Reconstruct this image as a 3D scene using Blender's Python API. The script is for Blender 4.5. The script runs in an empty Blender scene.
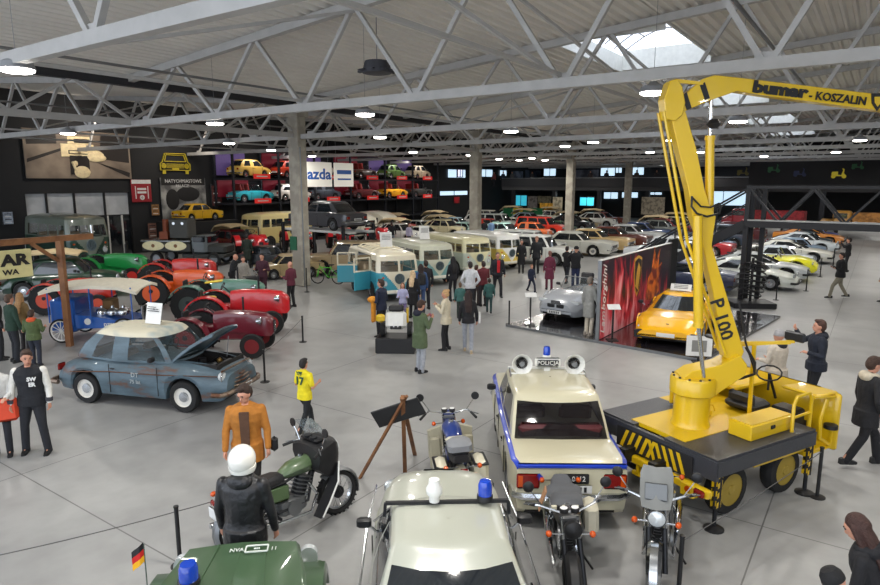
import bpy, math, random
from mathutils import Vector, Matrix, Quaternion
random.seed(7)
R = math.radians
SC = bpy.context.scene
COL = SC.collection
# ---------------------------------------------------------------- camera maths
F = 635.0; PT = math.atan(109.5 / 635.0); HC = 4.5
def G(px, py, z=0.0):
    a = (px - 440) / F; b = (292.5 - py) / F
    r = (a, math.cos(PT) + b * math.sin(PT), -math.sin(PT) + b * math.cos(PT))
    t = (z - HC) / r[2]
    return Vector((r[0] * t, r[1] * t, z))
TH = R(34.6)
D1 = Vector((math.sin(TH), math.cos(TH), 0)); D2 = Vector((-math.cos(TH), math.sin(TH), 0))
def W(a, b, z=0.0):
    v = D1 * a + D2 * b
    return Vector((v.x, v.y, z))
HB = 90 - 34.6          # heading of D1, degrees from +X
def wallpt(px, py, s2):
    a = (px - 440) / F; b = (292.5 - py) / F
    r = Vector((a, math.cos(PT) + b * math.sin(PT), -math.sin(PT) + b * math.cos(PT)))
    t = s2 / (r.x * D2.x + r.y * D2.y)
    p = r * t
    return (p.x * D1.x + p.y * D1.y, HC + p.z)   # s1, z
def farpt(px, py, s1):
    a = (px - 440) / F; b = (292.5 - py) / F
    r = Vector((a, math.cos(PT) + b * math.sin(PT), -math.sin(PT) + b * math.cos(PT)))
    t = s1 / (r.x * D1.x + r.y * D1.y)
    p = r * t
    return (p.x * D2.x + p.y * D2.y, HC + p.z)   # s2, z
# ---------------------------------------------------------------- materials
MATS = {}
def lin(c):
    c /= 255.0
    return c / 12.92 if c <= .04045 else ((c + .055) / 1.055) ** 2.4
def mat(name, rgb, rough=.5, metal=0.0, coat=0.0, var=.06, scale=6.0, bump=0.0, bscale=30.0, emit=0.0, alpha=1.0, trans=0.0, rgb2=None, thr=None, spec=None):
    if name in MATS: return MATS[name]
    m = bpy.data.materials.new(name); m.use_nodes = True
    nt = m.node_tree; b = nt.nodes['Principled BSDF']
    c = [lin(x) for x in rgb] + [1]
    b.inputs['Roughness'].default_value = rough
    b.inputs['Metallic'].default_value = metal
    b.inputs['Coat Weight'].default_value = coat
    if spec is not None: b.inputs['Specular IOR Level'].default_value = spec
    tc = nt.nodes.new('ShaderNodeTexCoord')
    if var > 0 or rgb2:
        n = nt.nodes.new('ShaderNodeTexNoise'); n.inputs['Scale'].default_value = scale; n.inputs['Detail'].default_value = 3
        nt.links.new(tc.outputs['Object'], n.inputs['Vector'])
        r = nt.nodes.new('ShaderNodeValToRGB')
        if rgb2:
            c2 = [lin(x) for x in rgb2] + [1]; t = thr or (.45, .6)
            r.color_ramp.elements[0].position = t[0]; r.color_ramp.elements[1].position = t[1]
            r.color_ramp.elements[0].color = c; r.color_ramp.elements[1].color = c2
        else:
            r.color_ramp.elements[0].position = .3; r.color_ramp.elements[1].position = .7
            r.color_ramp.elements[0].color = [x * (1 - var) for x in c[:3]] + [1]
            r.color_ramp.elements[1].color = [min(1, x * (1 + var)) for x in c[:3]] + [1]
        nt.links.new(n.outputs['Fac'], r.inputs['Fac']); nt.links.new(r.outputs['Color'], b.inputs['Base Color'])
    else: b.inputs['Base Color'].default_value = c
    if bump > 0:
        n2 = nt.nodes.new('ShaderNodeTexNoise'); n2.inputs['Scale'].default_value = bscale; n2.inputs['Detail'].default_value = 4
        nt.links.new(tc.outputs['Object'], n2.inputs['Vector'])
        bp = nt.nodes.new('ShaderNodeBump'); bp.inputs['Strength'].default_value = bump; bp.inputs['Distance'].default_value = .03
        nt.links.new(n2.outputs['Fac'], bp.inputs['Height']); nt.links.new(bp.outputs['Normal'], b.inputs['Normal'])
    if emit > 0:
        b.inputs['Emission Color'].default_value = c; b.inputs['Emission Strength'].default_value = emit
    if trans > 0: b.inputs['Transmission Weight'].default_value = trans
    if alpha < 1: b.inputs['Alpha'].default_value = alpha
    m.diffuse_color = c
    MATS[name] = m
    return m
def paint(name, rgb, rough=.28): return mat('paint_' + name, rgb, rough, coat=.6, var=.03, scale=2)
def cloth(name, rgb): return mat('cloth_' + name, rgb, .85, var=.12, scale=14, bump=.5, bscale=16)
black = mat('black_plastic', (22, 22, 24), .5)
rubber = mat('tyre_rubber', (24, 24, 25), .8, bump=.2)
chrome = mat('chrome', (205, 208, 212), .16, 1.0, var=.02)
steel = mat('dull_steel', (130, 132, 134), .4, .8)
dsteel = mat('dark_steel', (48, 49, 52), .45, .7)
carglass = mat('car_glass', (26, 31, 36), .06, coat=.5, var=0, spec=.8)
clearglass = mat('clear_glass', (70, 82, 84), .04, var=0, alpha=.24, spec=.8)
redlamp = mat('red_lens', (125, 18, 14), .2, coat=.5, var=0)
orangelamp = mat('amber_lens', (205, 80, 15), .2, coat=.5, var=0)
headlamp = mat('headlamp_glass', (215, 220, 222), .1, .3, coat=.6, var=0)
white = mat('white_enamel', (225, 225, 220), .4)
seatblk = mat('black_vinyl', (30, 30, 33), .55, bump=.2)
darkint = mat('dark_interior', (28, 25, 24), .8)
bluebeacon = mat('blue_beacon_lens', (8, 60, 175), .1, coat=.8, var=0)
wood = mat('brown_timber', (132, 88, 52), .6, rgb2=(108, 68, 38), scale=3, bump=.3, bscale=12)
paper = mat('white_paper', (222, 222, 220), .7)
ink = mat('black_ink', (25, 25, 28), .6, var=0)
# ---------------------------------------------------------------- mesh builder
class MB:
    def __init__(s): s.v = []; s.f = []; s.mi = []; s.ms = []
    def _m(s, m):
        if m not in s.ms: s.ms.append(m)
        return s.ms.index(m)
    def add(s, vs, fs, m, T=None):
        k = len(s.v); i = s._m(m)
        if T is not None: vs = [T @ Vector(v) for v in vs]
        s.v += [tuple(v) for v in vs]
        for f in fs: s.f.append(tuple(k + j for j in f)); s.mi.append(i)
        return s
    def box(s, c, d, m, rz=0, T=None, ry=0, rx=0, taper=1.0):
        x, y, z = [q / 2 for q in d]
        M = Matrix.Translation(c) @ Matrix.Rotation(R(rz), 4, 'Z') @ Matrix.Rotation(R(ry), 4, 'Y') @ Matrix.Rotation(R(rx), 4, 'X')
        if T is not None: M = T @ M
        b = min(x, y, z) * .18
        vs = []
        for sz in (-1, 1):
            t = 1 if sz < 0 else taper
            for (sx, sy) in ((-1, -1), (1, -1), (1, 1), (-1, 1)): vs.append(M @ Vector((sx * x * t, sy * y * t, sz * z)))
        return s.add(vs, [(3, 2, 1, 0), (4, 5, 6, 7), (0, 1, 5, 4), (1, 2, 6, 5), (2, 3, 7, 6), (3, 0, 4, 7)], m)
    def rbox(s, c, d, m, r=.02, rz=0, ry=0, rx=0, T=None):      # box with chamfered edges
        x, y, z = [q / 2 for q in d]; r = min(r, x * .9, y * .9, z * .9)
        M = Matrix.Translation(c) @ Matrix.Rotation(R(rz), 4, 'Z') @ Matrix.Rotation(R(ry), 4, 'Y') @ Matrix.Rotation(R(rx), 4, 'X')
        if T is not None: M = T @ M
        def ring(X, Y, Z): return [(X - r, -Y, Z), (X, -Y + r, Z), (X, Y - r, Z), (X - r, Y, Z), (-X + r, Y, Z), (-X, Y - r, Z), (-X, -Y + r, Z), (-X + r, -Y, Z)]
        vs = ring(x - r, y - r, -z) + ring(x, y, -z + r) + ring(x, y, z - r) + ring(x - r, y - r, z)
        fs = [tuple(range(7, -1, -1)), tuple(range(24, 32))]
        for k in range(3):
            for i in range(8):
                j = (i + 1) % 8; fs.append((k * 8 + i, k * 8 + j, k * 8 + 8 + j, k * 8 + 8 + i))
        return s.add(vs, fs, m, M)
    def cyl(s, p0, p1, r0, m, r1=None, n=10, caps=True, T=None):
        p0 = Vector(p0); p1 = Vector(p1); r1 = r0 if r1 is None else r1
        d = (p1 - p0)
        if d.length < 1e-6: return s
        q = d.to_track_quat('Z', 'Y'); vs = []
        for p, r in ((p0, r0), (p1, r1)):
            for i in range(n):
                a = 2 * math.pi * i / n; vs.append(p + q @ Vector((r * math.cos(a), r * math.sin(a), 0)))
        fs = [(i, (i + 1) % n, n + (i + 1) % n, n + i) for i in range(n)]
        if caps: fs += [tuple(range(n - 1, -1, -1)), tuple(range(n, 2 * n))]
        return s.add(vs, fs, m, T)
    def bar(s, p0, p1, w, h, m, T=None, up=(0, 0, 1)):          # square section member
        p0 = Vector(p0); p1 = Vector(p1); d = (p1 - p0)
        if d.length < 1e-6: return s
        d.normalize(); u = Vector(up); a = d.cross(u)
        if a.length < 1e-3: a = d.cross(Vector((1, 0, 0)))
        a.normalize(); b = a.cross(d)
        vs = [p + a * (i * w / 2) + b * (j * h / 2) for p in (p0, p1) for (i, j) in ((-1, -1), (1, -1), (1, 1), (-1, 1))]
        return s.add(vs, [(0, 1, 2, 3), (7, 6, 5, 4), (0, 4, 5, 1), (1, 5, 6, 2), (2, 6, 7, 3), (3, 7, 4, 0)], m, T)
    def tube(s, pts, r, m, n=8, T=None):
        pts = [Vector(p) for p in pts]; rs = r if isinstance(r, (list, tuple)) else [r] * len(pts)
        vs = []; N = len(pts)
        for k, p in enumerate(pts):
            d = (pts[min(k + 1, N - 1)] - pts[max(k - 1, 0)]).normalized(); q = d.to_track_quat('Z', 'Y')
            for i in range(n):
                a = 2 * math.pi * i / n; vs.append(p + q @ Vector((rs[k] * math.cos(a), rs[k] * math.sin(a), 0)))
        # keep rings from twisting
        out = vs[:n]
        for k in range(1, N):
            ring = vs[k * n:(k + 1) * n]; prev = out[-n:]
            best = min(range(n), key=lambda o: sum((ring[(i + o) % n] - prev[i]).length_squared for i in range(0, n, 2)))
            out += [ring[(i + best) % n] for i in range(n)]
        fs = [(k * n + i, k * n + (i + 1) % n, (k + 1) * n + (i + 1) % n, (k + 1) * n + i) for k in range(N - 1) for i in range(n)]
        fs += [tuple(range(n - 1, -1, -1)), tuple(range((N - 1) * n, N * n))]
        return s.add(out, fs, m, T)
    def lathe(s, prof, m, o=(0, 0, 0), ax='Z', n=20, T=None, cap=True):   # prof: list of (r, h)
        M = Matrix.Translation(o)
        if ax == 'Y': M = M @ Matrix.Rotation(R(-90), 4, 'X')
        if ax == 'X': M = M @ Matrix.Rotation(R(90), 4, 'Y')
        if T is not None: M = T @ M
        vs = [(r * math.cos(2 * math.pi * i / n), r * math.sin(2 * math.pi * i / n), h) for (r, h) in prof for i in range(n)]
        fs = [(k * n + i, k * n + (i + 1) % n, (k + 1) * n + (i + 1) % n, (k + 1) * n + i) for k in range(len(prof) - 1) for i in range(n)]
        if cap and prof[0][0] > 1e-4: fs.append(tuple(range(n - 1, -1, -1)))
        if cap and prof[-1][0] > 1e-4: fs.append(tuple(range((len(prof) - 1) * n, len(prof) * n)))
        return s.add(vs, fs, m, M)
    def ball(s, c, r, m, nu=12, nv=8, T=None, rz=0, ry=0):
        if not isinstance(r, (list, tuple)): r = (r, r, r)
        M = Matrix.Translation(c) @ Matrix.Rotation(R(rz), 4, 'Z') @ Matrix.Rotation(R(ry), 4, 'Y')
        if T is not None: M = T @ M
        vs = [(0, 0, -r[2])]
        for k in range(1, nv):
            b = math.pi * k / nv
            for i in range(nu):
                a = 2 * math.pi * i / nu; vs.append((r[0] * math.sin(b) * math.cos(a), r[1] * math.sin(b) * math.sin(a), -r[2] * math.cos(b)))
        vs.append((0, 0, r[2])); L = len(vs) - 1
        fs = [(0, 1 + (i + 1) % nu, 1 + i) for i in range(nu)] + [(L, L - nu + i, L - nu + (i + 1) % nu) for i in range(nu)]
        for k in range(nv - 2):
            for i in range(nu):
                j = (i + 1) % nu; a = 1 + k * nu; fs.append((a + i, a + j, a + nu + j, a + nu + i))
        return s.add(vs, fs, m, M)
    def prism(s, poly, y0, y1, m, T=None, plane='XZ'):          # polygon in XZ extruded along Y (or XY along Z)
        n = len(poly)
        if plane == 'XZ': vs = [(x, y0, z) for x, z in poly] + [(x, y1, z) for x, z in poly]
        elif plane == 'YZ': vs = [(y0, x, z) for x, z in poly] + [(y1, x, z) for x, z in poly]
        else: vs = [(x, y, y0) for x, y in poly] + [(x, y, y1) for x, y in poly]
        fs = [tuple(range(n)), tuple(range(2 * n - 1, n - 1, -1))] + [(i, n + i, n + (i + 1) % n, (i + 1) % n) for i in range(n)]
        return s.add(vs, fs, m, T)
    def loft(s, rings, m, T=None, caps=True, closed=True):
        n = len(rings[0]); vs = [p for r in rings for p in r]; fs = []
        for k in range(len(rings) - 1):
            for i in range(n if closed else n - 1):
                fs.append((k * n + i, k * n + (i + 1) % n, (k + 1) * n + (i + 1) % n, (k + 1) * n + i))
        if caps: fs += [tuple(range(n - 1, -1, -1)), tuple(range((len(rings) - 1) * n, len(rings) * n))]
        return s.add(vs, fs, m, T)
    def build(s, name, parent=None, smooth=40, label=None, loc=None, rz=None):
        me = bpy.data.meshes.new(name); me.from_pydata(s.v, [], s.f); me.update()
        for m in s.ms: me.materials.append(m)
        me.polygons.foreach_set('material_index', s.mi)
        if smooth:
            me.polygons.foreach_set('use_smooth', [True] * len(s.f))
            me.set_sharp_from_angle(angle=R(smooth))
        import bmesh
        bm = bmesh.new(); bm.from_mesh(me); bmesh.ops.recalc_face_normals(bm, faces=bm.faces); bm.to_mesh(me); bm.free()
        o = bpy.data.objects.new(name, me); COL.objects.link(o)
        if parent: o.parent = parent
        if label: o['label'] = label
        if loc is not None: o.location = loc
        if rz is not None: o.rotation_euler.z = R(rz)
        return o
def tag(o, label=None, cat=None, group=None, kind=None):
    if label: o['label'] = label
    if cat: o['category'] = cat
    if group: o['group'] = group
    if kind: o['kind'] = kind
    return o
def thing(name, label, cat, loc=(0, 0, 0), rz=0, group=None):
    o = bpy.data.objects.new(name, None); COL.objects.link(o); o.empty_display_size = .2
    o.location = loc; o.rotation_euler.z = R(rz)
    return tag(o, label, cat, group)
KIDS = {}
def kids(o): return [c for c in bpy.data.objects if c.parent == o]
def copy_tree(o, parent=None, ch=None):
    c = o.copy(); COL.objects.link(c)
    if parent: c.parent = parent
    if o.name not in KIDS: KIDS[o.name] = [k.name for k in kids(o)]
    for k in KIDS[o.name]: copy_tree(bpy.data.objects[k], c)
    return c
def struct(mb, name, **k):
    o = mb.build(name, smooth=k.pop('smooth', 30), **k); o['kind'] = 'structure'; return o
def text(name, body, size, m, parent=None, loc=(0, 0, 0), rot=(90, 0, 0), ext=.004, bold=0.0, sx=1.0, shear=0.0, align='CENTER'):
    cu = bpy.data.curves.new(name, 'FONT'); cu.body = body; cu.size = size; cu.extrude = ext; cu.offset = bold; cu.shear = shear
    cu.align_x = align; cu.align_y = 'CENTER'; cu.resolution_u = 2
    t = bpy.data.objects.new(name, cu); COL.objects.link(t)
    dg = bpy.context.evaluated_depsgraph_get(); me = bpy.data.meshes.new_from_object(t.evaluated_get(dg))
    bpy.data.objects.remove(t)
    me.materials.clear(); me.materials.append(m); me.name = name
    o = bpy.data.objects.new(name, me); COL.objects.link(o)
    if parent: o.parent = parent
    o.location = loc; o.rotation_euler = [R(a) for a in rot]; o.scale = (sx, 1, 1)
    return o
# ================================================================= BUILDING (local frame: x = s1, y = s2)
def roofz(s2):
    if s2 > 20.9: return 8.0 + .083 * (s2 - 20.9)
    if s2 > 0: return 8.0 + .083 * (20.9 - s2)
    return 9.73 + .083 * s2
# floor material: pale polished concrete with saw-cut joints
fm = bpy.data.materials.new('polished_concrete'); fm.use_nodes = True
nt = fm.node_tree; b = nt.nodes['Principled BSDF']; tc = nt.nodes.new('ShaderNodeTexCoord')
n1 = nt.nodes.new('ShaderNodeTexNoise'); n1.inputs['Scale'].default_value = .35; n1.inputs['Detail'].default_value = 6
n2 = nt.nodes.new('ShaderNodeTexNoise'); n2.inputs['Scale'].default_value = 2.3; n2.inputs['Detail'].default_value = 8
br = nt.nodes.new('ShaderNodeTexBrick'); br.offset = 0
br.inputs['Scale'].default_value = 1; br.inputs['Brick Width'].default_value = 4.9; br.inputs['Row Height'].default_value = 4.9; br.inputs['Mortar Size'].default_value = .011
br.inputs['Mortar Smooth'].default_value = .3
br.inputs['Color1'].default_value = br.inputs['Color2'].default_value = (1, 1, 1, 1); br.inputs['Mortar'].default_value = (.42, .42, .42, 1)
mp = nt.nodes.new('ShaderNodeMapping'); mp.inputs['Location'].default_value = (-3.95 + 4.9, -.9, 0)
nt.links.new(tc.outputs['Object'], mp.inputs[0]); nt.links.new(mp.outputs[0], br.inputs['Vector'])
nt.links.new(tc.outputs['Object'], n1.inputs['Vector']); nt.links.new(tc.outputs['Object'], n2.inputs['Vector'])
r1 = nt.nodes.new('ShaderNodeValToRGB'); r1.color_ramp.elements[0].position = .3; r1.color_ramp.elements[1].position = .72
r1.color_ramp.elements[0].color = (lin(138), lin(138), lin(138), 1); r1.color_ramp.elements[1].color = (lin(168), lin(168), lin(166), 1)
r2 = nt.nodes.new('ShaderNodeValToRGB'); r2.color_ramp.elements[0].position = .32; r2.color_ramp.elements[1].position = .6
r2.color_ramp.elements[0].color = (.86, .86, .86, 1); r2.color_ramp.elements[1].color = (1, 1, 1, 1)
m1 = nt.nodes.new('ShaderNodeMixRGB'); m1.blend_type = 'MULTIPLY'; m1.inputs[0].default_value = 1
m2 = nt.nodes.new('ShaderNodeMixRGB'); m2.blend_type = 'MULTIPLY'; m2.inputs[0].default_value = 1
nt.links.new(n1.outputs['Fac'], r1.inputs[0]); nt.links.new(n2.outputs['Fac'], r2.inputs[0])
nt.links.new(r1.outputs[0], m1.inputs[1]); nt.links.new(r2.outputs[0], m1.inputs[2]); nt.links.new(m1.outputs[0], m2.inputs[1]); nt.links.new(br.outputs['Color'], m2.inputs[2])
nt.links.new(m2.outputs[0], b.inputs['Base Color'])
mr = nt.nodes.new('ShaderNodeMapRange'); mr.inputs[3].default_value = .3; mr.inputs[4].default_value = .46
nt.links.new(n2.outputs['Fac'], mr.inputs[0]); nt.links.new(mr.outputs[0], b.inputs['Roughness'])
fl = MB(); fl.box((38, 10, -.1), (92, 62, .2), fm); struct(fl, 'floor', rz=HB, smooth=0)
deckm = mat('roof_deck', (222, 218, 210), .5, var=.05, scale=.5)
trussm = mat('galvanised_truss_steel', (172, 170, 167), .5, .0, var=.08, scale=3)
darkbeam = mat('dark_beam_paint', (42, 42, 46), .6)
wallblk = mat('black_wall', (27, 28, 31), .75, var=.15, scale=.6)
colm = mat('column_concrete', (150, 144, 132), .8, rgb2=(170, 164, 150), scale=2, bump=.2)
# roof deck: trapezoidal sheet, skylight openings left out
SKY = [(20.2, 26.3), (35, 41), (49.6, 55.6), (64, 70)]; SK2 = (5.8, 9.2)
ceil = MB()
def deck(a, b_, s20, s21):
    y = s20; vs = []; pit = .32; prof = []
    while y < s21 - 1e-6:
        for dy, dz in ((0, 0), (.06, 0), (.11, .09), (.25, .09), (.3, 0)):
            if y + dy <= s21: prof.append((y + dy, roofz(y + dy) + dz))
        y += pit
    prof.append((s21, roofz(s21)))
    n = len(prof); vs = [(a, p[0], p[1]) for p in prof] + [(b_, p[0], p[1]) for p in prof]
    ceil.add(vs, [(i, i + 1, n + i + 1, n + i) for i in range(n - 1)], deckm)
deck(-8, 84, -18, SK2[0]); deck(-8, 84, SK2[1], 39.6)
e = -8
for a, c in SKY: deck(e, a, *SK2); e = c
deck(e, 84, *SK2)
struct(ceil, 'ceiling', rz=HB, smooth=0)
glz = mat('skylight_polycarbonate', (225, 235, 245), .12, var=0, alpha=.25)
for k, (a, c) in enumerate(SKY):
    w = MB(); z0, z1 = roofz(SK2[0]) - .05, roofz(SK2[1]) - .05
    for y in SK2: w.box(((a + c) / 2, y, roofz(y) + .25), (c - a + .1, .06, .62), white)
    for x in (a, c): w.box((x, (SK2[0] + SK2[1]) / 2, roofz(7.5) + .25), (.06, SK2[1] - SK2[0], .75), white)
    nb = 6
    for i in range(nb + 1):
        x = a + (c - a) * i / nb; pts = [(x, SK2[0] + (SK2[1] - SK2[0]) * t / 8, roofz(7.5) + .55 + .75 * math.sin(math.pi * t / 8)) for t in range(9)]
        w.tube(pts, .025, steel, n=4)
    for t in (2, 4, 6):
        y = SK2[0] + (SK2[1] - SK2[0]) * t / 8; z = roofz(7.5) + .55 + .75 * math.sin(math.pi * t / 8); w.bar((a, y, z), (c, y, z), .04, .04, steel)
    rg = [[(x, SK2[0] + (SK2[1] - SK2[0]) * t / 8, roofz(7.5) + .57 + .75 * math.sin(math.pi * t / 8)) for t in range(9)] for x in (a, c)]
    w.loft(rg, glz, caps=False, closed=False)
    struct(w, 'window_%d' % (20 + k), rz=HB, smooth=0)
# walls
w = MB()
w.box((7, 39.75, 5.4), (18.8, .3, 10.8), wallblk); w.box((19.45, 39.75, 7.35), (6.1, .3, 6.9), wallblk); w.box((53.3, 39.75, 5.4), (61.6, .3, 10.8), wallblk)
struct(w, 'wall_left', rz=HB, smooth=0)
m = None
w = MB(); w.box((83.9, 11, 5.2), (.3, 58, 10.4), wallblk); struct(w, 'wall_far', rz=HB, smooth=0)
w = MB(); w.box((38, -18.1, 5), (92, .3, 10), mat('pale_wall', (150, 150, 148), .8)); struct(w, 'wall_right', rz=HB, smooth=0)
# glazed entrance in the left wall
frost = mat('frosted_pane', (196, 200, 204), .35, var=.05, scale=.7, rgb2=(170, 175, 180))
w = MB(); w.box((19.45, 39.78, 3.3), (6.1, .04, 1.7), frost); w.box((18.1, 39.78, 1.25), (3.4, .04, 2.5), frost)
for x in (16.4, 17.55, 19.1, 20.9, 22.5): w.box((x, 39.7, 2.0 if x != 17.55 else 3.3), (.09, .14, 4.2 if x != 17.55 else 1.7), dsteel)
w.box((19.45, 39.7, 2.5), (6.1, .12, .08), dsteel); w.box((19.45, 39.7, 4.1), (6.1, .12, .1), dsteel)
struct(w, 'window_1', rz=HB, smooth=0)
w = MB()
for x in (20.0, 21.0, 21.9): w.box((x, 39.66, 1.25), (.08, .1, 2.5), white)
w.box((20.45, 39.72, 1.25), (.95, .03, 2.45), carglass); w.box((21.45, 39.72, 1.25), (.85, .03, 2.45), carglass); w.box((22.2, 39.72, 1.25), (.6, .03, 2.45), carglass)
struct(w, 'door_1', rz=HB, smooth=0)
# columns
for k, (a, lb) in enumerate(((19.5, 'square concrete column nearest the camera, beside the green bicycle'), (34.2, 'square concrete column rising between the cream vans and the car rows, second nearest'), (48.9, 'concrete column beside the red and orange cars, third along the row'), (63.2, 'slim looking farthest concrete column by the bright far windows'))):
    w = MB(); w.rbox((a, 20.9, 3.9), (.52, .62, 7.8), colm, r=.04)
    w.rbox((a, 20.9, 7.5), (.7, .8, .5), colm)
    if k == 0:
        for y in (-.33, .33): w.cyl((a - .15, 20.9 + y, 0), (a - .15, 20.9 + y, 6), .03, steel)
        w.box((a - .28, 21.05, 1.9), (.05, .4, .6), mat('green_sign', (20, 90, 60), .5))
    o = struct(w, 'trim_%d' % (k + 1), rz=HB, smooth=0)
# girder along the column line and cross trusses: chords and webs
def truss_x(name, a, s20, s21, zb, label):
    w = MB(); w.bar((a, s20, zb), (a, s21, zb), .17, .2, trussm)
    # bottom nodes and top nodes
    nodes = []; y = 1.8 - 3.65 * 6
    while y < 40:
        if s20 <= y <= s21: nodes.append(y)
        y += 3.65
    pts = [s20] + [0.0] * (s20 < 0 < s21) + [s21]
    for p, q in zip(pts[:-1], pts[1:]): w.bar((a, p, roofz(p) - .12), (a, q, roofz(q) - .12), .2, .22, trussm)
    for y in nodes:
        for d in (-1.82, 1.82):
            if s20 - .1 <= y + d <= s21 + .1: w.bar((a, y + .09 * (1 if d > 0 else -1), zb + .08), (a, y + d * .95, roofz(y + d) - .22), .1, .1, trussm)
        w.box((a, y, zb + .1), (.03, .4, .2), trussm)
    o = w.build(name, rz=HB, smooth=0); o['kind'] = 'structure'
    return o
TR = [4.85 + 7.33 * k for k in range(11)]
n = 30
for a in TR:
    for s20, s21 in ((-17.8, 20.9), (20.9, 39.5)):
        truss_x('trim_%d' % n, a, s20, s21, 6.45, ''); n += 1
# longitudinal girder
w = MB(); w.bar((-8, 20.9, 6.5), (83, 20.9, 6.5), .16, .2, trussm); w.bar((-8, 20.9, 7.78), (83, 20.9, 7.78), .26, .26, darkbeam)
x = 19.5 - 7.33 * 4
while x < 83:
    for d in (-1.83, 1.83):
        if x + d < 83: w.bar((x, 20.9, 6.55), (x + d, 20.9, 7.7), .09, .09, trussm); w.bar((x + 3.66, 20.9, 6.55), (x + 3.66 + d, 20.9, 7.7), .09, .09, trussm)
    x += 7.33
struct(w, 'trim_60', rz=HB, smooth=0)
# purlins / bracing with pipes below the deck
w = MB()
for y in (5.5, 12.8, 29, 34): w.bar((-8, y, 6.62), (83, y, 6.62), .07, .07, trussm)
for y in (15.5, 2.2, 25.5): w.cyl((-8, y, 7.3), (83, y, 7.3), .035, steel)
for k in range(10):
    a = TR[k]; w.bar((a, 12.8, 6.55), (a + 7.33, 10.9, roofz(10.9) - .25), .07, .07, trussm); w.bar((a + 7.33, 5.5, 6.55), (a, 7.3, roofz(7.3) - .25), .07, .07, trussm)
    w.bar((a, 29, 6.55), (a + 7.33, 31, roofz(31) - .25), .06, .06, trussm)
struct(w, 'trim_61', rz=HB, smooth=0)
# ---- lamps
ledm = mat('led_emitter', (255, 250, 240), .5, var=0, emit=22)
lampb = mat('lamp_housing', (150, 152, 156), .5, .2)
LP = [(17, 69), (68, 133), (215, 123), (365, 114), (380, 137), (511, 131), (593, 142), (653, 92), (738, 121), (229, 143), (271, 150), (312, 156), (499, 159), (519, 160), (532, 158), (545, 160), (565, 146), (470, 155), (672, 140), (650, 152), (836, 152), (700, 152), (350, -16), (413, 152), (764, 156), (860, 140)]
LL = []
for i, (x, y) in enumerate(LP):
    p = G(x, y, 6.3)
    t = thing('ceiling_lamp', 'round white ceiling lamp hung under the roof trusses', 'lamp', p, 0, 'round lamps hung from the roof trusses')
    m = MB(); m.lathe([(.05, .22), (.1, .16), (.24, .1), (.27, 0), (.25, -.01)], lampb, n=16); m.cyl((0, 0, .2), (0, 0, roofz(p.dot(D2)) - 6.3 + .02), .005, steel, n=5); m.build('housing', t)
    m = MB(); m.lathe([(.25, .01), (.25, -.03), (.2, -.055), (0.001, -.065)], ledm, n=16); m.build('diffuser', t)
    LL.append(p)
places = ['nearest the upper left corner', 'above the grey street photograph', 'above the truck with cream boards', 'in front of the dark fan unit', 'behind the fan unit, left of the second column', 'above and right of the second column', 'above the middle of the hall, right of the third column', 'left of the top of the yellow crane', 'below the yellow boom']
for o, s in zip([o for o in bpy.data.objects if o.name.startswith('ceiling_lamp')], places):
    o['label'] = 'round white ceiling lamp ' + s
for o in [o for o in bpy.data.objects if o.name.startswith('ceiling_lamp')][9:]: o['label'] = 'small far round ceiling lamp hung under the distant trusses'; o['group'] = 'small far round lamps under the distant trusses'
# ---- fan unit hanging
p = G(376, 72, 7.6)
t = thing('air_heater', 'dark round air heater hanging on a rod from the roof left of centre', 'heater', G(377, 72, 7.3), 30); t.scale = (.66, .66, .66)
dk = mat('heater_grey', (62, 62, 68), .6)
m = MB(); m.lathe([(.3, .42), (.46, .4), (.55, .1), (.56, -.05), (.3, -.1), (0.01, -.1)], dk, n=24); m.build('housing', t)
m = MB()
for k in range(8):
    a = k * math.pi / 4; m.box((.62 * math.cos(a), .62 * math.sin(a), .05), (.3, .22, .05), dk, rz=math.degrees(a), ry=12)
m.build('louvre', t)
m = MB(); m.cyl((0, 0, .4), (0, 0, 2.0), .02, steel); m.build('rod', t)
# ---- wall art on the left wall
def wallthing(name, label, cat, s1, z, s2=39.52):
    return thing(name, label, cat, W(s1, s2, z), HB + 180)     # local x runs towards -s1, -y?? faces the hall along +y local
# local frame: x = -s1 direction, y = -s2 direction (into the hall), z up
sep = mat('sepia_print', (112, 98, 86), .6, rgb2=(158, 142, 124), scale=.8, thr=(.35, .7)); cream = mat('sepia_highlight', (246, 222, 176), .6, var=.15, scale=5)
sepd = mat('sepia_shadow', (40, 34, 32), .6)
t = wallthing('street_poster', 'large sepia street photo poster with a car, above the glass entrance', 'poster', 19.6, 6.14)
m = MB(); m.box((0, .04, 0), (6.1, .08, 2.75), sep)
m.prism([(2.95, -.3), (1.1, .35), (1.1, .2), (2.95, -.5)], .085, .095, sepd); m.prism([(2.9, .5), (2.9, 1.3), (1.3, 1.3), (1.3, .6)], .083, .088, cream if False else sepd)
m.prism([(-1.1, -.2), (-1.3, 1.25), (-2.95, 1.2), (-2.95, -.4)], .085, .092, sepd)
m.prism([(-1.1, -.5), (-.9, -.4), (-2.9, -1.3), (-2.95, -1.0)], .085, .092, sepd); m.build('print', t, smooth=0)
m = MB()
m.rbox((.15, .1, .25), (1.9, .04, .75), cream, r=.25); m.rbox((.05, .11, .85), (1.3, .04, .45), cream, r=.15); m.rbox((-.15, .12, .8), (1.0, .04, .25), sepd, r=.1)
m.rbox((.1, .13, .15), (1.2, .03, .22), sepd, r=.08); m.rbox((.1, .14, .15), (1.1, .03, .14), cream, r=.05)
m.box((.1, .12, -.6), (1.1, .03, 1.1), sepd)
m.ball((-.85, .12, -.05), (.55, .05, .35), cream); m.ball((-1.0, .13, -.15), (.5, .05, .22), cream); m.ball((-.5, .13, .25), (.14, .04, .16), cream)
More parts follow.
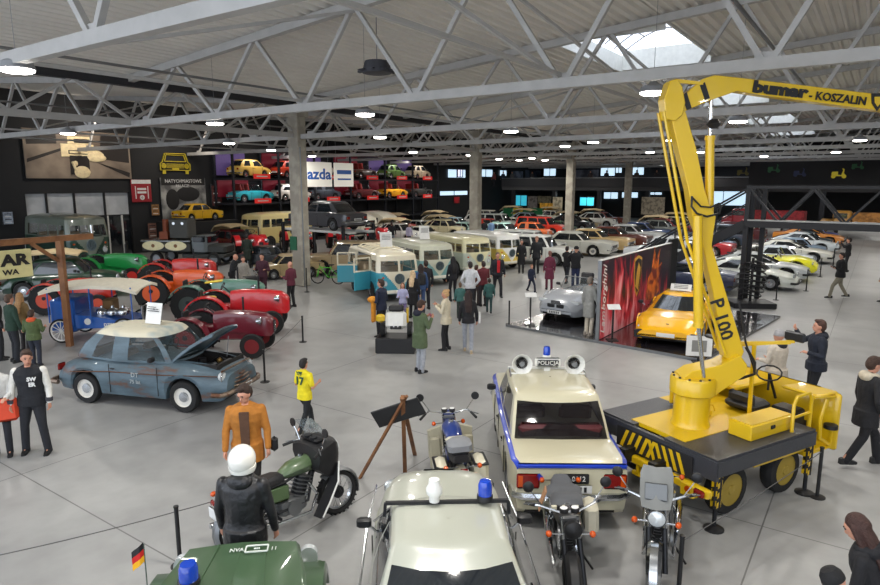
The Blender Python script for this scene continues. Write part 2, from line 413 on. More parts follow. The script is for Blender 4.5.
m.ball((.0, .13, -1.0), (.48, .05, .36), cream); m.ball((.35, .14, -.5), (.13, .04, .16), cream); m.cyl((.35, .13, -.9), (.55, .13, -.4), .08, cream)
m.build('picture_of_car', t)
redb = mat('red_board', (150, 22, 34), .6)
t = wallthing('red_notice_board', 'red and white notice board on the black wall right of the glass entrance', 'board', 23.25, 4.0)
m = MB(); m.rbox((0, .04, 0), (1.35, .08, 1.45), redb, r=.05); m.box((0, .09, .58), (1.3, .02, .25), paper)
for x in (-.42, .42): m.box((x, .09, -.1), (.05, .02, .8), paper)
for z in (.12, -.1): m.box((0, .09, z), (.6, .02, .13), paper)
m.lathe([(.16, 0), (.16, .02), (.08, .02), (.08, 0)], paper, o=(0, .08, -.42), ax='Y', n=14); m.build('board', t, smooth=0)
bw = mat('bw_print', (82, 82, 84), .6, rgb2=(170, 170, 166), scale=1.2, thr=(.4, .65)); dk2 = mat('bw_dark', (20, 20, 22), .6)
t = wallthing('mural_print', 'large black and white mural with a line of white headline letters behind the yellow car', 'poster', 26.3, 3.2)
m = MB(); m.box((0, .04, 0), (3.4, .08, 3.3), bw); m.box((0, .09, 1.4), (3.3, .01, .5), dk2); m.ball((-.3, .09, .55), (.9, .03, .5), dk2); m.ball((.9, .09, .2), (.5, .03, .7), dk2); m.build('print', t, smooth=0)
text('headline', 'NATYCHMIASTOWE', .32, paper, t, (0, .1, 1.42), (90, 0, 180), sx=.95); text('headline', 'PALACZ!', .26, paper, t, (.1, .1, 1.1), (90, 0, 180))
yl = mat('yellow_wall_paint', (196, 176, 40), .6)
t = wallthing('painted_car_front', 'yellow outline painting of a car front high on the black wall', 'wall art', 25.8, 5.85)
m = MB()
def outline(mb, pts, r, mm, y=.05):
    for p, q in zip(pts, pts[1:] + pts[:1]): mb.bar((p[0], y, p[1]), (q[0], y, q[1]), .04, r, mm, up=(0, 1, 0))
outline(m, [(-1.1, -.1), (-.95, .05), (-.75, .6), (.75, .6), (.95, .05), (1.1, -.1), (1.1, -.5), (-1.1, -.5)], .09, yl); outline(m, [(-.8, .08), (-.65, .5), (.65, .5), (.8, .08)], .06, yl)
for z in (-.1, -.18, -.26, -.34): m.box((0, .05, z), (1.3, .04, .035), yl)
for x in (-.85, .85): m.lathe([(.17, 0), (.17, .04), (.12, .04), (.12, 0)], yl, o=(x, .03, -.22), ax='Y', n=14); m.box((x, .05, -.62), (.22, .04, .25), yl)
m.box((0, .05, -.42), (.5, .04, .1), yl); m.build('outline', t, smooth=0)
for (s1, z, d, h, c, lb) in ((24.1, 2.75, .6, .8, (150, 108, 62), 'small framed orange brown picture on the black wall under the red board'), (23.8, 1.4, .7, 1.1, (128, 92, 80), 'brown board of small printed tiles low on the black wall beside the glass entrance'), (15.4, 2.6, .55, .75, (150, 160, 175), 'small blue and white portrait poster on the black wall left of the glass entrance'), (28.9, 3.6, .9, 1.6, (95, 45, 42), 'tall dim red brown poster on the black wall left of the car rack')):
    t = wallthing('framed_picture', lb, 'picture', s1, z); m = MB(); m.rbox((0, .03, 0), (d, .06, h), dsteel, r=.02); m.build('frame', t, smooth=0)
    m = MB(); m.box((0, .065, 0), (d * .86, .02, h * .88), mat('print_%d' % int(s1 * 10), c, .6, var=.4, scale=6))
    for k in range(4): m.box((0, .078, h * (.3 - .2 * k)), (d * .6, .01, h * .05), paper if k % 2 else dk2)
    m.build('print', t, smooth=0)
# ================================================================= CARS (x forward, y left, z up)
PAINT = mat('paint_base', (200, 200, 200), .28, coat=.6, var=0); PAINT2 = mat('paint_second', (220, 220, 210), .3, coat=.5, var=0)
def lerp(tab, x):
    if x <= tab[0][0]: return tab[0][1]
    for (a, p), (b_, q) in zip(tab[:-1], tab[1:]):
        if x <= b_:
            t = (x - a) / (b_ - a); t = t * t * (3 - 2 * t) * .5 + t * .5
            return p + (q - p) * t
    return tab[-1][1]
def wheel_mesh(r, w, style='steel'):
    m = MB(); h = w / 2
    m.lathe([(r * .62, -h), (r * .93, -h), (r, -h * .6), (r, h * .6), (r * .93, h), (r * .62, h)], rubber, ax='Y', n=22, cap=False)
    if style == 'white': m.lathe([(r * .62, h + .004), (r * .86, h + .004)], mat('whitewall', (215, 212, 205), .6), ax='Y', n=22, cap=False)
    rim = {'steel': steel, 'white': mat('whitewall', (215, 212, 205), .6), 'alloy': mat('alloy', (170, 172, 176), .3, .8), 'dark': dsteel, 'wood': wood}.get(style, steel)
    for s in (1, -1): m.lathe([(r * .64, h * s), (r * .58, h * .5 * s), (r * .3, h * .45 * s), (0.001, h * .5 * s)], rim, ax='Y', n=22, cap=False)
    if style in ('alloy', 'dark'):
        for k in range(5):
            a = k * 1.2566; m.bar((r * .1 * math.cos(a), h * .7, r * .1 * math.sin(a)), (r * .6 * math.cos(a), h * .8, r * .6 * math.sin(a)), .03, r * .16, rim, up=(0, 1, 0))
    return m
def hubcap(w_, r, w, m=None):
    b_ = MB(); h = w / 2
    for s in (1, -1): b_.lathe([(r * .34, h * .5 * s), (r * .3, h * .85 * s), (.001, h * .95 * s)], m or chrome, ax='Y', n=16, cap=False)
    return b_.build('hubcap', w_)
def grid(mb, rows, matf, wrap=False):
    n = len(rows[0]); k = len(mb.v)
    for r in rows: mb.v += [tuple(p) for p in r]
    for i in range(len(rows) - 1):
        for j in range(n if wrap else n - 1):
            m = matf(i, j)
            if m is None: continue
            mb.f.append((k + i * n + j, k + i * n + (j + 1) % n, k + (i + 1) * n + (j + 1) % n, k + (i + 1) * n + j)); mb.mi.append(mb._m(m))
def greenhouse(bm_, gm, g, roofm, glassm, pillm=PAINT):
    side = sorted(set([0.0, .03, .97, 1.0] + [q for p in g['pillars'] for q in p]))
    def isp(a0, a1):
        c = (a0 + a1) / 2
        return c < .03 or c > .97 or any(p[0] <= c <= p[1] for p in g['pillars'])
    pts = []; kind = []
    fb = [-1, -.94, -.5, 0, .5, .94, 1]
    for i in range(6): pts.append((0, fb[i])); kind.append('p' if i in (0, 5) else 'g')
    for i in range(len(side) - 1): pts.append((side[i], 1)); kind.append('p' if isp(side[i], side[i + 1]) else 'g')
    rb = fb[::-1]
    for i in range(6): pts.append((1, rb[i])); kind.append('p' if i in (0, 5) or g.get('norear') else 'g')
    ss = side[::-1]
    for i in range(len(ss) - 1): pts.append((ss[i], -1)); kind.append('p' if isp(ss[i + 1], ss[i]) else 'g')
    cv = g.get('curve', 1.25); rows = []
    bf = g.get('bulge', .12); br_ = g.get('rbulge', bf)
    def ring(v, z, sh=1.0):
        e = v ** cv; xf = g['xf'][0] + (g['xf'][1] - g['xf'][0]) * e; xr = g['xr'][0] + (g['xr'][1] - g['xr'][0]) * e; w_ = g['w'][0] + (g['w'][1] - g['w'][0]) * e
        cx = (xf + xr) / 2; out = []
        for a, b_ in pts:
            x = xf + (xr - xf) * a
            if a < .5: x -= bf * b_ * b_ * (1 - a * 2) * (1 if abs(b_) < .99 else 1.25) - bf
            else: x += br_ * b_ * b_ * (a * 2 - 1) * (1 if abs(b_) < .99 else 1.25) - br_
            y = b_ * w_ * (1 - g.get('ytaper', .06) * abs(a - .45) * 2)
            out.append((cx + (x - cx) * sh, y * sh, z))
        return out
    z0, z1 = g['z']; V = [0, .08, .5, .9, 1.0]
    for v in V: rows.append(ring(v, z0 + (z1 - z0) * v))
    d = g.get('dome', .08)
    for sh, dz in ((.93, .45), (.75, .75), (.4, .95), (.02, 1.0)): rows.append(ring(1.0, z1 + d * dz, sh))
    gl0, gl1 = 1, 3
    if g.get('topless'): rows = rows[:5]
    grid(bm_, rows, lambda i, j: (roofm if i >= 3 else pillm) if (i < 1 or i >= 3 or kind[j] == 'p') else None, True)
    grid(gm, rows[:5], lambda i, j: glassm if 1 <= i < 3 and kind[j] == 'g' else None, True)
def bumper(x, w_, z, m, s=1, h=.1, d=.09):
    mb = MB(); mb.tube([(x - s * .22, w_, z), (x - s * .04, w_ * .97, z), (x + s * .03, w_ * .8, z), (x + s * .06, 0, z), (x + s * .03, -w_ * .8, z), (x - s * .04, -w_ * .97, z), (x - s * .22, -w_, z)], d / 2, m, n=6)
    mb.v = [(a, b_, z + (c - z) * h / d) for a, b_, c in mb.v]
    return mb
def car_type(name, s):
    root = thing(name, name, 'car'); L = s['L']; hw = s['W'] / 2; r = s.get('wr', .3)
    xs = set([-L / 2 + L * i / 18 for i in range(19)] + [-L / 2 + .03, L / 2 - .03, -L / 2 + .12, L / 2 - .12]); ax = s['ax']; ra = r + .06
    for a in ax:
        xs = set(x for x in xs if abs(x - a) > ra + .05)
        for k in range(9): xs.add(a + ra * math.cos(math.pi * k / 8))
        xs.add(a + ra + .015); xs.add(a - ra - .015)
    xs = sorted(xs); b0 = s.get('b', .2); bm_ = MB(); rows = []
    sh = s.get('sh', .96); ro = s.get('round', .5)
    for x in xs:
        w_ = lerp(s['plan'], x) * hw; t = lerp(s['top'], x); b = b0 + (.1 if abs(x) > L / 2 - .1 else 0)
        for a in ax:
            if abs(x - a) <= ra + 1e-4: b = max(b, r + math.sqrt(max(0, ra * ra - (x - a) ** 2)))
        b = min(b, t - .1); h = max(t - b, .06); hh = t - b0
        e = min(h * .8, .05 + .12 * ro)
        half = [(0, b), (w_ * .8, b), (w_ * (.97 - .03 * ro), b + .015), (w_, b + h * .35), (w_ * (1 - .01), t - e - h * .15), (w_ * sh, t - e * .55), (w_ * (sh - .06 - .08 * ro), t - e * .1), (w_ * .5, t + s.get('crown', .02) * .7), (0, t + s.get('crown', .02))]
        rows.append([(x, y, z) for y, z in half] + [(x, -y, z) for y, z in half[-2:0:-1]])
    n = len(rows[0])
    band = s.get('twotone')
    grid(bm_, rows, lambda i, j: darkint if j in (0, n - 1) else (PAINT2 if band and j in band + [n - 1 - q for q in band] else PAINT), True)
    for ri, rev in ((0, 1), (len(rows) - 1, 0)):
        k = len(bm_.v) - len(rows) * n + ri * n
        bm_.f.append(tuple(k + j for j in (range(n - 1, -1, -1) if rev else range(n)))); bm_.mi.append(bm_._m(PAINT))
    gm = MB(); roofm = PAINT2 if s.get('roof2') else PAINT; glassm = s.get('glass') or (clearglass if s.get('clear') else carglass)
    if 'g' in s: greenhouse(bm_, gm, s['g'], roofm, glassm)
    # shut lines
    tb = lerp(s['top'], 0)
    for x in s.get('doors', []):
        for sg in (1, -1):
            w_ = lerp(s['plan'], x) * hw; bm_.box((x, sg * w_ * .995, (b0 + tb) / 2), (.012, .012, tb - b0 - .15), darkint)
    bm_.build('body', root)
    if gm.v: gm.build('windows', root)
    wm = wheel_mesh(r, s.get('ww', .18), s.get('wheel', 'steel'))
    ws = []
    for i, a in enumerate(ax):
        for sg in (1, -1):
            y = sg * (hw * lerp(s['plan'], a) - s.get('ww', .18) / 2 - .03)
            if not ws: o = wm.build('wheel', root); ws.append(o); ws.append(hubcap(o, r, s.get('ww', .18)))
            else:
                o = ws[0].copy(); COL.objects.link(o); hc_ = ws[1].copy(); COL.objects.link(hc_); hc_.parent = o
            o.parent = root; o.location = (a, y, r)
    fx = L / 2; zf = s.get('lz', .62); zb = s.get('tz', .65); fw = lerp(s['plan'], fx) * hw; rw = lerp(s['plan'], -fx) * hw
    hl = s.get('hl', 'round')
    for sg in (1, -1):
        m = MB()
        if hl == 'round': m.lathe([(.095, -.05), (.1, .015), (.08, .04), (.001, .055)], headlamp, o=(fx, 0, 0), ax='X', n=14); m.lathe([(.095, .0), (.115, .02), (.1, .035)], chrome, o=(fx, 0, 0), ax='X', n=14)
        elif hl == 'twin':
            for q in (-.1, .1): m.lathe([(.08, -.04), (.08, .02), (.001, .03)], headlamp, o=(fx, q, 0), ax='X', n=12)
        else: m.rbox((fx, 0, 0), (.06, .34, .12), headlamp)
        o = m.build('headlight', root); o.location = (s.get('hx', -.0), sg * fw * s.get('hy', .74), zf)
        m = MB(); m.rbox((-fx, 0, 0), (.04, s.get('tw', .2), s.get('th', .14)), redlamp); m.rbox((-fx - .004, sg * s.get('tw', .2) * .33, 0), (.04, s.get('tw', .2) * .3, s.get('th', .14) * .9), orangelamp); o = m.build('taillight', root); o.location = (0, sg * rw * .78, zb)
    gw, gh = s.get('grille', (.7, .16)); m = MB()
    if gw:
        m.rbox((fx - .01, 0, zf - .02), (.05, gw * fw * 1.5, gh), black)
        for k in range(4): m.box((fx + .018, 0, zf - .02 + gh * (k - 1.5) * .24), (.012, gw * fw * 1.46, gh * .07), chrome)
        m.build('grille', root)
    bz = s.get('bz', .42); bmt = s.get('bm', chrome)
    if bmt:
        bumper(fx, hw * .95, bz, bmt).build('bumper', root); bumper(-fx, hw * .95, bz, bmt, -1).build('bumper', root)
    for sg in (1, -1):
        m = MB(); m.rbox((sg * (fx + .075), 0, bz + (.0 if sg > 0 else .12)), (.015, .5, .11), paper)
        for k in range(6): m.box((sg * (fx + .084), (k - 2.5) * .065, bz + (.0 if sg > 0 else .12)), (.004, .035, .07), ink)
        m.build('licence_plate', root)
    for sg in (1, -1):
        m = MB(); mx = s['g']['xf'][0] - .25 if 'g' in s else .4
        m.rbox((mx, sg * (hw + .06), tb + .1), (.09, .15, .1), black); m.bar((mx, sg * (hw - .06), tb), (mx, sg * (hw + .02), tb + .08), .02, .02, chrome); m.build('wing_mirror', root)
        for x in s.get('doors', [])[1:]:
            m = MB(); m.rbox((x + .1, sg * (hw * 1.0 + .01), tb - .16), (.14, .025, .025), chrome); m.build('door_handle', root)
    if s.get('clear') or s.get('open'):
        for x in s.get('seats', [-.1, -.85]):
            m = MB(); sw = hw * .72; dn = -.35 if s['top'][0][1] < .6 else 0
            sm = s.get('seatm', seatblk); zs = s.get('seatz', .5)
            for sg in ((1, -1) if x > -.5 else (0,)):
                wd_ = .5 if sg else hw * 1.5
                m.rbox((x, sg * hw * .45, zs), (.5, wd_, .16), sm, r=.05); m.rbox((x - .3, sg * hw * .45, zs + .32), (.14, wd_, .62), sm, r=.05, ry=-12)
            m.build('seat', root)
        m = MB(); sx = s['g']['xf'][0] - .62 if 'g' in s else .35
        m.tube([(sx + .1 * 0 + .06 * math.sin(t * .5236), hw * .42 + .18 * math.cos(t * .5236), tb + .1 + .16 * math.sin(t * .5236)) for t in range(13)], .012, black, n=5); m.bar((sx, hw * .42, tb + .1), (sx + .35, hw * .42, tb - .1), .03, .03, black); m.build('steering_wheel', root)
    if s.get('open'):
        m = MB(); wx, wz, ww_ = s['screen']; lean = .22
        m.tube([(wx, ww_, tb), (wx - lean, ww_ * .93, tb + wz), (wx - lean, -ww_ * .93, tb + wz), (wx, -ww_, tb)], .018, chrome, n=6); m.build('windscreen_frame', root)
        m = MB(); m.add([(wx, ww_, tb), (wx, -ww_, tb), (wx - lean, -ww_ * .93, tb + wz), (wx - lean, ww_ * .93, tb + wz)], [(0, 1, 2, 3)], clearglass); m.build('windscreen', root)
    return root
def flat_plan(L, e=.9, f=.93, c=.2): return [(-L / 2, e), (-L / 2 + c, .97), (0, 1), (L / 2 - c, .97), (L / 2, f)]
T_ = {}
T_['sedan'] = dict(L=4.25, W=1.63, ax=(-1.2, 1.25), plan=flat_plan(4.25), top=[(-2.12, .84), (-1.5, .9), (-.9, .92), (.9, .92), (1.5, .88), (2.12, .78)], g=dict(xf=(1.0, .45), xr=(-1.45, -.95), w=(.72, .6), z=(.88, 1.37), pillars=[(.43, .48), (.84, 1)]), doors=[.85, -.15, -1.0], hl='twin', grille=(.8, .17), bz=.45, sh=.985, round=.25)
T_['hatch'] = dict(L=3.15, W=1.4, ax=(-.95, .92), wr=.26, plan=flat_plan(3.15), top=[(-1.57, .75), (-1.2, .85), (-.7, .88), (.7, .85), (1.2, .78), (1.57, .66)], g=dict(xf=(.85, .4), xr=(-1.35, -.95), w=(.62, .5), z=(.82, 1.28), pillars=[(.48, .54), (.86, 1)]), doors=[.65, -.3], hl='round', hy=.68, lz=.58, grille=(0, 0), bz=.36, ww=.15, b=.18)
T_['wagon'] = dict(L=4.5, W=1.75, ax=(-1.3, 1.35), wr=.35, plan=flat_plan(4.5), top=[(-2.25, .95), (-2.0, 1.0), (.9, 1.02), (1.6, 1.0), (2.25, .9)], b=.28, g=dict(xf=(1.0, .6), xr=(-2.2, -2.0), w=(.8, .68), z=(.97, 1.6), pillars=[(.3, .34), (.6, .65), (.95, 1)], rbulge=.03, dome=.05), doors=[.85, -.1, -1.0], hl='box', grille=(.9, .2), lz=.78, tz=.9, bz=.52, sh=.985, round=.15)
T_['wedge'] = dict(L=4.6, W=1.8, ax=(-1.35, 1.4), wr=.31, plan=flat_plan(4.6, .92, .88, .5), top=[(-2.3, .82), (-1.6, .88), (-.9, .84), (.8, .82), (1.5, .76), (2.1, .66), (2.3, .56)], b=.18, g=dict(xf=(1.0, .05), xr=(-1.75, -.7), w=(.76, .55), z=(.8, 1.2), pillars=[(.55, .6), (.72, 1)], dome=.05), doors=[.8, -.6], hl='box', lz=.5, hy=.72, grille=(.5, .08), bz=.38, bm=black, wheel='alloy', sh=.97)
T_['rear_engined_coupe'] = dict(L=4.25, W=1.7, ax=(-1.12, 1.15), wr=.31, plan=[(-2.12, .7), (-1.7, .95), (-1.1, 1.03), (0, .97), (1.1, 1.0), (1.8, .88), (2.12, .68)], top=[(-2.12, .6), (-1.6, .8), (-1, .86), (.7, .84), (1.3, .76), (1.8, .66), (2.12, .5)], b=.18, g=dict(xf=(.85, .2), xr=(-1.75, -.5), w=(.72, .54), z=(.8, 1.24), pillars=[(.42, .45), (.7, 1)], curve=1.5, bulge=.15, dome=.06), doors=[.7, -.45], hl='round', lz=.66, hx=-.12, hy=.9, grille=(0, 0), bz=.36, bm=black, round=1.0, sh=.9, wheel='alloy')
T_['american'] = dict(L=5.4, W=1.98, ax=(-1.6, 1.6), wr=.34, plan=flat_plan(5.4, .95, .96), top=[(-2.7, .93), (-1.6, .97), (.9, .95), (2.0, .95), (2.7, .86)], g=dict(xf=(.95, .4), xr=(-1.45, -.8), w=(.82, .66), z=(.93, 1.4), pillars=[(.45, .47), (.82, 1)], bulge=.2), doors=[.8, -.9], hl='twin', hy=.78, grille=(.9, .2), bz=.45, wheel='white', sh=.98, round=.3)
T_['vintage'] = dict(L=4.4, W=1.66, ax=(-1.3, 1.35), wr=.36, plan=[(-2.2, .62), (-1.7, .86), (-1.2, .98), (0, .96), (1.1, .95), (1.6, .9), (2.2, .6)], top=[(-2.2, .62), (-1.8, .88), (-1.1, 1.02), (.7, 1.03), (1.5, .98), (2.0, .84), (2.2, .68)], b=.26, g=dict(xf=(.85, .4), xr=(-1.7, -.9), w=(.68, .56), z=(.98, 1.5), pillars=[(.34, .38), (.66, .71), (.88, 1)], curve=1.6, bulge=.12, dome=.08), doors=[.8, -.1, -.95], hl='round', lz=.82, hx=-.18, hy=.95, grille=(.45, .35), bz=.42, round=1.0, sh=.9)
T_['roadster'] = dict(L=4.4, W=1.83, ax=(-1.3, 1.28), wr=.33, plan=[(-2.2, .72), (-1.8, .92), (-1.2, 1.0), (0, .95), (1.2, 1.0), (1.85, .9), (2.2, .66)], top=[(-2.2, .62), (-1.7, .84), (-1.1, .9), (-.9, .84), (.5, .82), (1.2, .88), (1.8, .78), (2.2, .55)], b=.16, open=True, screen=(.62, .4, .74), seats=[-.35], seatz=.62, doors=[.5, -.6], hl='box', lz=.62, hx=-.2, hy=.98, grille=(.4, .13), bz=.3, bm=None, round=1.0, sh=.88, wheel='alloy')
T_['open_tourer'] = dict(L=3.2, W=1.42, ax=(-.95, .95), wr=.27, plan=flat_plan(3.2), top=[(-1.6, .72), (-1.1, .84), (.6, .84), (1.2, .78), (1.6, .64)], b=.18, open=True, screen=(.55, .42, .56), seats=[-.2, -.8], seatz=.72, seatm=mat('red_vinyl', (120, 30, 25), .5), doors=[.5, -.4], lz=.58, grille=(0, 0), bz=.36, ww=.15)
CT = {}
def proto(kind):
    if kind not in CT:
        CT[kind] = car_type(kind, T_[kind]); CT[kind]['used'] = 0
    return CT[kind]
PC = {}
def place_car(kind, label, rgb, loc, rz, group=None, rgb2=None, name='car', cat='car', z=0):
    p = proto(kind)
    if not p['used']: o = p; p['used'] = 1; fresh = True
    else: o = copy_tree(p)
    o.name = name; o.location = (loc[0], loc[1], z if len(loc) < 3 or z else loc[2]); o.rotation_euler.z = R(rz); o['label'] = label; o['category'] = cat
    if group: o['group'] = group
    CARS.append((o, rgb, rgb2)); return o
CARS = []
def recolour():
    for o, rgb, rgb2 in CARS:
        m1 = paint('%d_%d_%d' % rgb, rgb); m2 = paint('%d_%d_%d' % (rgb2 or rgb), rgb2 or rgb)
        if 'used' in o: del o['used']
        for c in kids(o):
            if c.name.startswith('body'):
                for sl in c.material_slots:
                    if sl.material in (PAINT, PAINT2):
                        q = m1 if sl.material == PAINT else m2
                        sl.link = 'OBJECT'; sl.material = q
# ================================================================= PEOPLE (x forward, y left, z up; feet at z = 0)
skinm = mat('skin', (196, 142, 118), .55, var=.05, scale=8); skin2 = mat('skin_deep', (170, 112, 88), .55, var=.05, scale=8)
eyem = mat('eye_dark', (25, 20, 18), .3, var=0); lipm = mat('lips', (150, 82, 75), .5, var=0)
def fleshy(parts, vox, m, name, parent, sm=4):
    mb = MB()
    for p in parts:
        if p[0] == 'c': mb.cyl(p[1], p[2], p[3], m, r1=p[4], n=12); mb.ball(p[1], p[3], m, 12, 8); mb.ball(p[2], p[4], m, 12, 8)
        elif p[0] == 'b': mb.ball(p[1], p[2], m, 16, 10, ry=p[3] if len(p) > 3 else 0, rz=p[4] if len(p) > 4 else 0)
        elif p[0] == 'l': mb.loft(p[1], m)
        elif p[0] == 'x': mb.rbox(p[1], p[2], m, r=p[3])
    me = bpy.data.meshes.new(name); me.from_pydata(mb.v, [], mb.f); o = bpy.data.objects.new(name, me); COL.objects.link(o)
    r = o.modifiers.new('r', 'REMESH'); r.mode = 'VOXEL'; r.voxel_size = vox
    if sm: s = o.modifiers.new('s', 'SMOOTH'); s.iterations = sm; s.factor = .5
    dg = bpy.context.evaluated_depsgraph_get(); m2 = bpy.data.meshes.new_from_object(o.evaluated_get(dg)); bpy.data.objects.remove(o); bpy.data.meshes.remove(me)
    m2.materials.clear(); m2.materials.append(m); m2.polygons.foreach_set('use_smooth', [True] * len(m2.polygons)); m2.name = name
    o = bpy.data.objects.new(name, m2); COL.objects.link(o); o.parent = parent
    return o
def ell(c, rx, ry, tilt=0, n=16):
    return [(c[0] + rx * math.cos(2 * math.pi * i / n), c[1] + ry * math.sin(2 * math.pi * i / n), c[2] + tilt * math.cos(2 * math.pi * i / n)) for i in range(n)]
def person(label, px=None, py=None, h=1.75, head=0, loc=None, top=(30, 30, 32), pants=(30, 30, 34), shoes=(25, 25, 26), hair=(45, 32, 24), hs='short', fem=False, coat=0, arms='down', legs='stand', lean=0, turn=0, nod=0, near=False, group=None, sleeve=None, hood=None, girth=1.0, extras=None, skin=None, noface=False):
    k = h / 1.75; P_ = loc if loc is not None else G(px, py)
    root = thing('person', label, 'person', (P_[0], P_[1], P_[2] if len(P_) > 2 else 0), head, group)
    vox = (.0105 if near else .021) * max(.8, k); sk = skin or skinm; g = girth * (.92 if fem else 1)
    tm = cloth('%d_%d_%d' % top, top); pm = cloth('%d_%d_%d' % pants, pants); shm = mat('shoe_%d_%d_%d' % shoes, shoes, .6)
    V = lambda x, y, z: Vector((x * k, y * k, z * k))
    # legs
    st = {'stand': ((.02, .09), (-.03, -.09)), 'walk': ((.3, .07), (-.3, -.07)), 'wide': ((.05, .17), (-.05, -.17)), 'step': ((.16, .08), (-.14, -.08)), 'run': ((.34, .06), (-.42, -.05))}[legs]
    hipz = .9 if legs in ('stand', 'wide', 'step') else .87
    hips = V(0, 0, hipz); L = math.radians(lean)
    feet = []; knee = []; hj = []
    for i, (fx, fy) in enumerate(st):
        s = 1 if i == 0 else -1; hp = V(0, .085 * s * (1.1 if fem else 1), hipz - .02); lift = .06 if fx < -.2 else 0
        an = V(fx, fy + .01 * s, .085 + lift); kn = (hp + an) / 2 + V(.05 + (.04 if abs(fx) > .2 else 0), .005 * s, .01); hj.append(hp); feet.append(an); knee.append(kn)
    def up(x, y, z):     # torso point leaning forward about the hips
        dz = z - hipz; return V(x + math.sin(L) * dz, y, hipz + math.cos(L) * dz - x * math.sin(L) * .5)
    sw = (.175 if fem else .2) * girth ** .5
    shl = [up(0, sw - .012, 1.405), up(0, -sw + .012, 1.405)]
    # arm poses give elbow and wrist offsets from the shoulder (forward, outward, up)
    AP = {'down': ((.02, .07, -.29), (.09, .08, -.53)), 'front': ((.05, .06, -.28), (.27, -.02, -.3)), 'phone': ((.07, .05, -.27), (.28, -.08, -.1)), 'photo': ((.2, .09, -.12), (.36, -.06, .12)), 'swingf': ((.14, .05, -.26), (.33, .03, -.36)), 'swingb': ((-.15, .08, -.25), (-.16, .1, -.5)), 'pocket': ((-.05, .12, -.27), (.08, .02, -.46)), 'hip': ((-.05, .2, -.22), (.08, .03, -.42)), 'up': ((.1, .18, .1), (.1, .12, .36)), 'bent': ((.0, .07, -.29), (.22, .02, -.24)), 'fold': ((.06, .08, -.27), (.24, -.16, -.2))}
    ap = arms if isinstance(arms, tuple) else (arms, arms); elb = []; wr = []
    for i in (0, 1):
        s = 1 if i == 0 else -1; e, w_ = AP[ap[i]]; elb.append(shl[i] + V(e[0], e[1] * s, e[2])); wr.append(shl[i] + V(w_[0], w_[1] * s, w_[2]))
    hc = up(.015, 0, 1.63) + V(math.sin(math.radians(nod)) * .07, 0, 0); tr = Matrix.Rotation(R(turn), 3, 'Z') @ Matrix.Rotation(R(nod), 3, 'Y')
    Hd = lambda x, y, z: hc + tr @ V(x, y, z)
    rings = [(.86, .115, .16), (.93, .12, .17), (1.03, .1, .14 if fem else .15), (1.15, .11, .15), (1.28, .125, .175), (1.38, .115, .185), (1.44, .085, .15), (1.485, .06, .07)]
    def torso(inf, lo=0, hi=8, flare=0):
        out = []
        for z, rx, ry in rings[lo:hi]:
            c = up(.0 + (.01 if z > 1.2 else 0), 0, z); out.append(ell(c, (rx * g + inf) * k, (ry * g + inf) * k))
        return ('l', out)
    body = [torso(0), ('c', up(0, 0, 1.42), up(.01, 0, 1.55), .055 * k, .052 * k)]
    hz = .0
    body += [('b', Hd(-.005, 0, .02), (.098 * k, .078 * k, .108 * k)), ('b', Hd(.03, 0, -.045), (.064 * k, .056 * k, .072 * k)), ('b', Hd(.1, 0, -.018), (.022 * k, .013 * k, .026 * k)), ('b', Hd(.055, 0, .03), (.045 * k, .058 * k, .03 * k)), ('b', Hd(.0, .078, -.005), (.018 * k, .012 * k, .032 * k)), ('b', Hd(.0, -.078, -.005), (.018 * k, .012 * k, .032 * k)), ('b', Hd(.082, 0, -.062), (.016 * k, .024 * k, .012 * k))]
    for i in (0, 1):
        s = 1 if i == 0 else -1
        body += [('c', hj[i], knee[i], .078 * k * g, .05 * k), ('c', knee[i], feet[i], .05 * k, .036 * k), ('c', feet[i], feet[i] + V(.11, .0, -.05), .026 * k, .02 * k)]
        body += [('c', shl[i], elb[i], .046 * k * g, .036 * k), ('c', elb[i], wr[i], .036 * k, .025 * k)]
        fd = (wr[i] - elb[i]).normalized(); sd = Vector((0, s, 0)); sd = (sd - fd * sd.dot(fd)).normalized(); nm = fd.cross(sd)
        if abs(fd.z) > .75: a1 = Vector((1, 0, 0)); a1 = (a1 - fd * a1.dot(fd)).normalized(); nm, sd = sd, a1   # hanging hand: thumb side forward
        pc = wr[i] + fd * .05 * k; body.append(('c', wr[i], pc + fd * .02 * k, .024 * k, .03 * k))
        inw = -nm if not abs(fd.z) > .75 else Vector((0, -s, 0))
        for q, (o_, ln) in enumerate(((-.026, .058), (-.009, .072), (.009, .078), (.026, .07))):
            b0 = pc + fd * .025 * k + sd * o_ * k; b1 = b0 + (fd * .8 + inw * .35) * ln * .55 * k; b2 = b1 + (fd * .55 + inw * .7) * ln * .45 * k
            body += [('c', b0, b1, .0105 * k, .0095 * k), ('c', b1, b2, .0095 * k, .008 * k)]
        t0 = wr[i] + fd * .03 * k + sd * .026 * k; t1 = t0 + (sd * .8 + fd * .6) * .034 * k; t2 = t1 + (fd * .9 + inw * .3) * .03 * k
        body += [('c', t0, t1, .0125 * k, .0105 * k), ('c', t1, t2, .0105 * k, .0085 * k)]
    fleshy(body, vox, sk, 'body', root)
    # trousers
    tr_ = [torso(.012, 0, 3)]
    for i in (0, 1):
        s = 1 if i == 0 else -1
        lw = 1.0 if not fem else .92
        tr_ += [('c', hj[i], knee[i], .098 * k * g * lw, .068 * k * lw), ('c', knee[i], feet[i] + V(.012, 0, -.035), .068 * k * lw, .06 * k * lw)]
    fleshy(tr_, vox, pm, 'trousers', root, 3)
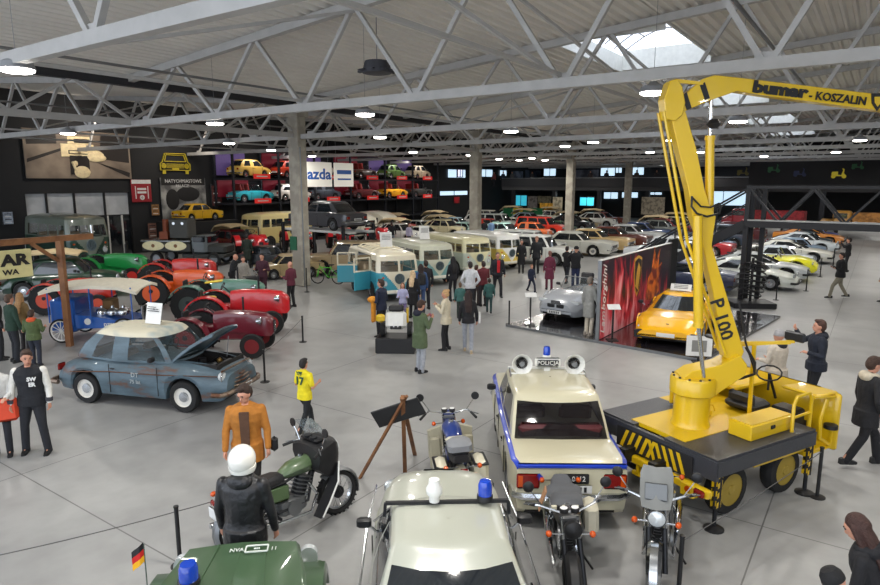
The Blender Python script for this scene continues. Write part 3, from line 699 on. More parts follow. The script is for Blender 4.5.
    # upper garment
    inf = .026 if coat or near else .02; up_ = [torso(inf, 1 if not coat else 0, 7 if sleeve == 'short' else 8), ('b', up(0, 0, 1.42), (.09 * k, .12 * k, .05 * k)), ('c', up(-.01, .03, 1.47), shl[0] + V(0, -.01, -.02), .06 * k, .064 * k), ('c', up(-.01, -.03, 1.47), shl[1] + V(0, .01, -.02), .06 * k, .064 * k)]
    if coat: 
        zb = hipz - coat; out = []
        for z in (hipz + .06, hipz - coat * .4, zb):
            f_ = 1 + (hipz + .06 - z) * (.35 if fem else .15); out.append(ell(V(.0, 0, z), (.14 * g + inf) * k * f_, (.175 * g + inf) * k * f_))
        up_.append(('l', out[::-1]))
    else: up_.append(('l', [ell(V(0, 0, hipz - .06), (.125 * g + inf) * k, (.175 * g + inf) * k), ell(V(0, 0, hipz + .1), (.12 * g + inf) * k, (.165 * g + inf) * k)]))
    sl = [];
    for i in (0, 1): sl += [('c', shl[i], elb[i], .062 * k * g, .052 * k), ('c', elb[i], elb[i] + (wr[i] - elb[i]) * .93, .053 * k, .042 * k)]
    if sleeve and sleeve != 'short': fleshy(up_, vox, tm, 'jacket', root, 3); fleshy(sl, vox, cloth('%d_%d_%d' % sleeve, sleeve), 'sleeves', root, 3)
    elif sleeve == 'short':
        s2 = []
        for i in (0, 1): s2 += [('c', shl[i], shl[i] + (elb[i] - shl[i]) * .75, .064 * k, .06 * k)]
        fleshy(up_ + s2, vox, tm, 'shirt', root, 3)
    else: fleshy(up_ + sl, vox, tm, 'coat' if coat else 'jacket', root, 3)
    if hood:
        hm = cloth('%d_%d_%d' % hood, hood); fleshy([('b', up(-.075, 0, 1.46), (.08 * k, .13 * k, .085 * k)), ('b', up(-.0, .075, 1.47), (.09 * k, .05 * k, .05 * k)), ('b', up(-.0, -.075, 1.47), (.09 * k, .05 * k, .05 * k))], vox, hm, 'hood', root, 3)
    # shoes
    for i in (0, 1):
        f_ = feet[i]; z = f_.z - .085 * k; m = MB(); y = f_.y
        prof = [(-.09, .03, .085), (-.05, .038, .1), (.03, .042, .085), (.1, .045, .06), (.155, .04, .045), (.185, .022, .03)]
        rg = [[(f_.x + x * k, y - w_ * k, z), (f_.x + x * k, y + w_ * k, z), (f_.x + x * k, y + w_ * .8 * k, z + t * k), (f_.x + x * k, y - w_ * .8 * k, z + t * k)] for x, w_, t in prof]
        m.loft(rg, shm); m.build('shoe', root, smooth=60)
    # hair / headgear
    if hs in ('short', 'long', 'bun', 'pony'):
        hm = mat('hair_%d_%d_%d' % hair, hair, .7, var=.25, scale=25, bump=.5, bscale=60)
        hp = [('b', Hd(-.022, 0, .045), (.1 * k, .087 * k, .1 * k)), ('b', Hd(-.05, 0, .0), (.075 * k, .084 * k, .095 * k))]
        if hs == 'short': hp.append(('b', Hd(.04, 0, .112), (.05 * k, .07 * k, .03 * k)))
        if hs == 'long': hp += [('l', [ell(Hd(-.05, 0, .03), .07 * k, .09 * k), ell(Hd(-.07, 0, -.1), .055 * k, .1 * k), ell(up(-.12, 0, 1.36), .04 * k, .11 * k), ell(up(-.14, 0, 1.16), .03 * k, .08 * k)][::-1]), ('c', Hd(-.0, .082, .03), Hd(.0, .085, -.15), .028 * k, .03 * k), ('c', Hd(-.0, -.082, .03), Hd(.0, -.085, -.15), .028 * k, .03 * k)]
        if hs == 'bun': hp.append(('b', Hd(-.1, 0, .09), (.05 * k, .05 * k, .05 * k)))
        if hs == 'pony': hp += [('c', Hd(-.09, 0, .06), Hd(-.15, 0, -.12), .035 * k, .02 * k)]
        fleshy(hp, vox, hm, 'hair', root, 2)
    elif hs == 'bald': pass
    elif hs in ('beanie', 'cap'):
        m = MB(); bmn = cloth('%d_%d_%d' % hair, hair); T = Matrix.Translation(hc) @ tr.to_4x4()
        m.lathe([(.104 * k, 0), (.108 * k, .02 * k), (.1 * k, .07 * k), (.07 * k, .115 * k), (.001, .135 * k)], bmn, o=(-.01 * k, 0, .025 * k), T=T)
        if hs == 'cap': m.rbox((.12 * k, 0, .035 * k), (.1 * k, .14 * k, .014 * k), bmn, T=T, r=.005)
        m.build('hat', root)
    if hs == 'helmet':
        m = MB(); T = Matrix.Translation(hc) @ tr.to_4x4(); m.ball((-.005, 0, .03 * k), (.155 * k, .135 * k, .15 * k), mat('white_helmet_shell', (232, 230, 222), .2, coat=.6), 24, 16, T=T)
        m.lathe([(.125 * k, -.09 * k), (.135 * k, -.06 * k), (.135 * k, -.03 * k)], mat('white_helmet_shell', (0, 0, 0)), o=(0, 0, .0), T=T); m.build('helmet', root)
        m = MB(); m.tube([T @ Vector((.13 * math.cos(a) * k, .12 * math.sin(a) * k, -.05 * k)) for a in [q * .3 - 1.5 for q in range(11)]], .012, seatblk); m.build('helmet_trim', root)
    if near and not noface:
        m = MB()
        for s in (1, -1):
            m.ball(Hd(.086, .032 * s, .015), (.012 * k, .012 * k, .008 * k), eyem, 8, 6); m.ball(Hd(.088, .032 * s, .037), (.01 * k, .02 * k, .005 * k), mat('brow_dark', (50, 36, 28), .8), 8, 6)
        m.build('eyes', root); m = MB(); m.ball(Hd(.09, 0, -.06), (.01 * k, .024 * k, .006 * k), lipm, 8, 6); m.build('mouth', root)
    return root, dict(wr=wr, elb=elb, shl=shl, up=up, V=V, Hd=Hd, hc=hc, k=k)
# ================================================================= PEOPLE
blk = (26, 26, 29); nvy = (30, 36, 58)
mq, d = person('mannequin in a black leather jacket and white helmet standing beside the green motorcycle', loc=tuple(G(241, 453, 1.78).to_2d()) + (0,), h=1.8, head=86, top=(30, 30, 33), pants=(64, 66, 52), hs='helmet', near=True, girth=1.12, coat=.12, hood=(30, 30, 33))
mq.name = 'mannequin'; mq['category'] = 'mannequin'; MATS['cloth_30_30_33'].node_tree.nodes['Principled BSDF'].inputs['Roughness'].default_value = .38
p_, d = person('man in a black vest jacket with white sleeves at the left', 38, 452, 1.78, -75, top=(28, 30, 36), sleeve=(214, 212, 205), pants=(30, 32, 38), arms='down', hair=(58, 38, 26), near=True, turn=25, nod=10, girth=1.12, legs='wide')
m = MB()
for i in (0, 1): m.lathe([(.055, -.03), (.058, .03)], mat('ribbed_cuff', (60, 60, 66), .9), o=d['wr'][i] + Vector((0, 0, .06)), n=12)
m.build('cuffs', p_)
text('chest_lettering', 'SW', .09, paper, p_, (.19, .085, 1.33), (90, 0, 90), bold=.004); text('chest_lettering', 'ER', .09, paper, p_, (.19, .085, 1.24), (90, 0, 90), bold=.004)
p_, d = person('man in an open mustard brown jacket with dark hair, behind the helmeted mannequin', loc=tuple(G(245, 397, 1.62).to_2d()) + (0,), h=1.8, head=-80, top=(172, 110, 40), pants=(40, 38, 38), coat=.2, hair=(50, 34, 26), near=True, nod=22, turn=-30, arms=('down', 'down'), girth=1.08)
m = MB(); m.prism([(-.05, .72), (.05, .72), (.06, 1.46), (-.07, 1.46)], .15, .185, cloth('dark_brown_sweater', (84, 58, 42)), plane='YZ'); m.build('sweater_front', p_)
m = MB(); m.rbox((.0, .36, .92), (.12, .1, .2), seatblk, r=.03); o = m.build('camera_bag', p_); o['label'] = 'black bag at his side'
p_, d = person('boy in a bright yellow shirt with dark green number walking right', 306, 432, 1.38, 58, top=(226, 208, 32), sleeve='short', pants=(28, 30, 34), hair=(30, 26, 26), legs='walk', arms=('bent', 'bent'), near=True, shoes=(90, 90, 84))
o = text('shirt_number', '17', .2, mat('shirt_green', (22, 74, 52), .7), p_, (-.118, 0, 1.0), (90, 0, -90), bold=.006); o = text('shirt_name', 'YPF', .09, mat('shirt_green', (0, 0, 0)), p_, (-.118, 0, 1.14), (90, 0, -90), bold=.003)
p_, d = person('man in an olive green parka and pale jeans looking down at his phone', 420, 372, 1.75, 40, top=(84, 98, 70), pants=(158, 162, 170), coat=.28, arms=('phone', 'phone'), nod=30, hair=(60, 40, 30), hood=(30, 32, 48), near=True, shoes=(30, 30, 34))
m = MB(); m.rbox(tuple((d['wr'][0] + d['wr'][1]) / 2 + Vector((.06, 0, .04))), (.02, .09, .15), mat('pink_phone', (210, 120, 140), .4), r=.008, ry=-35); tag(m.build('phone', p_), 'pink phone')
person('fair haired woman in a cream cardigan and black trousers holding a phone', 446, 350, 1.66, 165, top=(206, 196, 172), pants=(28, 28, 32), coat=.12, arms=('phone', 'phone'), hs='bun', hair=(188, 150, 104), fem=True, near=True, nod=10)
p_, d = person('woman with long dark hair in a black top and pale grey trousers walking away', 468, 352, 1.68, 88, top=(30, 30, 34), pants=(158, 162, 172), hs='long', hair=(44, 28, 26), fem=True, near=True, legs='step', shoes=(190, 170, 140))
m = MB(); m.rbox((.02, -.3, .95), (.22, .05, .28), paper, r=.01); m.build('paper_bag', p_)
p_, d = person('man in a navy suit jacket with an orange coat over his arm', 382, 337, 1.72, 150, top=nvy, pants=(26, 26, 32), arms=('bent', 'bent'), hair=(52, 34, 26), near=True, turn=10)
og = cloth('mustard_coat', (212, 138, 40)); m = MB(); c = (d['wr'][0] + d['elb'][0]) / 2; m.rbox((c.x + .02, c.y, c.z - .3), (.1, .2, .68), og, r=.05); m.ball((c.x + .05, c.y, c.z + .03), (.16, .13, .1), og); m.build('coat_over_arm', p_)
person('small girl in a lavender jacket in front of the turquoise van', 403, 322, 1.3, -85, top=(168, 168, 200), pants=(110, 96, 140), hs='long', hair=(120, 84, 60), fem=True, arms='bent')
person('woman with long blond hair in a black coat by the turquoise van', 413, 318, 1.62, 70, top=blk, pants=blk, hs='long', hair=(206, 178, 140), fem=True, coat=.4)
p_, d = person('woman in a blue denim jacket with a black backpack', 421, 312, 1.7, 100, top=(62, 88, 132), pants=(60, 80, 120), hs='long', hair=(44, 30, 28), fem=True)
m = MB(); m.rbox((-.2, 0, 1.2), (.16, .28, .42), seatblk, r=.06); m.build('backpack', p_)
person('dark haired man in black beside the woman in denim', 426, 309, 1.76, 110, top=(34, 34, 40), pants=(40, 40, 48))
person('woman in black with long black hair facing the pale teal van', 453, 301, 1.72, 120, top=(26, 26, 32), pants=(30, 30, 36), hs='long', hair=(22, 20, 22), fem=True)
person('man in a white shirt seen from behind beside the vans', 470, 312, 1.78, 95, top=(206, 208, 212), pants=(44, 44, 50), hair=(40, 30, 26), arms='pocket')
person('person in a maroon jacket holding a yellow bag beside the white shirt man', 483, 306, 1.66, 110, top=(96, 34, 42), pants=(40, 36, 40), hair=(46, 32, 28), arms='front')
person('small child in a teal jacket walking beside the white shirt man', 460, 318, 1.2, 92, top=(62, 104, 100), pants=(50, 60, 56), hair=(96, 70, 50))
person('child in a dark teal tracksuit walking, right of the other teal child', 489, 313, 1.22, 88, top=(52, 92, 88), pants=(40, 66, 66), hair=(48, 34, 28), legs='walk')
person('person in brown crouching beside the vans, between the women', 476, 305, 1.5, 60, top=(110, 76, 56), pants=(60, 50, 50), hs='short', hair=(70, 46, 34))
p_, d = person('man in a black jacket open over a red shirt walking towards the camera', 497, 296, 1.76, -80, top=(28, 28, 36), pants=(30, 30, 36), legs='walk', hair=(110, 90, 76), coat=.05, girth=1.1)
m = MB(); m.prism([(-.05, .98), (.05, .98), (.06, 1.46), (-.06, 1.46)], .14, .185, cloth('red_shirt', (186, 30, 40)), plane='YZ'); m.build('red_shirt_front', p_)
person('small child in navy walking before the black coats', 531, 292, 1.15, -60, top=nvy, pants=nvy, hair=(150, 110, 90), legs='walk')
person('grey haired woman in a long black coat', 521, 273, 1.68, -100, top=blk, pants=blk, hair=(130, 122, 116), hs='short', fem=True, coat=.45)
person('tall man in a black coat beside the grey haired woman', 536, 273, 1.85, -110, top=(30, 32, 36), pants=blk, hair=(150, 110, 92), coat=.2)
person('woman in a knee length maroon coat and maroon leggings', 549, 290, 1.66, 90, top=(104, 40, 62), pants=(96, 34, 54), coat=.4, fem=True, hs='short', hair=(120, 80, 70), legs='step')
person('woman in black with a white bag left of the man in a black cap', 566, 284, 1.7, 60, top=(28, 28, 32), pants=(44, 46, 54), hs='short', hair=(40, 30, 28), fem=True, arms=('photo', 'down'), legs='walk')
person('man in a black cap and black jacket with raised arms before the silver roadster', 575, 288, 1.8, 85, top=(22, 22, 26), pants=(34, 42, 76), hs='cap', hair=(30, 30, 32), arms='photo', girth=1.1)
person('person in a grey top and pale trousers at the edge of the stage', loc=tuple(G(588, 335, .07)), h=1.72, head=40, top=(142, 142, 138), pants=(206, 196, 180), coat=.35, hair=(120, 110, 100), girth=.9, shoes=(150, 140, 130))
# group by the left
person('bald man in black leaning forward, leftmost of the group by the tractors', 233, 296, 1.72, 0, top=(30, 32, 36), pants=(36, 36, 40), hs='bald', lean=14, arms='bent')
person('woman in a black and white patterned coat among the group by the tractors', 245, 298, 1.66, -60, top=(150, 146, 138), pants=(30, 30, 34), hs='short', hair=(70, 50, 40), fem=True, coat=.3)
person('man in a dark maroon tracksuit in the group by the tractors', 264, 299, 1.8, -100, top=(62, 28, 42), pants=(58, 26, 40), hair=(28, 24, 24), arms='bent')
person('person in a maroon hoodie and black trousers beside the nearest column', 292, 307, 1.68, 150, top=(92, 34, 52), pants=(28, 28, 32), hs='bald', arms='bent', turn=20)
person('person in a long dark green coat standing before the red tractors', 248, 268, 1.8, 90, top=(34, 44, 36), pants=(34, 36, 36), coat=.45, hair=(30, 26, 24))
t = thing('pushchair', 'black pushchair between the patterned coat woman and the maroon tracksuit man', 'pushchair', tuple(G(254, 304).to_2d()) + (0,), -50)
m = MB(); m.rbox((0, 0, .55), (.5, .42, .3), seatblk, r=.08); m.build('seat', t); m = MB(); m.loft([[(-.25 + .1 * math.cos(a) * k, .22 * c_, .75 + .3 * math.sin(a)) for c_ in (-1, 1)] + [(-.23 + .1 * math.cos(a) * k, .22 * c_, .73 + .28 * math.sin(a)) for c_ in (1, -1)] for a, k in ((0, 1), (.5, 2), (1, 3), (1.5, 4))], seatblk); m.build('hood', t); m = MB()
for s in (1, -1): m.tube([(.3, s * .2, .15), (0, s * .22, .5), (-.45, s * .2, 1.0)], .015, steel, n=6)
m.cyl((-.45, -.2, 1.0), (-.45, .2, 1.0), .02, black); m.build('frame', t)
for x in (.3, -.3):
    for s in (1, -1): o = wheel_mesh(.13, .05).build('wheel', t); o.location = (x, s * .24, .13)
person('man in a black jacket standing in the middle distance before the pale cars', 392, 247, 1.78, 90, top=(24, 24, 28), pants=(150, 160, 170), hair=(50, 40, 36))
person('person in dark clothes between the car lift and the mint cars', 372, 250, 1.74, 60, top=(36, 36, 46), pants=(30, 32, 38))
person('woman in lilac in the middle distance behind the turquoise van', 409, 247, 1.66, -60, top=(170, 164, 190), pants=(60, 60, 80), hs='long', hair=(50, 34, 30), fem=True)
person('man in a light blue shirt right of the second column', 491, 243, 1.78, 120, top=(110, 140, 180), pants=(60, 60, 70), hair=(60, 40, 34))
person('person in black right of the second column, left of the light blue shirt', 484, 243, 1.76, 100, top=(28, 28, 34), pants=(30, 30, 36))
person('person in a pale grey jacket, far off right of the second column', 500, 241, 1.7, 60, top=(170, 164, 160), pants=(50, 50, 56), fem=True, hs='short')
# left edge group
person('child in an olive green hooded sweater with an orange collar seen from behind', 37, 366, 1.42, 95, top=(74, 88, 52), pants=(40, 44, 56), hood=(206, 84, 44), hair=(60, 42, 32), arms='bent', near=True, girth=1.15)
person('adult in a dark green jumper behind the child at the timber gate', 16, 362, 1.74, 60, top=(30, 54, 42), pants=(30, 32, 38), hair=(80, 60, 48))
person('person with long fair hair in a brown coat at the timber gate', 26, 352, 1.62, 80, top=(120, 96, 60), pants=(50, 46, 48), hs='long', hair=(168, 128, 84), fem=True)
person('person in black at the left edge of the timber gate group', 1, 360, 1.76, 40, top=(34, 32, 36), pants=(34, 34, 38), hair=(90, 66, 54))
p_, d = person('person with an orange red bag cut off by the left edge', 4, 455, 1.66, -60, top=(206, 206, 204), pants=(32, 34, 40), hair=(60, 44, 36), fem=True, near=True, hs='short', arms='front')
m = MB(); m.rbox((.12, .12, .82), (.14, .34, .4), mat('orange_bag', (216, 74, 44), .6), r=.05); m.build('shoulder_bag', p_)
# right side
p_, d = person('man in a long black jacket with a pale hood walking at the right edge', 860, 465, 1.8, 0, top=(28, 28, 32), pants=(24, 24, 28), legs='walk', coat=.2, hair=(60, 40, 30), near=True, hood=(190, 180, 160), arms=('down', 'pocket'), nod=14)
p_, d = person('man in a navy padded jacket raising his arm behind the crane truck', loc=tuple(G(812, 405, .1).to_2d()) + (0,), h=1.84, head=165, top=(28, 34, 48), pants=(26, 28, 34), coat=.1, hair=(70, 44, 34), near=True, hood=(24, 28, 40), arms=('bent', 'photo'), girth=1.1)
g_ = G(780, 333, 1.62)
p_, d = person('woman in a pale beige quilted coat and grey bobble hat behind the crane truck', loc=(g_.x, g_.y, 0), h=1.66, head=120, top=(190, 180, 166), pants=(40, 40, 46), coat=.4, hs='beanie', hair=(150, 150, 152), fem=True, near=True, girth=1.35, hood=(34, 34, 42), arms='front')
person('man in a black jacket and khaki trousers walking on the right', 838, 298, 1.8, 160, top=(24, 24, 28), pants=(132, 126, 110), legs='walk', hair=(40, 34, 30), arms='bent', girth=1.25)
person('person in black raising a camera at the right hand row of cars', 846, 272, 1.74, 150, top=(24, 24, 28), pants=(30, 30, 34), hair=(40, 32, 30), arms='photo')
person('person in dark clothes cut off by the right edge', 884, 302, 1.76, 120, top=(40, 40, 44), pants=(40, 40, 44))
p_, d = person('bowed woman with brown hair and black coat in the bottom right corner', loc=tuple(G(882, 545, 1.45).to_2d()) + (0,), h=1.66, head=135, top=(26, 26, 30), pants=(70, 90, 130), hs='long', hair=(58, 34, 28), fem=True, near=True, lean=12, nod=30, coat=.2, hood=(24, 24, 28))
person('person in a black coat and black cap bowed, left of the corner woman', loc=tuple(G(872, 600, 1.3).to_2d()) + (0,), h=1.5, head=150, hood=(20, 20, 24), top=(22, 22, 26), pants=(80, 100, 140), hs='beanie', hair=(24, 24, 26), near=True, lean=20, nod=30, fem=True, coat=.15)
# small far crowd on the gallery
for i, (x, c) in enumerate(((481, (60, 60, 70)), (494, (120, 60, 60)), (503, (50, 60, 80)), (512, (90, 90, 90)), (532, (40, 40, 46)), (590, (70, 60, 60)), (606, (40, 44, 54)), (636, (80, 70, 70)), (656, (50, 50, 56)))):
    s2, z = farpt(x, 186, 67.6); p = W(67.6, s2, 4.1); person('person in %s leaning on the far gallery railing' % ('grey blue', 'dull red', 'navy', 'grey', 'black', 'brown', 'slate', 'rose grey', 'charcoal')[i], loc=tuple(p), h=1.74, head=HB + 180, top=c, pants=(40, 40, 46), group='people on the far gallery')
# ================================================================= NEAR VEHICLES
def recol2(o, m1, m2=None):
    for c in kids(o):
        if c.name.startswith('body'):
            for sl in c.material_slots:
                if sl.material == PAINT: sl.link = 'OBJECT'; sl.material = m1
                elif sl.material == PAINT2: sl.link = 'OBJECT'; sl.material = m2 or m1
def beacon(parent, loc, r=.08, h=.17, base=black):
    m = MB(); m.lathe([(r, 0), (r * 1.02, h * .25), (r * .98, h * .28)], base, n=16); o = m.build('beacon_base', parent, loc=loc)
    m = MB(); m.lathe([(r * .9, h * .28), (r * .88, h * .8), (r * .7, h * .97), (.001, h)], bluebeacon, n=16); m.build('beacon_lens', parent, loc=loc)
# ---- police saloon (cream with blue line)
creamp = paint('police_cream', (197, 191, 164)); bluep = paint('police_blue', (26, 60, 178)); maroonv = mat('maroon_vinyl', (78, 24, 30), .6)
s = dict(T_['sedan']); s.update(L=4.3, W=1.6, glass=mat('tinted_glass', (22, 20, 22), .06, var=0, alpha=.8), twotone=[5], doors=[.85, -.1, -1.0], clear=True, seatm=maroonv, top=[(-2.15, .9), (-2.07, .93), (-1.5, .93), (-.9, .91), (.9, .92), (1.5, .9), (2.15, .84)], th=.2, tw=.3, tz=.7, bz=.5, g=dict(ytaper=.02, xf=(1.0, .5), xr=(-1.3, -.85), w=(.72, .63), z=(.88, 1.41), pillars=[(.45, .49), (.86, 1)]))
t = car_type('police_car', s); tag(t, 'cream police saloon car with a blue side line and two roof loudspeakers, seen from behind', 'car'); POL = t
t.location = (1.74, 9.83, 0); t.rotation_euler.z = R(89); recol2(t, creamp, bluep)
m = MB(); m.rbox((-2.14, 0, .9), (.05, 1.42, .07), bluep, r=.02); m.build('blue_boot_line', t)
m = MB()
m.rbox((-2.17, 0, .74), (.02, .44, .13), ink, r=.01); o = m.build('rear_number_plate', t)
text('plate_text', 'MO 0112', .1, white, t, (-2.183, 0, .74), (90, 0, -90), sx=.9)
m = MB(); m.lathe([(.05, 0), (.05, .012), (.001, .014)], bluep, o=(-2.17, .42, .76), ax='X', n=4); m.build('badge', t)
m = MB(); m.rbox((-.85, 0, .72), (.5, 1.2, .3), maroonv, r=.08); m.build('rear_shelf', t)
m = MB()
for y in (-.42, .42):
    m.bar((.28, y, 1.44), (.28, y, 1.5), .04, .04, white)
m.bar((.28, -.62, 1.5), (.28, .62, 1.5), .035, .035, white); m.bar((.05, -.6, 1.47), (.05, .6, 1.47), .025, .025, white)
for y in (-.6, .6): m.tube([(.3, y, 1.5), (.05, y, 1.47), (-.0, y, 1.42)], .014, chrome)
m.build('roof_rack', t)
for y in (-.42, .42):
    m = MB(); m.lathe([(.05, .18), (.07, .05), (.1, -.05), (.155, -.17), (.165, -.19), (.15, -.185), (.1, -.1)], white, o=(.2, y, 1.63), ax='X', n=22); m.lathe([(.1, -.1), (.001, -.1)], darkint, o=(.2, y, 1.63), ax='X', n=22)
    m.lathe([(.045, -.18), (.05, -.1), (.02, -.09)], steel, o=(.2, y, 1.63), ax='X', n=12); m.box((.28, y, 1.53), (.08, .06, .08), white); m.build('loudspeaker', t)
m = MB(); m.rbox((.1, 0, 1.64), (.06, .42, .15), white, r=.03); m.rbox((.075, 0, 1.64), (.03, .36, .1), ink, r=.015); m.box((.15, 0, 1.54), (.04, .1, .1), white); m.build('roof_sign', t)
text('sign_text', 'POLICJA', .095, white, t, (.057, 0, 1.64), (90, 0, -90))
beacon(t, (.22, 0, 1.68), .065, .2, white)
# ---- grey-white saloon in front, seen from behind over its roof
s = dict(T_['vintage']); s.update(L=4.4, W=1.52, clear=False, plan=[(-2.2, .8), (-1.7, .93), (-1.2, 1.0), (0, 1), (1.1, .98), (1.7, .93), (2.2, .78)], top=[(-2.2, .8), (-1.4, .98), (-1, 1.0), (.8, 1.0), (1.5, .98), (2.0, 1.0), (2.2, .93)], g=dict(xf=(1.0, .42), ytaper=.0, xr=(-1.3, -.32), w=(.7, .5), z=(.96, 1.47), pillars=[(.36, .4), (.84, 1)], curve=1.5, bulge=.14, dome=.05), round=.7, sh=.93, crown=.04)
t = car_type('grey_car', s); tag(t, 'pale grey vintage saloon with a blue beacon and white siren on its roof', 'car'); t.location = (.08, 5.25, 0); t.rotation_euler.z = R(92.5)
recol2(t, paint('grey_white', (168, 170, 158)))
m = MB(); m.bar((.33, -.58, 1.53), (.33, .58, 1.53), .035, .03, black)
for y in (-.58, .58): m.bar((.33, y, 1.53), (.33, y * 1.02, 1.4), .03, .03, black)
m.build('roof_bar', t); beacon(t, (.33, -.36, 1.54), .075, .2)
m = MB(); m.lathe([(.05, 0), (.05, .05), (.075, .08), (.08, .13), (.055, .17), (.05, .22), (.001, .23)], white, o=(.33, .12, 1.54), n=14); m.build('siren', t)
m = MB()
for sg in (1, -1):
    m.tube([(1.9, sg * .76, .93), (1.0, sg * .8, .955), (-1.2, sg * .8, .955)], .012, chrome, n=5); m.tube([(.95, sg * .73, 1.0), (.42, sg * .53, 1.44), (-.3, sg * .52, 1.45)], .012, chrome, n=5)
m.build('chrome_trim', t)
# ---- green field car, bottom left
gp = paint('army_green', (62, 88, 60), .38)
t = thing('military_car', 'dark green police field car bonnet with a blue beacon in the bottom left corner', 'car', (-1.73, 4.28, 0), 98); t.scale = (1.05, .93, 1.02)
m = MB(); hwid = [(-1.9, .78), (-.2, .8), (.3, .74), (1.45, .6)]
rows = []
for x, w_, z in ((-1.9, .8, .98), (.1, .8, 1.0), (.3, .77, 1.02), (.9, .68, 1.0), (1.4, .58, .97), (1.47, .56, .9)):
    rows.append([(x, w_, z - .32), (x, w_, z - .04), (x, w_ * .94, z), (x, w_ * .45, z + .02), (x, 0, z + .03), (x, -w_ * .45, z + .02), (x, -w_ * .94, z), (x, -w_, z - .04), (x, -w_, z - .32)])
m.loft(rows, gp, caps=False, closed=False)
for y in (-.3, 0.0, .3): m.bar((.25, y * 1.15, 1.055), (1.38, y * .8, 1.0), .02, .015, gp)
m.rbox((1.46, 0, .72), (.04, 1.1, .4), gp, r=.02)
for k in range(7): m.box((1.49, (k - 3) * .1, .72), (.02, .05, .3), darkint)
m.rbox((-.2, 0, .55), (3.4, 1.4, .3), gp, r=.05); m.build('body', t)
for sg in (1, -1):
    m = MB(); m.loft([[(x, sg * (.52 + a), z) for a, z in ((0, .5 + h), (.33, .5 + h), (.35, .46 + h), (.35, .4 + h), (0, .4 + h))] for x, h in ((.25, -.05), (.45, .28), (.9, .38), (1.3, .3), (1.55, .05), (1.6, -.05))], gp); m.build('front_wing', t)
    for x in (1.0, -1.5):
        o = wheel_mesh(.33, .2).build('wheel', t); o.location = (x, sg * .68, .33)
    m = MB(); m.lathe([(.1, -.04), (.1, .03), (.001, .05)], headlamp, o=(1.55, sg * .66, .72), ax='X'); m.build('headlight', t)
m = MB(); m.rbox((1.68, 0, .48), (.1, 1.6, .14), gp); m.build('bumper', t)
m = MB(); m.tube([(.1, .7, 1.0), (-.05, .66, 1.42), (-.05, -.66, 1.42), (.1, -.7, 1.0)], .025, gp); m.build('windscreen_frame', t)
m = MB(); m.rbox((-1.1, 0, .8), (.5, 1.3, .5), seatblk, r=.06); m.build('seat', t)
whp = mat('white_stencil', (215, 220, 215), .6, var=0)
m = MB()
for a in ((1.24, -.2, .012, .14), (1.24, -.02, .012, .14)): pass
outl = [(1.27, -.06), (1.27, -.28), (1.17, -.28), (1.17, -.06)]
for p, q in zip(outl, outl[1:] + outl[:1]): m.bar((p[0], p[1], 1.035), (q[0], q[1], 1.035), .014, .01, whp)
m.box((1.22, -.17, 1.034), (.012, .06, .01), whp); m.build('stencil', t)
text('stencil_text', 'NVA', .07, whp, t, (1.22, .03, 1.032), (0, 0, -90)); text('stencil_text', '11', .07, whp, t, (1.22, -.34, 1.022), (0, 0, -90))
beacon(t, (.78, .38, 1.02), .1, .2)
# small flag on the wing
m = MB(); m.cyl((1.0, .84, .75), (1.0, .84, 1.3), .007, chrome, n=6); m.build('flag_staff', t)
m = MB()
for i, mm in enumerate((ink, mat('flag_red', (200, 30, 25), .8), mat('flag_gold', (240, 175, 20), .8))):
    rg = [[(1.0 - .02 * math.sin(k * 1.3), .845 + .03 * k, 1.31 - .06 * i - .025 * k), (1.0 - .02 * math.sin(k * 1.3), .845 + .03 * k, 1.25 - .06 * i - .025 * k)] for k in range(5)]
    rg2 = [[(x + .006, y, z) for x, y, z in r] for r in rg]
    m.loft([a + b_[::-1] for a, b_ in zip(rg, rg2)], mm)
m.build('flag', t)
# ---- rusty blue-grey two-door saloon with the bonnet open
rust = bpy.data.materials.new('rusty_blue_paint'); rust.use_nodes = True
nt = rust.node_tree; b = nt.nodes['Principled BSDF']; b.inputs['Roughness'].default_value = .55; b.inputs['Coat Weight'].default_value = .15
tc = nt.nodes.new('ShaderNodeTexCoord'); n1 = nt.nodes.new('ShaderNodeTexNoise'); n1.inputs['Scale'].default_value = 1.8; n1.inputs['Detail'].default_value = 9; n1.inputs['Roughness'].default_value = .65
mp = nt.nodes.new('ShaderNodeMapping'); mp.inputs['Scale'].default_value = (.6, 1, 2.2); nt.links.new(tc.outputs['Object'], mp.inputs[0]); nt.links.new(mp.outputs[0], n1.inputs['Vector'])
r = nt.nodes.new('ShaderNodeValToRGB'); r.color_ramp.elements[0].position = .36; r.color_ramp.elements[0].color = (lin(88), lin(108), lin(120), 1)
r.color_ramp.elements[1].position = .64; r.color_ramp.elements[1].color = (lin(92), lin(66), lin(54), 1); e = r.color_ramp.elements.new(.55); e.color = (lin(70), lin(88), lin(98), 1)
nt.links.new(n1.outputs['Fac'], r.inputs[0]); nt.links.new(r.outputs[0], b.inputs['Base Color'])
roofp = mat('chalky_cream_roof', (206, 200, 178), .6, rgb2=(148, 160, 158), scale=1.6, thr=(.5, .66))
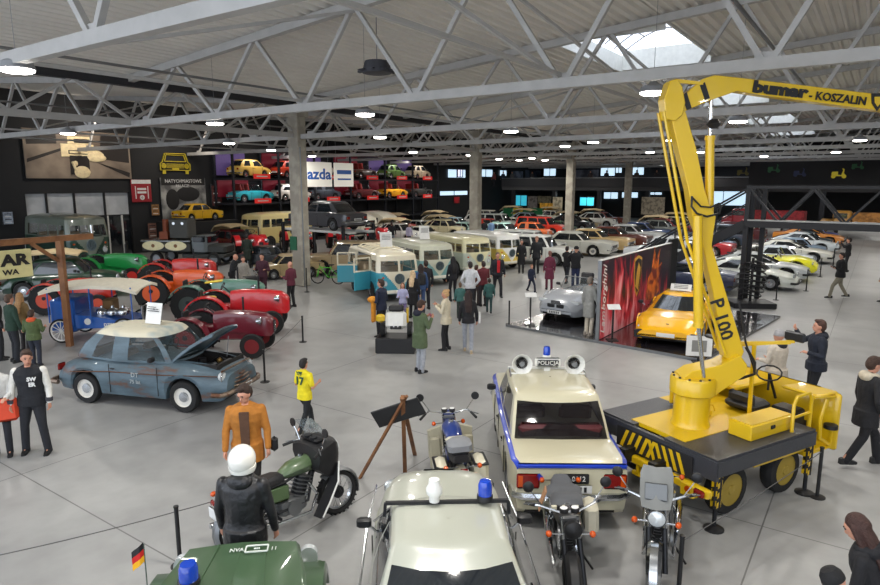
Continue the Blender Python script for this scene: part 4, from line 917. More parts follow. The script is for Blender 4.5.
s = dict(L=4.05, W=1.56, ax=(-1.15, 1.15), wr=.32, ww=.16, plan=[(-2.02, .66), (-1.7, .86), (-1.1, .98), (0, 1), (1.1, .99), (1.7, .9), (2.02, .72)], top=[(-2.02, .62), (-1.8, .78), (-1.2, .93), (-.6, .98), (.7, .97), (1.2, .95), (1.7, .9), (2.02, .76)], b=.24, clear=True, seatm=mat('worn_brown_vinyl', (96, 80, 62), .7), seats=[0.0, -.75],
         g=dict(ytaper=.17, xf=(.82, .42), xr=(-1.42, -.9), w=(.72, .61), z=(.95, 1.5), pillars=[(.47, .5), (.8, 1)], curve=1.5, bulge=.16, dome=.09), doors=[.62, -.5], hl='round', lz=.72, hx=-.12, hy=.86, grille=(0, 0), bz=.42, bm=mat('rusty_chrome', (128, 112, 98), .4, .7, rgb2=(92, 60, 42), scale=7), round=1.0, sh=.9, wheel='white', roof2=True, bay=(.82, 1.78))
_g = grid
def grid_bay(mb, rows, matf, wrap=False):
    if len(rows[0]) == 16 and wrap and len(rows) > 20:
        xs = [q[0][0] for q in rows]
        _g(mb, rows, lambda i, j: None if (j in (7, 8) and .84 < (xs[i] + xs[i + 1]) / 2 < 1.82) else matf(i, j), wrap)
    else: _g(mb, rows, matf, wrap)
grid = grid_bay; t = car_type('rusty_car', s); grid = _g
tag(t, 'rusty blue grey two door saloon with a cream roof and open bonnet', 'car'); recol2(t, rust, roofp)
fw_ = G(200, 404); rw_ = G(93, 396); t.location = (-6.02, 13.0, 0); t.rotation_euler.z = R(-14)
m = MB(); m.box((1.3, 0, .55), (.95, .9, .06), darkint)
for y in (-.46, .46): m.box((1.3, y, .74), (.98, .03, .42), darkint)
for x in (.83, 1.8): m.box((x, 0, .74), (.03, .9, .42), darkint)
m.build('engine_bay', t)
m = MB(); m.rbox((1.25, 0, .68), (.5, .35, .24), dsteel, r=.04); m.cyl((1.05, .1, .78), (1.05, .1, .9), .09, black); m.cyl((1.3, -.1, .78), (1.5, -.1, .84), .06, steel); m.rbox((1.62, .0, .74), (.1, .6, .3), black); m.rbox((1.1, -.33, .74), (.2, .16, .18), mat('battery_case', (150, 90, 70), .6)); m.tube([(1.1, .3, .75), (1.3, .36, .88), (1.55, .2, .86)], .025, black); m.ball((1.35, .28, .82), .06, mat('worn_brass', (150, 120, 70), .4, .6)); m.build('engine', t)
m = MB(); rg = []
for q in range(7):
    d = q / 6; L_ = 1.08 * d; a = R(33); x = .8 + math.cos(a) * L_; z = .99 + math.sin(a) * L_ + .05 * math.sin(d * 3.1); w_ = .56 - .1 * d * d
    rg.append([(x, w_ * c, z + .05 * (1 - c * c) - (.06 if abs(c) == 1 else 0)) for c in (-1, -.96, -.5, 0, .5, .96, 1)] + [(x + .01, w_ * c * .97, z - .03 + .05 * (1 - c * c) - (.04 if abs(c) == 1 else 0)) for c in (1, .96, .5, 0, -.5, -.96, -1)])
m.loft(rg, rust); m.bar((1.45, .4, .88), (1.5, .42, 1.32), .015, .015, steel); m.build('open_bonnet', t)
m = MB()
for k in range(5): m.tube([(1.88 - .02 * k, .42, .5 + .07 * k), (2.05 - .02 * k, .25, .49 + .07 * k), (2.09 - .02 * k, 0, .48 + .07 * k), (2.05 - .02 * k, -.25, .49 + .07 * k), (1.88 - .02 * k, -.42, .5 + .07 * k)], .02, s['bm'], n=5)
m.tube([(1.93, .5, .45), (1.9, .5, .84), (2.0, 0, .9), (1.9, -.5, .84), (1.93, -.5, .45)], .022, s['bm']); m.build('grille', t)
m = MB()
for sg in (1, -1): m.tube([(1.9, sg * .66, .78), (.6, sg * .785, .76), (-.5, sg * .785, .75), (-1.5, sg * .72, .66)], .012, mat('rust_brown', (92, 60, 42), .8), n=5)
m.build('trim_strip', t)
text('door_lettering', 'DT', .13, mat('faded_white', (170, 178, 180), .8), t, (.12, -.795, .72), (90, 0, 0)); text('door_lettering', '75 lat', .11, mat('faded_white', (0, 0, 0)), t, (.12, -.795, .58), (90, 0, 0))
RUSTY = t
fs = thing('information_sheet', 'white information sheet standing on the cream roof of the rusty saloon', 'sign', (0, 0, 0), 0)
wp = t.matrix_basis @ Vector((.05, .0, 1.62)); fs.location = wp; fs.rotation_euler.z = R(-20)
m = MB(); m.box((0, 0, .2), (.4, .01, .44), paper, rx=-14)
for k in range(7): m.box((0, -.012 - (.3 - .045 * k) * .24 + .05, .34 - .045 * k), (.3 if k else .2, .004, .014), ink, rx=-14)
m.build('sheet', fs, smooth=0); m = MB(); m.bar((0, .0, 0), (0, .16, 0), .08, .01, black); m.bar((0, .16, 0), (0, .0, .3), .03, .01, black); m.build('stand', fs)
# ================================================================= BUSES
def bus(name, label, c1, c2, loc, rz, opened=False, signed=False):
    lo = paint('%d_%d_%d' % c1, c1); hi = paint('%d_%d_%d' % c2, c2); L = 4.25; hw = .86
    t = thing(name, label, 'van', loc, rz); fb = [-1 + 2 * i / 36 for i in range(37)]
    side = [0, .04, .2, .23, .42, .45, .64, .67, .9, .96, 1.0]
    pts = [(0, b_) for b_ in fb[:-1]] + [(a, 1) for a in side[:-1]] + [(1, b_) for b_ in fb[::-3]][:-1] + [(1 - a, -1) for a in side[:-1]]
    pts = [(0, b_) for b_ in fb[:-1]] + [(a, 1) for a in side[:-1]] + [(1, b_) for b_ in fb[::-4][:-1]] + [(a, -1) for a in side[::-1][:-1]]
    n = len(pts); zs = [.3, .34] + [.42 + .03 * i for i in range(24)] + [1.14, 1.18, 1.35, 1.52, 1.58, 1.66, 1.72, 1.76]
    rows = []
    for z in zs:
        v = (z - .3) / 1.46; w_ = hw * (1 - .02 * (1 - v) - .1 * max(0, v - .55) ** 1.3 * 2.2); xf = L / 2 - .02 * (1 - v) - .32 * max(0, v - .5) ** 1.4; xr = -L / 2 + .2 * max(0, v - .5) ** 1.4
        if z < .34: w_ *= .96; xf -= .05
        rg = []
        for a, b_ in pts:
            x = xf + (xr - xf) * a; y = w_ * b_
            if a == 0: x -= .2 * b_ ** 2 + .1 * max(0, abs(b_) - .9) * 10 * .5
            elif a == 1: x += .1 * b_ ** 2
            elif a <= .04: x = xf - .25 - .1 * a / .04; y *= .995
            rg.append((x, y, z))
        rows.append(rg)
    body = MB(); gl = MB()
    def isw(i, j):
        z = (zs[i] + zs[i + 1]) / 2
        if not (1.18 < z < 1.58): return False
        a0, b0 = pts[j]; a1, b1 = pts[(j + 1) % n]
        if a0 == 0 and a1 == 0: return .06 < abs((b0 + b1) / 2) < .84
        if a0 == 1 and a1 == 1: return abs((b0 + b1) / 2) < .7
        c = (a0 + a1) / 2
        return any(p < c < q for p, q in ((.04, .2), (.23, .42), (.45, .64), (.67, .9)))
    def isopen(i, j):
        z = (zs[i] + zs[i + 1]) / 2; a0, b0 = pts[j]; a1, b1 = pts[(j + 1) % n]
        return opened and a0 not in (0, 1) and b0 == -1 and b1 == -1 and .22 < (a0 + a1) / 2 < .65 and .4 < z < 1.7 and (pts[j][1] == -1)
    def mf(i, j):
        if isw(i, j) or isopen(i, j): return None
        z = (zs[i] + zs[i + 1]) / 2; a0, b0 = pts[j]; a1, b1 = pts[(j + 1) % n]
        if z > 1.14: return hi
        if a0 == 0 and a1 == 0: return hi if z > .44 + 1.0 * abs((b0 + b1) / 2) else lo
        return lo
    grid(body, rows, mf, True); grid(gl, rows, lambda i, j: clearglass if isw(i, j) and not isopen(i, j) else None, True)
    cap = [rows[-1]]; cx = 0
    for sh, dz in ((.96, .05), (.85, .1), (.6, .15), (.02, .18)): cap.append([(x * sh, y * sh, 1.76 + dz) for x, y, z in rows[-1]])
    grid(body, cap, lambda i, j: hi, True); body.rbox((0, 0, .36), (L - .5, 1.6, .1), darkint, r=.02)
    body.build('body', t); gl.build('windows', t)
    for i, x in enumerate((1.25, -1.2)):
        for sg in (1, -1): o = wheel_mesh(.31, .17).build('wheel', t); o.location = (x, sg * .79, .31)
        m = MB(); 
        for sg in (1, -1): m.lathe([(.38, -.01), (.36, .015)], darkint, o=(x, sg * .845, .36), ax='Y', n=18)
        m.build('wheel_arch', t)
    for sg in (1, -1):
        m = MB(); m.lathe([(.1, -.1), (.11, .0), (.08, .05), (.001, .06)], headlamp, o=(L / 2 - .1, sg * .56, .72), ax='X', n=16); m.lathe([(.115, -.02), (.125, .0), (.1, .02)], chrome, o=(L / 2 - .1, sg * .56, .72), ax='X', n=16); m.build('headlight', t)
        m = MB(); m.ball((L / 2 - .12, sg * .62, .95), (.04, .05, .035), orangelamp); m.build('indicator', t)
    bumper(L / 2 + .02, hw, .42, mat('cream_bumper', (225, 222, 208), .4), h=.15).build('bumper', t); bumper(-L / 2 - .02, hw, .42, MATS['cream_bumper'], -1, h=.15).build('bumper', t)
    bdg = mat('badge_grey', (112, 128, 134), .4, .4); m = MB(); X = L / 2 + .01; m.lathe([(.2, 0), (.2, .03), (.165, .03), (.165, 0)], bdg, o=(X - .02, 0, .9), ax='X', n=24)
    for sg in (1, -1):
        m.bar((X + .01, sg * .08, 1.08), (X + .01, 0, .93), .03, .03, bdg, up=(1, 0, 0)); m.bar((X + .01, sg * .15, 1.0), (X + .01, sg * .06, .76), .03, .03, bdg, up=(1, 0, 0)); m.bar((X + .01, sg * .06, .76), (X + .01, 0, .88), .03, .03, bdg, up=(1, 0, 0))
    m.build('round_badge', t)
    beige = mat('beige_vinyl', (178, 158, 130), .7)
    for x in (.95, .0, -.9):
        m = MB(); m.rbox((x, 0, .72), (.5, 1.35, .2), beige, r=.05); m.rbox((x - .28, 0, 1.0), (.13, 1.35, .5), beige, r=.05, ry=-8); m.build('bench_seat', t)
    if opened:
        for hx, an in ((1.14, -68), (-.68, -112)):
            m = MB(); dx = math.cos(R(an)); dy = math.sin(R(an)); c = (hx + dx * .4, -.86 + dy * .4, 0)
            m.rbox((c[0], c[1], .78), (.82, .05, .72), lo, r=.02, rz=an); m.rbox((c[0], c[1], 1.16), (.82, .05, .08), hi, r=.02, rz=an)
            for q in (-.38, .38): m.bar((c[0] + q * dx, c[1] + q * dy, 1.18), (c[0] + q * dx, c[1] + q * dy, 1.66), .05, .05, hi)
            m.bar((c[0] - .38 * dx, c[1] - .38 * dy, 1.66), (c[0] + .38 * dx, c[1] + .38 * dy, 1.66), .05, .05, hi); m.build('side_door', t)
        m = MB()
        for k in range(5): m.tube([(.8 - .5 * k, .66, 1.86), (.8 - .5 * k, .4, 1.98), (.8 - .5 * k, -.4, 1.98), (.8 - .5 * k, -.66, 1.86)], .025, hi, n=6)
        for y in (-.66, .66, 0): m.bar((.8, y, 1.88 if y else 1.99), (-1.2, y, 1.88 if y else 1.99), .04, .03, hi)
        m.build('roof_hoops', t)
    if signed:
        q = thing('information_sheet', 'white information sheet on the roof of the ' + signed, 'sign', Matrix.Translation(loc) @ Matrix.Rotation(R(rz), 4, 'Z') @ Vector((.6, 0, 1.96)), rz + 90)
        m = MB(); m.box((0, 0, .3), (.5, .015, .62), paper, rx=-10)
        for k in range(8): m.box((0, .0 - .05 + .012 * k, .5 - .06 * k), (.36, .006, .02), steel, rx=-10)
        m.build('sheet', q, smooth=0); m = MB(); m.bar((0, .2, 0), (0, .02, .4), .03, .01, black); m.bar((0, 0, 0), (0, .2, 0), .1, .01, black); m.build('stand', q)
    return t
def atfront(px, py, rz, L=4.25, z=0):
    p = G(px, py, z); return Vector((p.x - math.cos(R(rz)) * L / 2, p.y - math.sin(R(rz)) * L / 2, 0))
bus('camper_van', 'turquoise and cream split front van with its side doors open beside the green bicycle', (62, 152, 172), (222, 214, 190), atfront(400, 302, -66), -66, True, 'turquoise van with open doors')
bus('camper_van', 'pale teal van with a round badge, second from the left of the vans', (118, 165, 165), (205, 206, 186), atfront(440, 286, -62), -62, False, 'pale teal van')
bus('camper_van', 'cream van parked behind the pale teal van, third of the vans', (198, 206, 190), (226, 220, 178), atfront(480, 276, -58), -58)
bus('camper_van', 'yellow and white van with a red stripe, rightmost of the vans', (226, 200, 96), (232, 232, 228), atfront(512, 270, -54), -54)
# ================================================================= YELLOW CRANE TRUCK
Y_ = paint('crane_yellow', (214, 176, 14), .38); chq = mat('black_deck_plate', (52, 54, 60), .35, bump=.3, bscale=60)
O_ = Vector((3.55, 7.62, 0)); root = thing('crane_truck', 'yellow lifting platform truck with a long folded boom and striped outrigger legs', 'truck', O_, 0); CR = root
T = Matrix.Rotation(R(29.6), 4, 'Z')
m = MB(); m.box((1.05, .42, .98), (2.15, .86, .07), chq, T=T); m.box((.62, 1.75, .98), (1.25, .66, .07), chq, T=T); m.box((-.02, 1.05, .86), (.06, 2.15, .26), chq, T=T); m.box((1.05, -.01, .88), (2.15, .04, .2), chq, T=T); m.build('deck', root)
m = MB(); m.box((1.15, 1.08, .995), (2.1, .98, .06), Y_, T=T); m.box((1.75, 1.75, .98), (1.0, .64, .06), Y_, T=T); m.build('deck_plate', root)
m = MB(); m.box((1.3, .8, .62), (3.2, .12, .2), dsteel, T=T); m.box((1.3, 1.35, .62), (3.2, .12, .2), dsteel, T=T); m.box((1.5, .12, .72), (1.2, .08, .1), Y_, T=T); m.box((2.3, 1.05, .7), (2.0, .9, .16), dsteel, T=T); m.build('chassis', root)
m = MB(); m.box((-.06, 1.0, .78), (.03, 1.35, .3), ink, T=T)
for k in range(10):
    y = .42 + k * .125; d = .07 if k < 5 else -.07; m.add([(-.08, y, .65), (-.08, y + .06, .65), (-.08, y + .06 + d * 1.6, .92), (-.08, y + d * 1.6, .92)], [(0, 1, 2, 3)], Y_, T)
m.build('striped_tail_board', root, smooth=0)
m = MB(); m.rbox((-.1, 1.05, .55), (.1, 2.1, .12), Y_, T=T); m.rbox((-.12, .3, .52), (.14, .22, .2), Y_, T=T); m.rbox((-.12, 1.8, .52), (.14, .22, .2), Y_, T=T); m.bar((-.1, 1.2, .6), (-.1, 1.2, .35), .05, .05, Y_, T=T); m.bar((-.1, .9, .35), (-.1, 1.3, .35), .05, .05, Y_, T=T); m.build('tail_beam', root)
for y in (.12, 1.98):
    m = MB(); m.rbox((-.17, y, .55), (.06, .16, .1), redlamp, T=T); m.cyl((-.17, y + .16, .55), (-.21, y + .16, .55), .04, orangelamp, T=T); m.build('tail_light', root)
for x, y in ((.62, .3), (1.85, .3), (.62, 1.8), (1.85, 1.8)):
    m = MB(); m.lathe([(.23, -.1), (.34, -.09), (.36, -.05), (.36, .05), (.34, .09), (.23, .1)], rubber, ax='Y', n=22, cap=False)
    for s_ in (1, -1): m.lathe([(.24, .09 * s_), (.22, .04 * s_), (.08, .06 * s_), (.06, .11 * s_), (.001, .12 * s_)], mat('dusty_yellow', (150, 128, 50), .6), ax='Y', n=20)
    o = m.build('wheel', root); o.location = T @ Vector((x, y, .36)); o.rotation_euler.z = R(29.6)
def stripe(p, z0, z1, nm, foot=True):
    m = MB(); k = 5; dz = (z1 - z0) / k; x, y = p
    m.bar(T @ Vector((x, y, z0)), T @ Vector((x, y, z1)), .09, .09, ink)
    for i in range(k):
        z = z0 + dz * i
        for f_ in range(4):
            M = T @ Matrix.Translation((x, y, 0)) @ Matrix.Rotation(R(90 * f_), 4, 'Z'); m.add([(.048, -.045, z), (.048, .045, z + .04), (.048, .045, z + .04 + dz * .55), (.048, -.045, z + dz * .55)], [(0, 1, 2, 3)], Y_, M)
    m.build('outrigger_leg', root, smooth=0)
    m = MB(); m.cyl(T @ Vector((x, y, .03)), T @ Vector((x, y, z0)), .028, dsteel); m.lathe([(.13, 0), (.13, .02), (.05, .05), (.001, .06)], black, o=T @ Vector((x, y, 0)), n=16); m.build('outrigger_foot', root)
stripe((.1, .06), .32, 1.0, ''); stripe((2.12, .06), .3, .96, ''); stripe((.1, 2.05), .3, .9, ''); stripe((2.12, 2.05), .3, .9, '')
m = MB(); m.rbox((1.36, .34, 1.12), (.95, .36, .22), Y_, T=T, r=.015); m.box((1.36, .34, 1.236), (.9, .32, .012), Y_, T=T); m.build('locker', root); m = MB(); m.rbox((1.36, .155, 1.14), (.1, .02, .05), dsteel, T=T); m.build('locker_latch', root)
m = MB()
m.tube([T @ Vector(p) for p in ((1.72, .1, 1.0), (1.72, .1, 1.42), (1.78, .1, 1.52), (2.12, .12, 1.52), (2.18, .12, 1.42), (2.18, .12, .95))], .025, Y_, n=8); m.tube([T @ Vector(p) for p in ((1.72, .1, 1.22), (2.18, .12, 1.22))], .02, Y_, n=6); m.build('handrail', root)
# column and turret
cc = T @ Vector((.72, 1.02, 0))
m = MB(); m.lathe([(.29, 1.0), (.27, 1.04), (.25, 1.1), (.25, 1.5)], Y_, o=cc, n=30); m.build('column', root)
m = MB(); m.lathe([(.3, 1.5), (.32, 1.52), (.32, 1.72), (.3, 1.75), (.001, 1.75)], Y_, o=cc, n=30)
for k in range(12): m.cyl(cc + Vector((.28 * math.cos(k * .52), .28 * math.sin(k * .52), 1.74)), cc + Vector((.28 * math.cos(k * .52), .28 * math.sin(k * .52), 1.77)), .018, dsteel, n=6)
m.build('slewing_ring', root)
YB = O_.y + cc.y
def bp(px, py, Y=YB):
    a = (px - 440) / F; b_ = (292.5 - py) / F; r_ = (a, math.cos(PT) + b_ * math.sin(PT), -math.sin(PT) + b_ * math.cos(PT)); t_ = Y / r_[1]
    return (r_[0] * t_ - O_.x, HC + r_[2] * t_)
def plate(name, pts, th, mm=Y_, off=0.0, bev=True):
    m = MB(); q = [bp(*p) for p in pts]; m.prism(q, cc.y - th / 2 + off, cc.y + th / 2 + off, mm)
    o = m.build(name, root, smooth=25)
    if bev: b_ = o.modifiers.new('b', 'BEVEL'); b_.width = .012; b_.segments = 2
    return o
plate('turret', [(676, 388), (679, 374), (688, 368), (716, 362), (735, 352), (742, 362), (740, 372), (716, 388), (706, 396), (682, 396)], .34)
plate('lower_boom', [(722, 356), (712, 300), (699, 240), (690, 218), (686, 190), (676, 150), (668, 116), (672, 106), (683, 112), (694, 150), (702, 190), (707, 206), (713, 216), (709, 245), (722, 288), (741, 350), (736, 362)], .2)
m = MB()
for dz in (-.115, .115): m.tube([(bp(661, 112)[0], cc.y + dz, bp(661, 112)[1]), (bp(684, 240)[0], cc.y + dz, bp(684, 240)[1]), (bp(722, 352)[0], cc.y + dz, bp(722, 352)[1])], .022, Y_, n=6)
m.build('levelling_rod', root)
m = MB()
a, b_, c_ = bp(693, 215), bp(694, 322), bp(699, 374)
m.cyl((a[0], cc.y - .16, a[1]), (b_[0], cc.y - .16, b_[1]), .065, Y_, n=14); m.cyl((b_[0], cc.y - .16, b_[1] + .02), (b_[0], cc.y - .16, b_[1] - .04), .075, Y_, n=14); m.build('lift_cylinder', root)
m = MB(); m.cyl((b_[0], cc.y - .16, b_[1]), (c_[0], cc.y - .16, c_[1]), .03, chrome, n=12); m.build('lift_piston', root)
# knee and upper boom
plate('knee_link', [(663, 120), (661, 100), (667, 82), (674, 80), (679, 88), (682, 104), (679, 116), (672, 122)], .26)
plate('upper_boom', [(674, 118), (672, 104), (700, 80), (712, 76), (740, 79), (900, 98), (960, 108), (960, 124), (900, 114), (850, 108), (760, 96), (734, 92), (708, 101), (680, 113)], .18)
plate('upper_boom_rod', [(673, 80), (700, 83), (700, 86), (673, 84)], .05, off=-.08, bev=False)
m = MB(); yb = cc.y - .095
for x0 in (684, 702):
    q = [bp(x0, 110 - (x0 - 684) * .55 + 1), bp(x0 + 5, 108 - (x0 - 684) * .55 + 1), bp(x0 + 0, 93 - (x0 - 684) * .55), bp(x0 - 5, 96.5 - (x0 - 684) * .55)]
    m.prism(q, yb - .002, yb + .002, ink)
m.build('black_stripe', root, smooth=0)
a, b_, c_ = bp(711, 98), bp(710, 138), bp(709, 232)
m = MB(); m.cyl((b_[0], cc.y - .0, b_[1]), (c_[0], cc.y - .0, c_[1]), .06, Y_, n=14); m.cyl((b_[0], cc.y, b_[1] + .03), (b_[0], cc.y, b_[1] - .03), .07, Y_, n=14); m.build('boom_cylinder', root)
m = MB(); m.cyl((a[0], cc.y, a[1]), (b_[0], cc.y, b_[1]), .028, chrome, n=12); m.build('boom_piston', root)
m = MB(); q = bp(713, 124); m.lathe([(.05, -.06), (.1, 0), (.05, .06)], black, o=(q[0], cc.y - .02, q[1]), n=12); m.build('horn', root)
m = MB(); pp = lambda x, y, o_: (bp(x, y)[0], cc.y + o_, bp(x, y)[1])
m.tube([pp(688, 196, -.14), pp(687, 206, -.16), pp(692, 213, -.17), pp(702, 216, -.17), pp(714, 213, -.16), pp(718, 205, -.1)], .016, black, n=6); m.tube([pp(688, 197, -.14), pp(696, 206, -.16), pp(706, 207, -.15), pp(716, 203, -.1)], .014, black, n=6); m.build('hydraulic_hose', root); m = MB()
m.tube([pp(742, 345, -.12), pp(750, 360, -.14), pp(751, 372, -.1), pp(742, 378, .0), pp(722, 384, .1), pp(715, 390, .1)], .022, black, n=6); m.tube([pp(735, 300, -.13), pp(741, 340, -.14), pp(751, 368, -.1)], .014, black, n=6); m.build('hydraulic_hose', root)
q0, q1 = bp(760, 95.5), bp(860, 108); an = -math.degrees(math.atan2(q0[1] - q1[1], q1[0] - q0[0]))
def btxt(s_, px, py, size, an, mm=ink, bold=.0, sx=1.0):
    q = bp(px, py); o = text('boom_lettering', s_, size, mm, root, (q[0], cc.y - .105, q[1]), (90, 0, 0), sx=sx, bold=bold); o.rotation_euler = (R(90), R(-an), 0); return o
btxt('bumar', 776, 91, .2, an * .9, bold=.012, sx=1.4); btxt('- KOSZALIN', 833, 99.5, .145, an * .9, bold=.004)
btxt('P 100', 718, 318, .27, -71, bold=.006); btxt('P 100', 709, 377, .1, 15, mm=ink)
m = MB(); q = bp(873, 102); sh_ = [(q[0] - .1, q[1] + .1), (q[0] + .1, q[1] + .1), (q[0] + .08, q[1] - .03), (q[0], q[1] - .13), (q[0] - .08, q[1] - .03)]; m.prism(sh_, cc.y - .1, cc.y - .095, ink)
m.prism([(q[0] + (x - q[0]) * .55, q[1] + (z - q[1]) * .55) for x, z in sh_], cc.y - .104, cc.y - .1, Y_); m.build('shield_emblem', root, smooth=0)
# control frame, seat, open cab at the front
m = MB()
tb_ = lambda *p: T @ Vector(p)
for pts in (((1.5, .62, 1.02), (1.48, .62, 2.2)), ((1.1, 1.15, 1.02), (1.35, .85, 2.2)), ((1.25, .9, 2.2), (1.9, .35, 2.24)), ((1.1, 1.0, 2.14), (1.95, .32, 2.26))): m.bar(tb_(*pts[0]), tb_(*pts[1]), .042, .042, Y_)
m.build('boom_rest_frame', root)
m = MB(); m.rbox(tuple(tb_(1.12, 1.02, 2.27)), (.1, .3, .05), dsteel, rz=29); m.rbox(tuple(tb_(1.95, .32, 2.33)), (.06, .3, .14), dsteel, rz=29); m.build('boom_cradle', root)
m = MB(); m.rbox((1.9, 1.72, 1.3), (1.6, .06, .52), Y_, T=T, r=.02); m.build('side_guard', root)
m = MB(); m.rbox((2.0, 1.0, 1.12), (.5, .5, .14), seatblk, T=T, r=.05); m.rbox((1.85, 1.0, 1.22), (.1, .45, .2), seatblk, T=T, r=.05); m.build('seat', root)
m = MB(); m.tube([tb_(2.42 + .1 * math.sin(k * .5236), .95 + .2 * math.cos(k * .5236), 1.55 + .1 * math.sin(k * .5236)) for k in range(13)], .014, black, n=6); m.bar(tb_(2.42, .95, 1.55), tb_(2.65, .95, 1.1), .03, .03, black); m.build('steering_wheel', root)
T2 = T @ Matrix.Translation((2.2, .15, 0)) @ Matrix.Diagonal((.72, .93, 1, 1)) @ Matrix.Translation((-2.2, 0, 0))
tb2 = lambda *p: T2 @ Vector(p)
m = MB(); m.rbox((2.85, .62, .78), (1.05, .1, .14), Y_, T=T2); m.rbox((3.3, 1.05, 1.0), (.08, 1.5, .75), Y_, T=T2, r=.03); m.rbox((2.75, 1.5, 1.22), (1.15, .5, .1), Y_, T=T2, r=.03); m.rbox((2.75, 1.75, .95), (1.15, .06, .6), Y_, T=T2, r=.03)
m.rbox((2.8, .3, .5), (.95, .5, .06), Y_, T=T2); m.rbox((3.28, .22, .9), (.1, .5, .9), Y_, T=T2, r=.03); m.rbox((2.95, .35, 1.36), (.8, .6, .05), Y_, T=T2, r=.02, ry=3)
m.tube([tb2(2.3, .05, .95), tb2(2.35, .05, .5), tb2(3.2, .05, .5), tb2(3.3, .05, 1.3), tb2(2.45, .05, 1.38)], .025, Y_); m.tube([tb2(2.9, .05, 1.3), tb2(2.75, .05, 1.0), tb2(2.8, .05, .7), tb2(3.15, .05, .55)], .03, Y_); m.build('cab', root)
m = MB(); m.lathe([(.1, -.03), (.1, .03), (.04, .05)], black, o=tb2(3.1, .02, .85), n=12); m.build('round_control', root); m = MB(); m.rbox((2.55, .5, .9), (.4, .4, .4), black, T=T2); m.build('engine_box', root); m = MB(); m.cyl(tb2(2.6, .9, 1.25), tb2(2.6, .9, 1.5), .02, black); m.build('control_lever', root)
m = MB(); m.rbox((1.15, 1.15, 1.08), (.22, .2, .1), Y_, T=T); m.tube([tb_(1.05, 1.25, 1.1), tb_(1.1, 1.2, 1.2), tb_(1.25, 1.05, 1.2), tb_(1.3, 1.05, 1.1)], .012, Y_, n=6); m.build('step_box', root)
